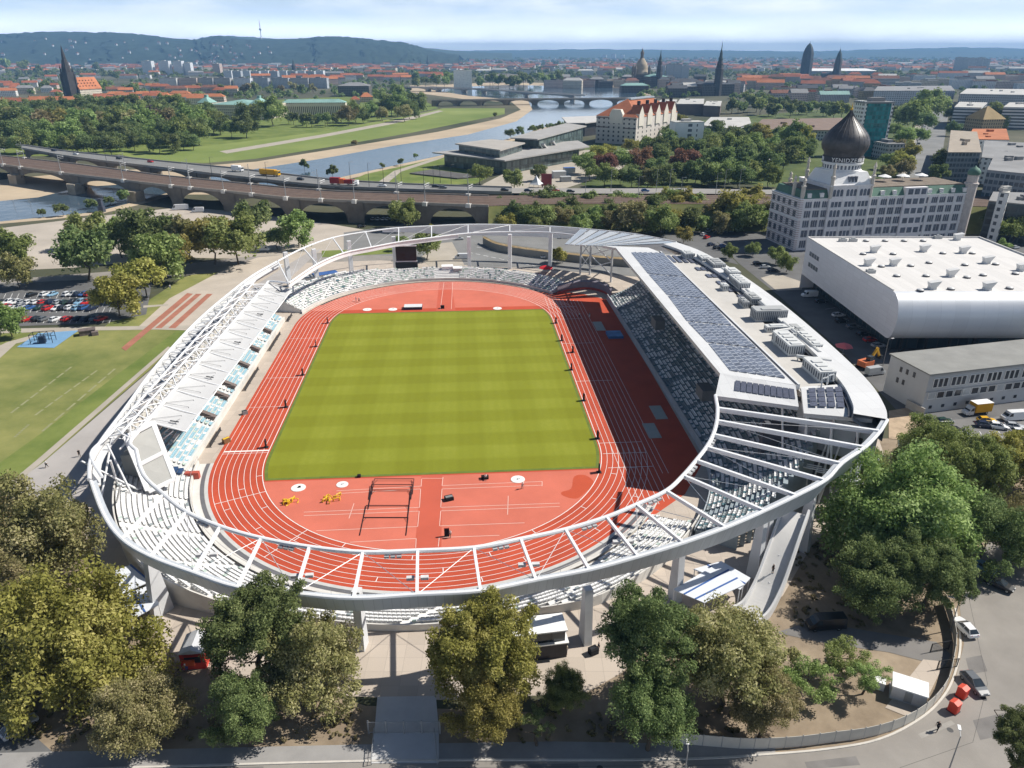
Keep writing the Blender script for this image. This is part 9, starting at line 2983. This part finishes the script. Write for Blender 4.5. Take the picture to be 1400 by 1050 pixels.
CL = {'white': white_paint, 'black': black_cloth, 'red': M('cloth_red', (0.45, 0.04, 0.04), 0.85, 0, 0.1, 2), 'blue': M('cloth_blue', (0.05, 0.12, 0.32), 0.85, 0, 0.1, 2), 'grey': M('cloth_grey', (0.20, 0.20, 0.21), 0.85, 0, 0.1, 2), 'beige': M('cloth_beige', (0.42, 0.36, 0.28), 0.85, 0, 0.1, 2)}
def person(label, x, y, rz_, pose='stand', top='white', low='black', z=0.06):
 b_, s_, t_, h_, sh_, e_ = person_meshes(pose)
 o = thing('person', label, 'person', at(x, y, z), rz_)
 bo = obj_of('body', b_, o)
 obj_of('shirt', s_, o, mats=[CL[top]]); obj_of('trousers', t_, o, mats=[CL[low]])
 obj_of('hair', h_, o); obj_of('face', e_, o)
 for q in sh_:
  obj_of('shoe', q, o)
 return o
person('person in white bending by the right throwing circle', 714, 668, 0.6, 'bend', 'white', 'grey')
person('person in a white top sitting on the low black box at the pitch edge', 664, 655, 0.2, 'sit', 'white', 'black', z=0.16)
person('person in white standing beside the black timing board', 616, 735, -0.8, 'stand', 'white', 'beige')
person('person in dark clothes on the left of the north apron', 491, 413, 1.0, 'walk', 'grey', 'black')
person('second person on the north apron, in blue, beside the one in dark clothes', 487, 412, -1.2, 'stand', 'blue', 'grey')
person('person in white walking along the path left of the stadium', 64, 639, 2.4, 'walk', 'white', 'black', z=0.1)
person('person in black on the path close to the left end of the ring', 109, 624, 0.7, 'walk', 'black', 'black', z=0.1)
person('person in dark clothes walking on the road below the red cabins', 1281, 999, -1.0, 'walk', 'black', 'black')
person('person in beige standing at the right corner of the black pavilion', 774, 894, 0.4, 'stand', 'beige', 'grey')
person('person in black beside the dark case, right of the ring column', 818, 890, 1.2, 'stand', 'black', 'black')
person('person in white by the bicycle below the red kiosk', 256, 917, 0.9, 'stand', 'white', 'blue')
person('person in shade on the far end of the right straight', 792, 434, 0.3, 'stand', 'white', 'black')
person('person in shade left of the farthest pit cover', 806, 434, -0.8, 'walk', 'grey', 'white')
person('person in black standing on the white ramp', 1056, 783, 0.5, 'stand', 'black', 'black', z=3.6)
person('person in white near the three old red lanes on the paving', 233, 395, 0.5, 'walk', 'white', 'blue', z=0.1)
crate('dark case standing on the paving right of the ring column', 811, 893, (1.3, 1.0, 1.0), black_cloth, dark_metal, 0.5)
bk = thing('bicycle', 'bicycle standing in front of the red kiosk', 'bicycle', at(247, 921, 0.03), 0.8)
for x in (-0.52, 0.52):
 mb = MB()
 mb.path([(x + 0.34 * math.cos(2 * PI * k / 16), 0, 0.35 + 0.34 * math.sin(2 * PI * k / 16)) for k in range(16)], 0.02, 5, closed=True)
 w_ = mb.build('wheel', rubber, bk)
 mb = MB()
 for k in range(6):
  a = PI * k / 6
  mb.tube((x + 0.33 * math.cos(a), 0, 0.35 + 0.33 * math.sin(a)), (x - 0.33 * math.cos(a), 0, 0.35 - 0.33 * math.sin(a)), 0.004, 4)
 mb.build('spokes', steel, w_)
mb = MB()
for a, b2 in [((-0.52, 0, 0.35), (-0.05, 0, 0.32)), ((-0.52, 0, 0.35), (-0.18, 0, 0.80)), ((-0.05, 0, 0.32), (-0.2, 0, 0.86)), ((-0.05, 0, 0.32), (0.38, 0, 0.78)), ((-0.18, 0, 0.80), (0.36, 0, 0.85)), ((0.34, 0, 0.92), (0.52, 0, 0.35))]:
 mb.tube(a, b2, 0.02, 6)
mb.build('frame', PAINT['black'], bk)
mb = MB(); mb.tube((0.30, -0.28, 0.98), (0.30, 0.28, 0.98), 0.018, 6); mb.tube((0.34, 0, 0.9), (0.31, 0, 0.98), 0.02, 6); mb.build('handlebar', steel, bk)
mb = MB(); mb.obox((-0.2, 0, 0.86), (0.26, 0.14, 0.06)); mb.build('saddle', black_cloth, bk)
w = bpy.data.worlds.new('World')
SC.world = w
w.use_nodes = True
nt = w.node_tree
bg = nt.nodes['Background']
SUN_EL, SUN_AZ = math.radians(46), math.radians(76)
sky = nt.nodes.new('ShaderNodeTexSky')
sky.sky_type = 'NISHITA'
sky.sun_disc = False
sky.sun_elevation = SUN_EL
sky.sun_rotation = SUN_AZ
sky.altitude = 150
sky.air_density = 0.8
sky.dust_density = 0.5
sky.ozone_density = 1.0
tc = nt.nodes.new('ShaderNodeTexCoord')
mp = nt.nodes.new('ShaderNodeMapping')
mp.inputs['Scale'].default_value = (1.0, 1.0, 5.0)
nt.links.new(tc.outputs['Generated'], mp.inputs['Vector'])
n1 = nt.nodes.new('ShaderNodeTexNoise')
n1.inputs['Scale'].default_value = 4.5
n1.inputs['Detail'].default_value = 8
n1.inputs['Roughness'].default_value = 0.55
nt.links.new(mp.outputs[0], n1.inputs['Vector'])
cr = nt.nodes.new('ShaderNodeValToRGB')
cr.color_ramp.elements[0].position = 0.42
cr.color_ramp.elements[1].position = 0.72
cr.color_ramp.elements[0].color = (0, 0, 0, 1)
cr.color_ramp.elements[1].color = (1, 1, 1, 1)
nt.links.new(n1.outputs['Fac'], cr.inputs['Fac'])
mx = nt.nodes.new('ShaderNodeMixRGB')
mx.inputs[2].default_value = (19.0, 19.4, 20.0, 1)
spz = nt.nodes.new('ShaderNodeSeparateXYZ')
nt.links.new(tc.outputs['Generated'], spz.inputs[0])
hb = nt.nodes.new('ShaderNodeMapRange')
hb.interpolation_type = 'SMOOTHSTEP'
hb.inputs['From Min'].default_value = 0.0
hb.inputs['From Max'].default_value = 0.105
hb.inputs['To Min'].default_value = 0.92
hb.inputs['To Max'].default_value = 0.0
nt.links.new(spz.outputs['Z'], hb.inputs['Value'])
sc_ = nt.nodes.new('ShaderNodeMath'); sc_.operation = 'MULTIPLY'; sc_.inputs[1].default_value = 0.85
nt.links.new(cr.outputs['Color'], sc_.inputs[0])
cb = nt.nodes.new('ShaderNodeMapRange')
cb.inputs['From Min'].default_value = 0.12
cb.inputs['From Max'].default_value = 0.30
cb.inputs['To Min'].default_value = 1.0
cb.inputs['To Max'].default_value = 0.0
nt.links.new(spz.outputs['Z'], cb.inputs['Value'])
nt.links.new(mnode(nt, 'MULTIPLY', sc_.outputs[0], cb.outputs[0]), mx.inputs[0])
hm_ = nt.nodes.new('ShaderNodeMixRGB')
hm_.inputs[2].default_value = (16.5, 20.0, 25.0, 1)
nt.links.new(hb.outputs[0], hm_.inputs[0])
nt.links.new(sky.outputs['Color'], hm_.inputs[1])
h2 = nt.nodes.new('ShaderNodeMapRange')
h2.interpolation_type = 'SMOOTHSTEP'
h2.inputs['From Min'].default_value = 0.0
h2.inputs['From Max'].default_value = 0.045
h2.inputs['To Min'].default_value = 1.0
h2.inputs['To Max'].default_value = 0.0
nt.links.new(spz.outputs['Z'], h2.inputs['Value'])
hz2 = nt.nodes.new('ShaderNodeMixRGB')
hz2.inputs[2].default_value = (44.0, 44.0, 44.0, 1)
nt.links.new(h2.outputs[0], hz2.inputs[0])
nt.links.new(hm_.outputs[0], hz2.inputs[1])
nt.links.new(hz2.outputs[0], mx.inputs[1])
nt.links.new(mx.outputs[0], bg.inputs['Color'])
bg.inputs['Strength'].default_value = 0.062
sl = bpy.data.lights.new('sun', 'SUN')
sl.energy = 5.0
sl.angle = math.radians(0.55)
sl.color = (1.0, 0.95, 0.87)
so = bpy.data.objects.new('sun', sl)
COL.objects.link(so)
sd = Vector((math.sin(SUN_AZ) * math.cos(SUN_EL), math.cos(SUN_AZ) * math.cos(SUN_EL), math.sin(SUN_EL)))
so.rotation_euler = (-sd).to_track_quat('-Z', 'Y').to_euler()
so.location = (0, 0, 400)
HAZE = 8.0e-5
mb = MB()
mb.box(-23000, -500, -2.6, 23000, 30000, 390)
hm = bpy.data.materials.new('haze_air')
hm.use_nodes = True
hn = hm.node_tree
for n_ in list(hn.nodes):
 if n_.type == 'BSDF_PRINCIPLED':
  hn.nodes.remove(n_)
pv = hn.nodes.new('ShaderNodeVolumePrincipled')
pv.inputs['Color'].default_value = (0.30, 0.59, 1.0, 1)
pv.inputs['Density'].default_value = HAZE
pv.inputs['Anisotropy'].default_value = 0.0
hn.links.new(pv.outputs['Volume'], hn.nodes['Material Output'].inputs['Volume'])
if HAZE:
 tag(mb.build('haze', hm), kind='stuff')
cam = bpy.data.cameras.new('camera')
co = bpy.data.objects.new('camera', cam)
COL.objects.link(co)
co.location = (0, 0, CAM_H)
co.rotation_euler = (PI / 2 - CAM_P, 0, 0)
cam.sensor_fit = 'HORIZONTAL'
cam.sensor_width = 36
cam.lens = 36 * CAM_F / 1400
cam.clip_start = 1
cam.clip_end = 90000
SC.camera = co
SC.view_settings.view_transform = 'Standard'
SC.view_settings.look = 'None'
SC.view_settings.exposure = 0.32
SC.view_settings.gamma = 1
SC.cycles.use_denoising = True
SC.cycles.denoiser = 'OPENIMAGEDENOISE'
SC.cycles.max_bounces = 5
SC.cycles.diffuse_bounces = 2
SC.cycles.glossy_bounces = 2
SC.cycles.transmission_bounces = 2
SC.cycles.volume_bounces = 0
SC.cycles.transparent_max_bounces = 4
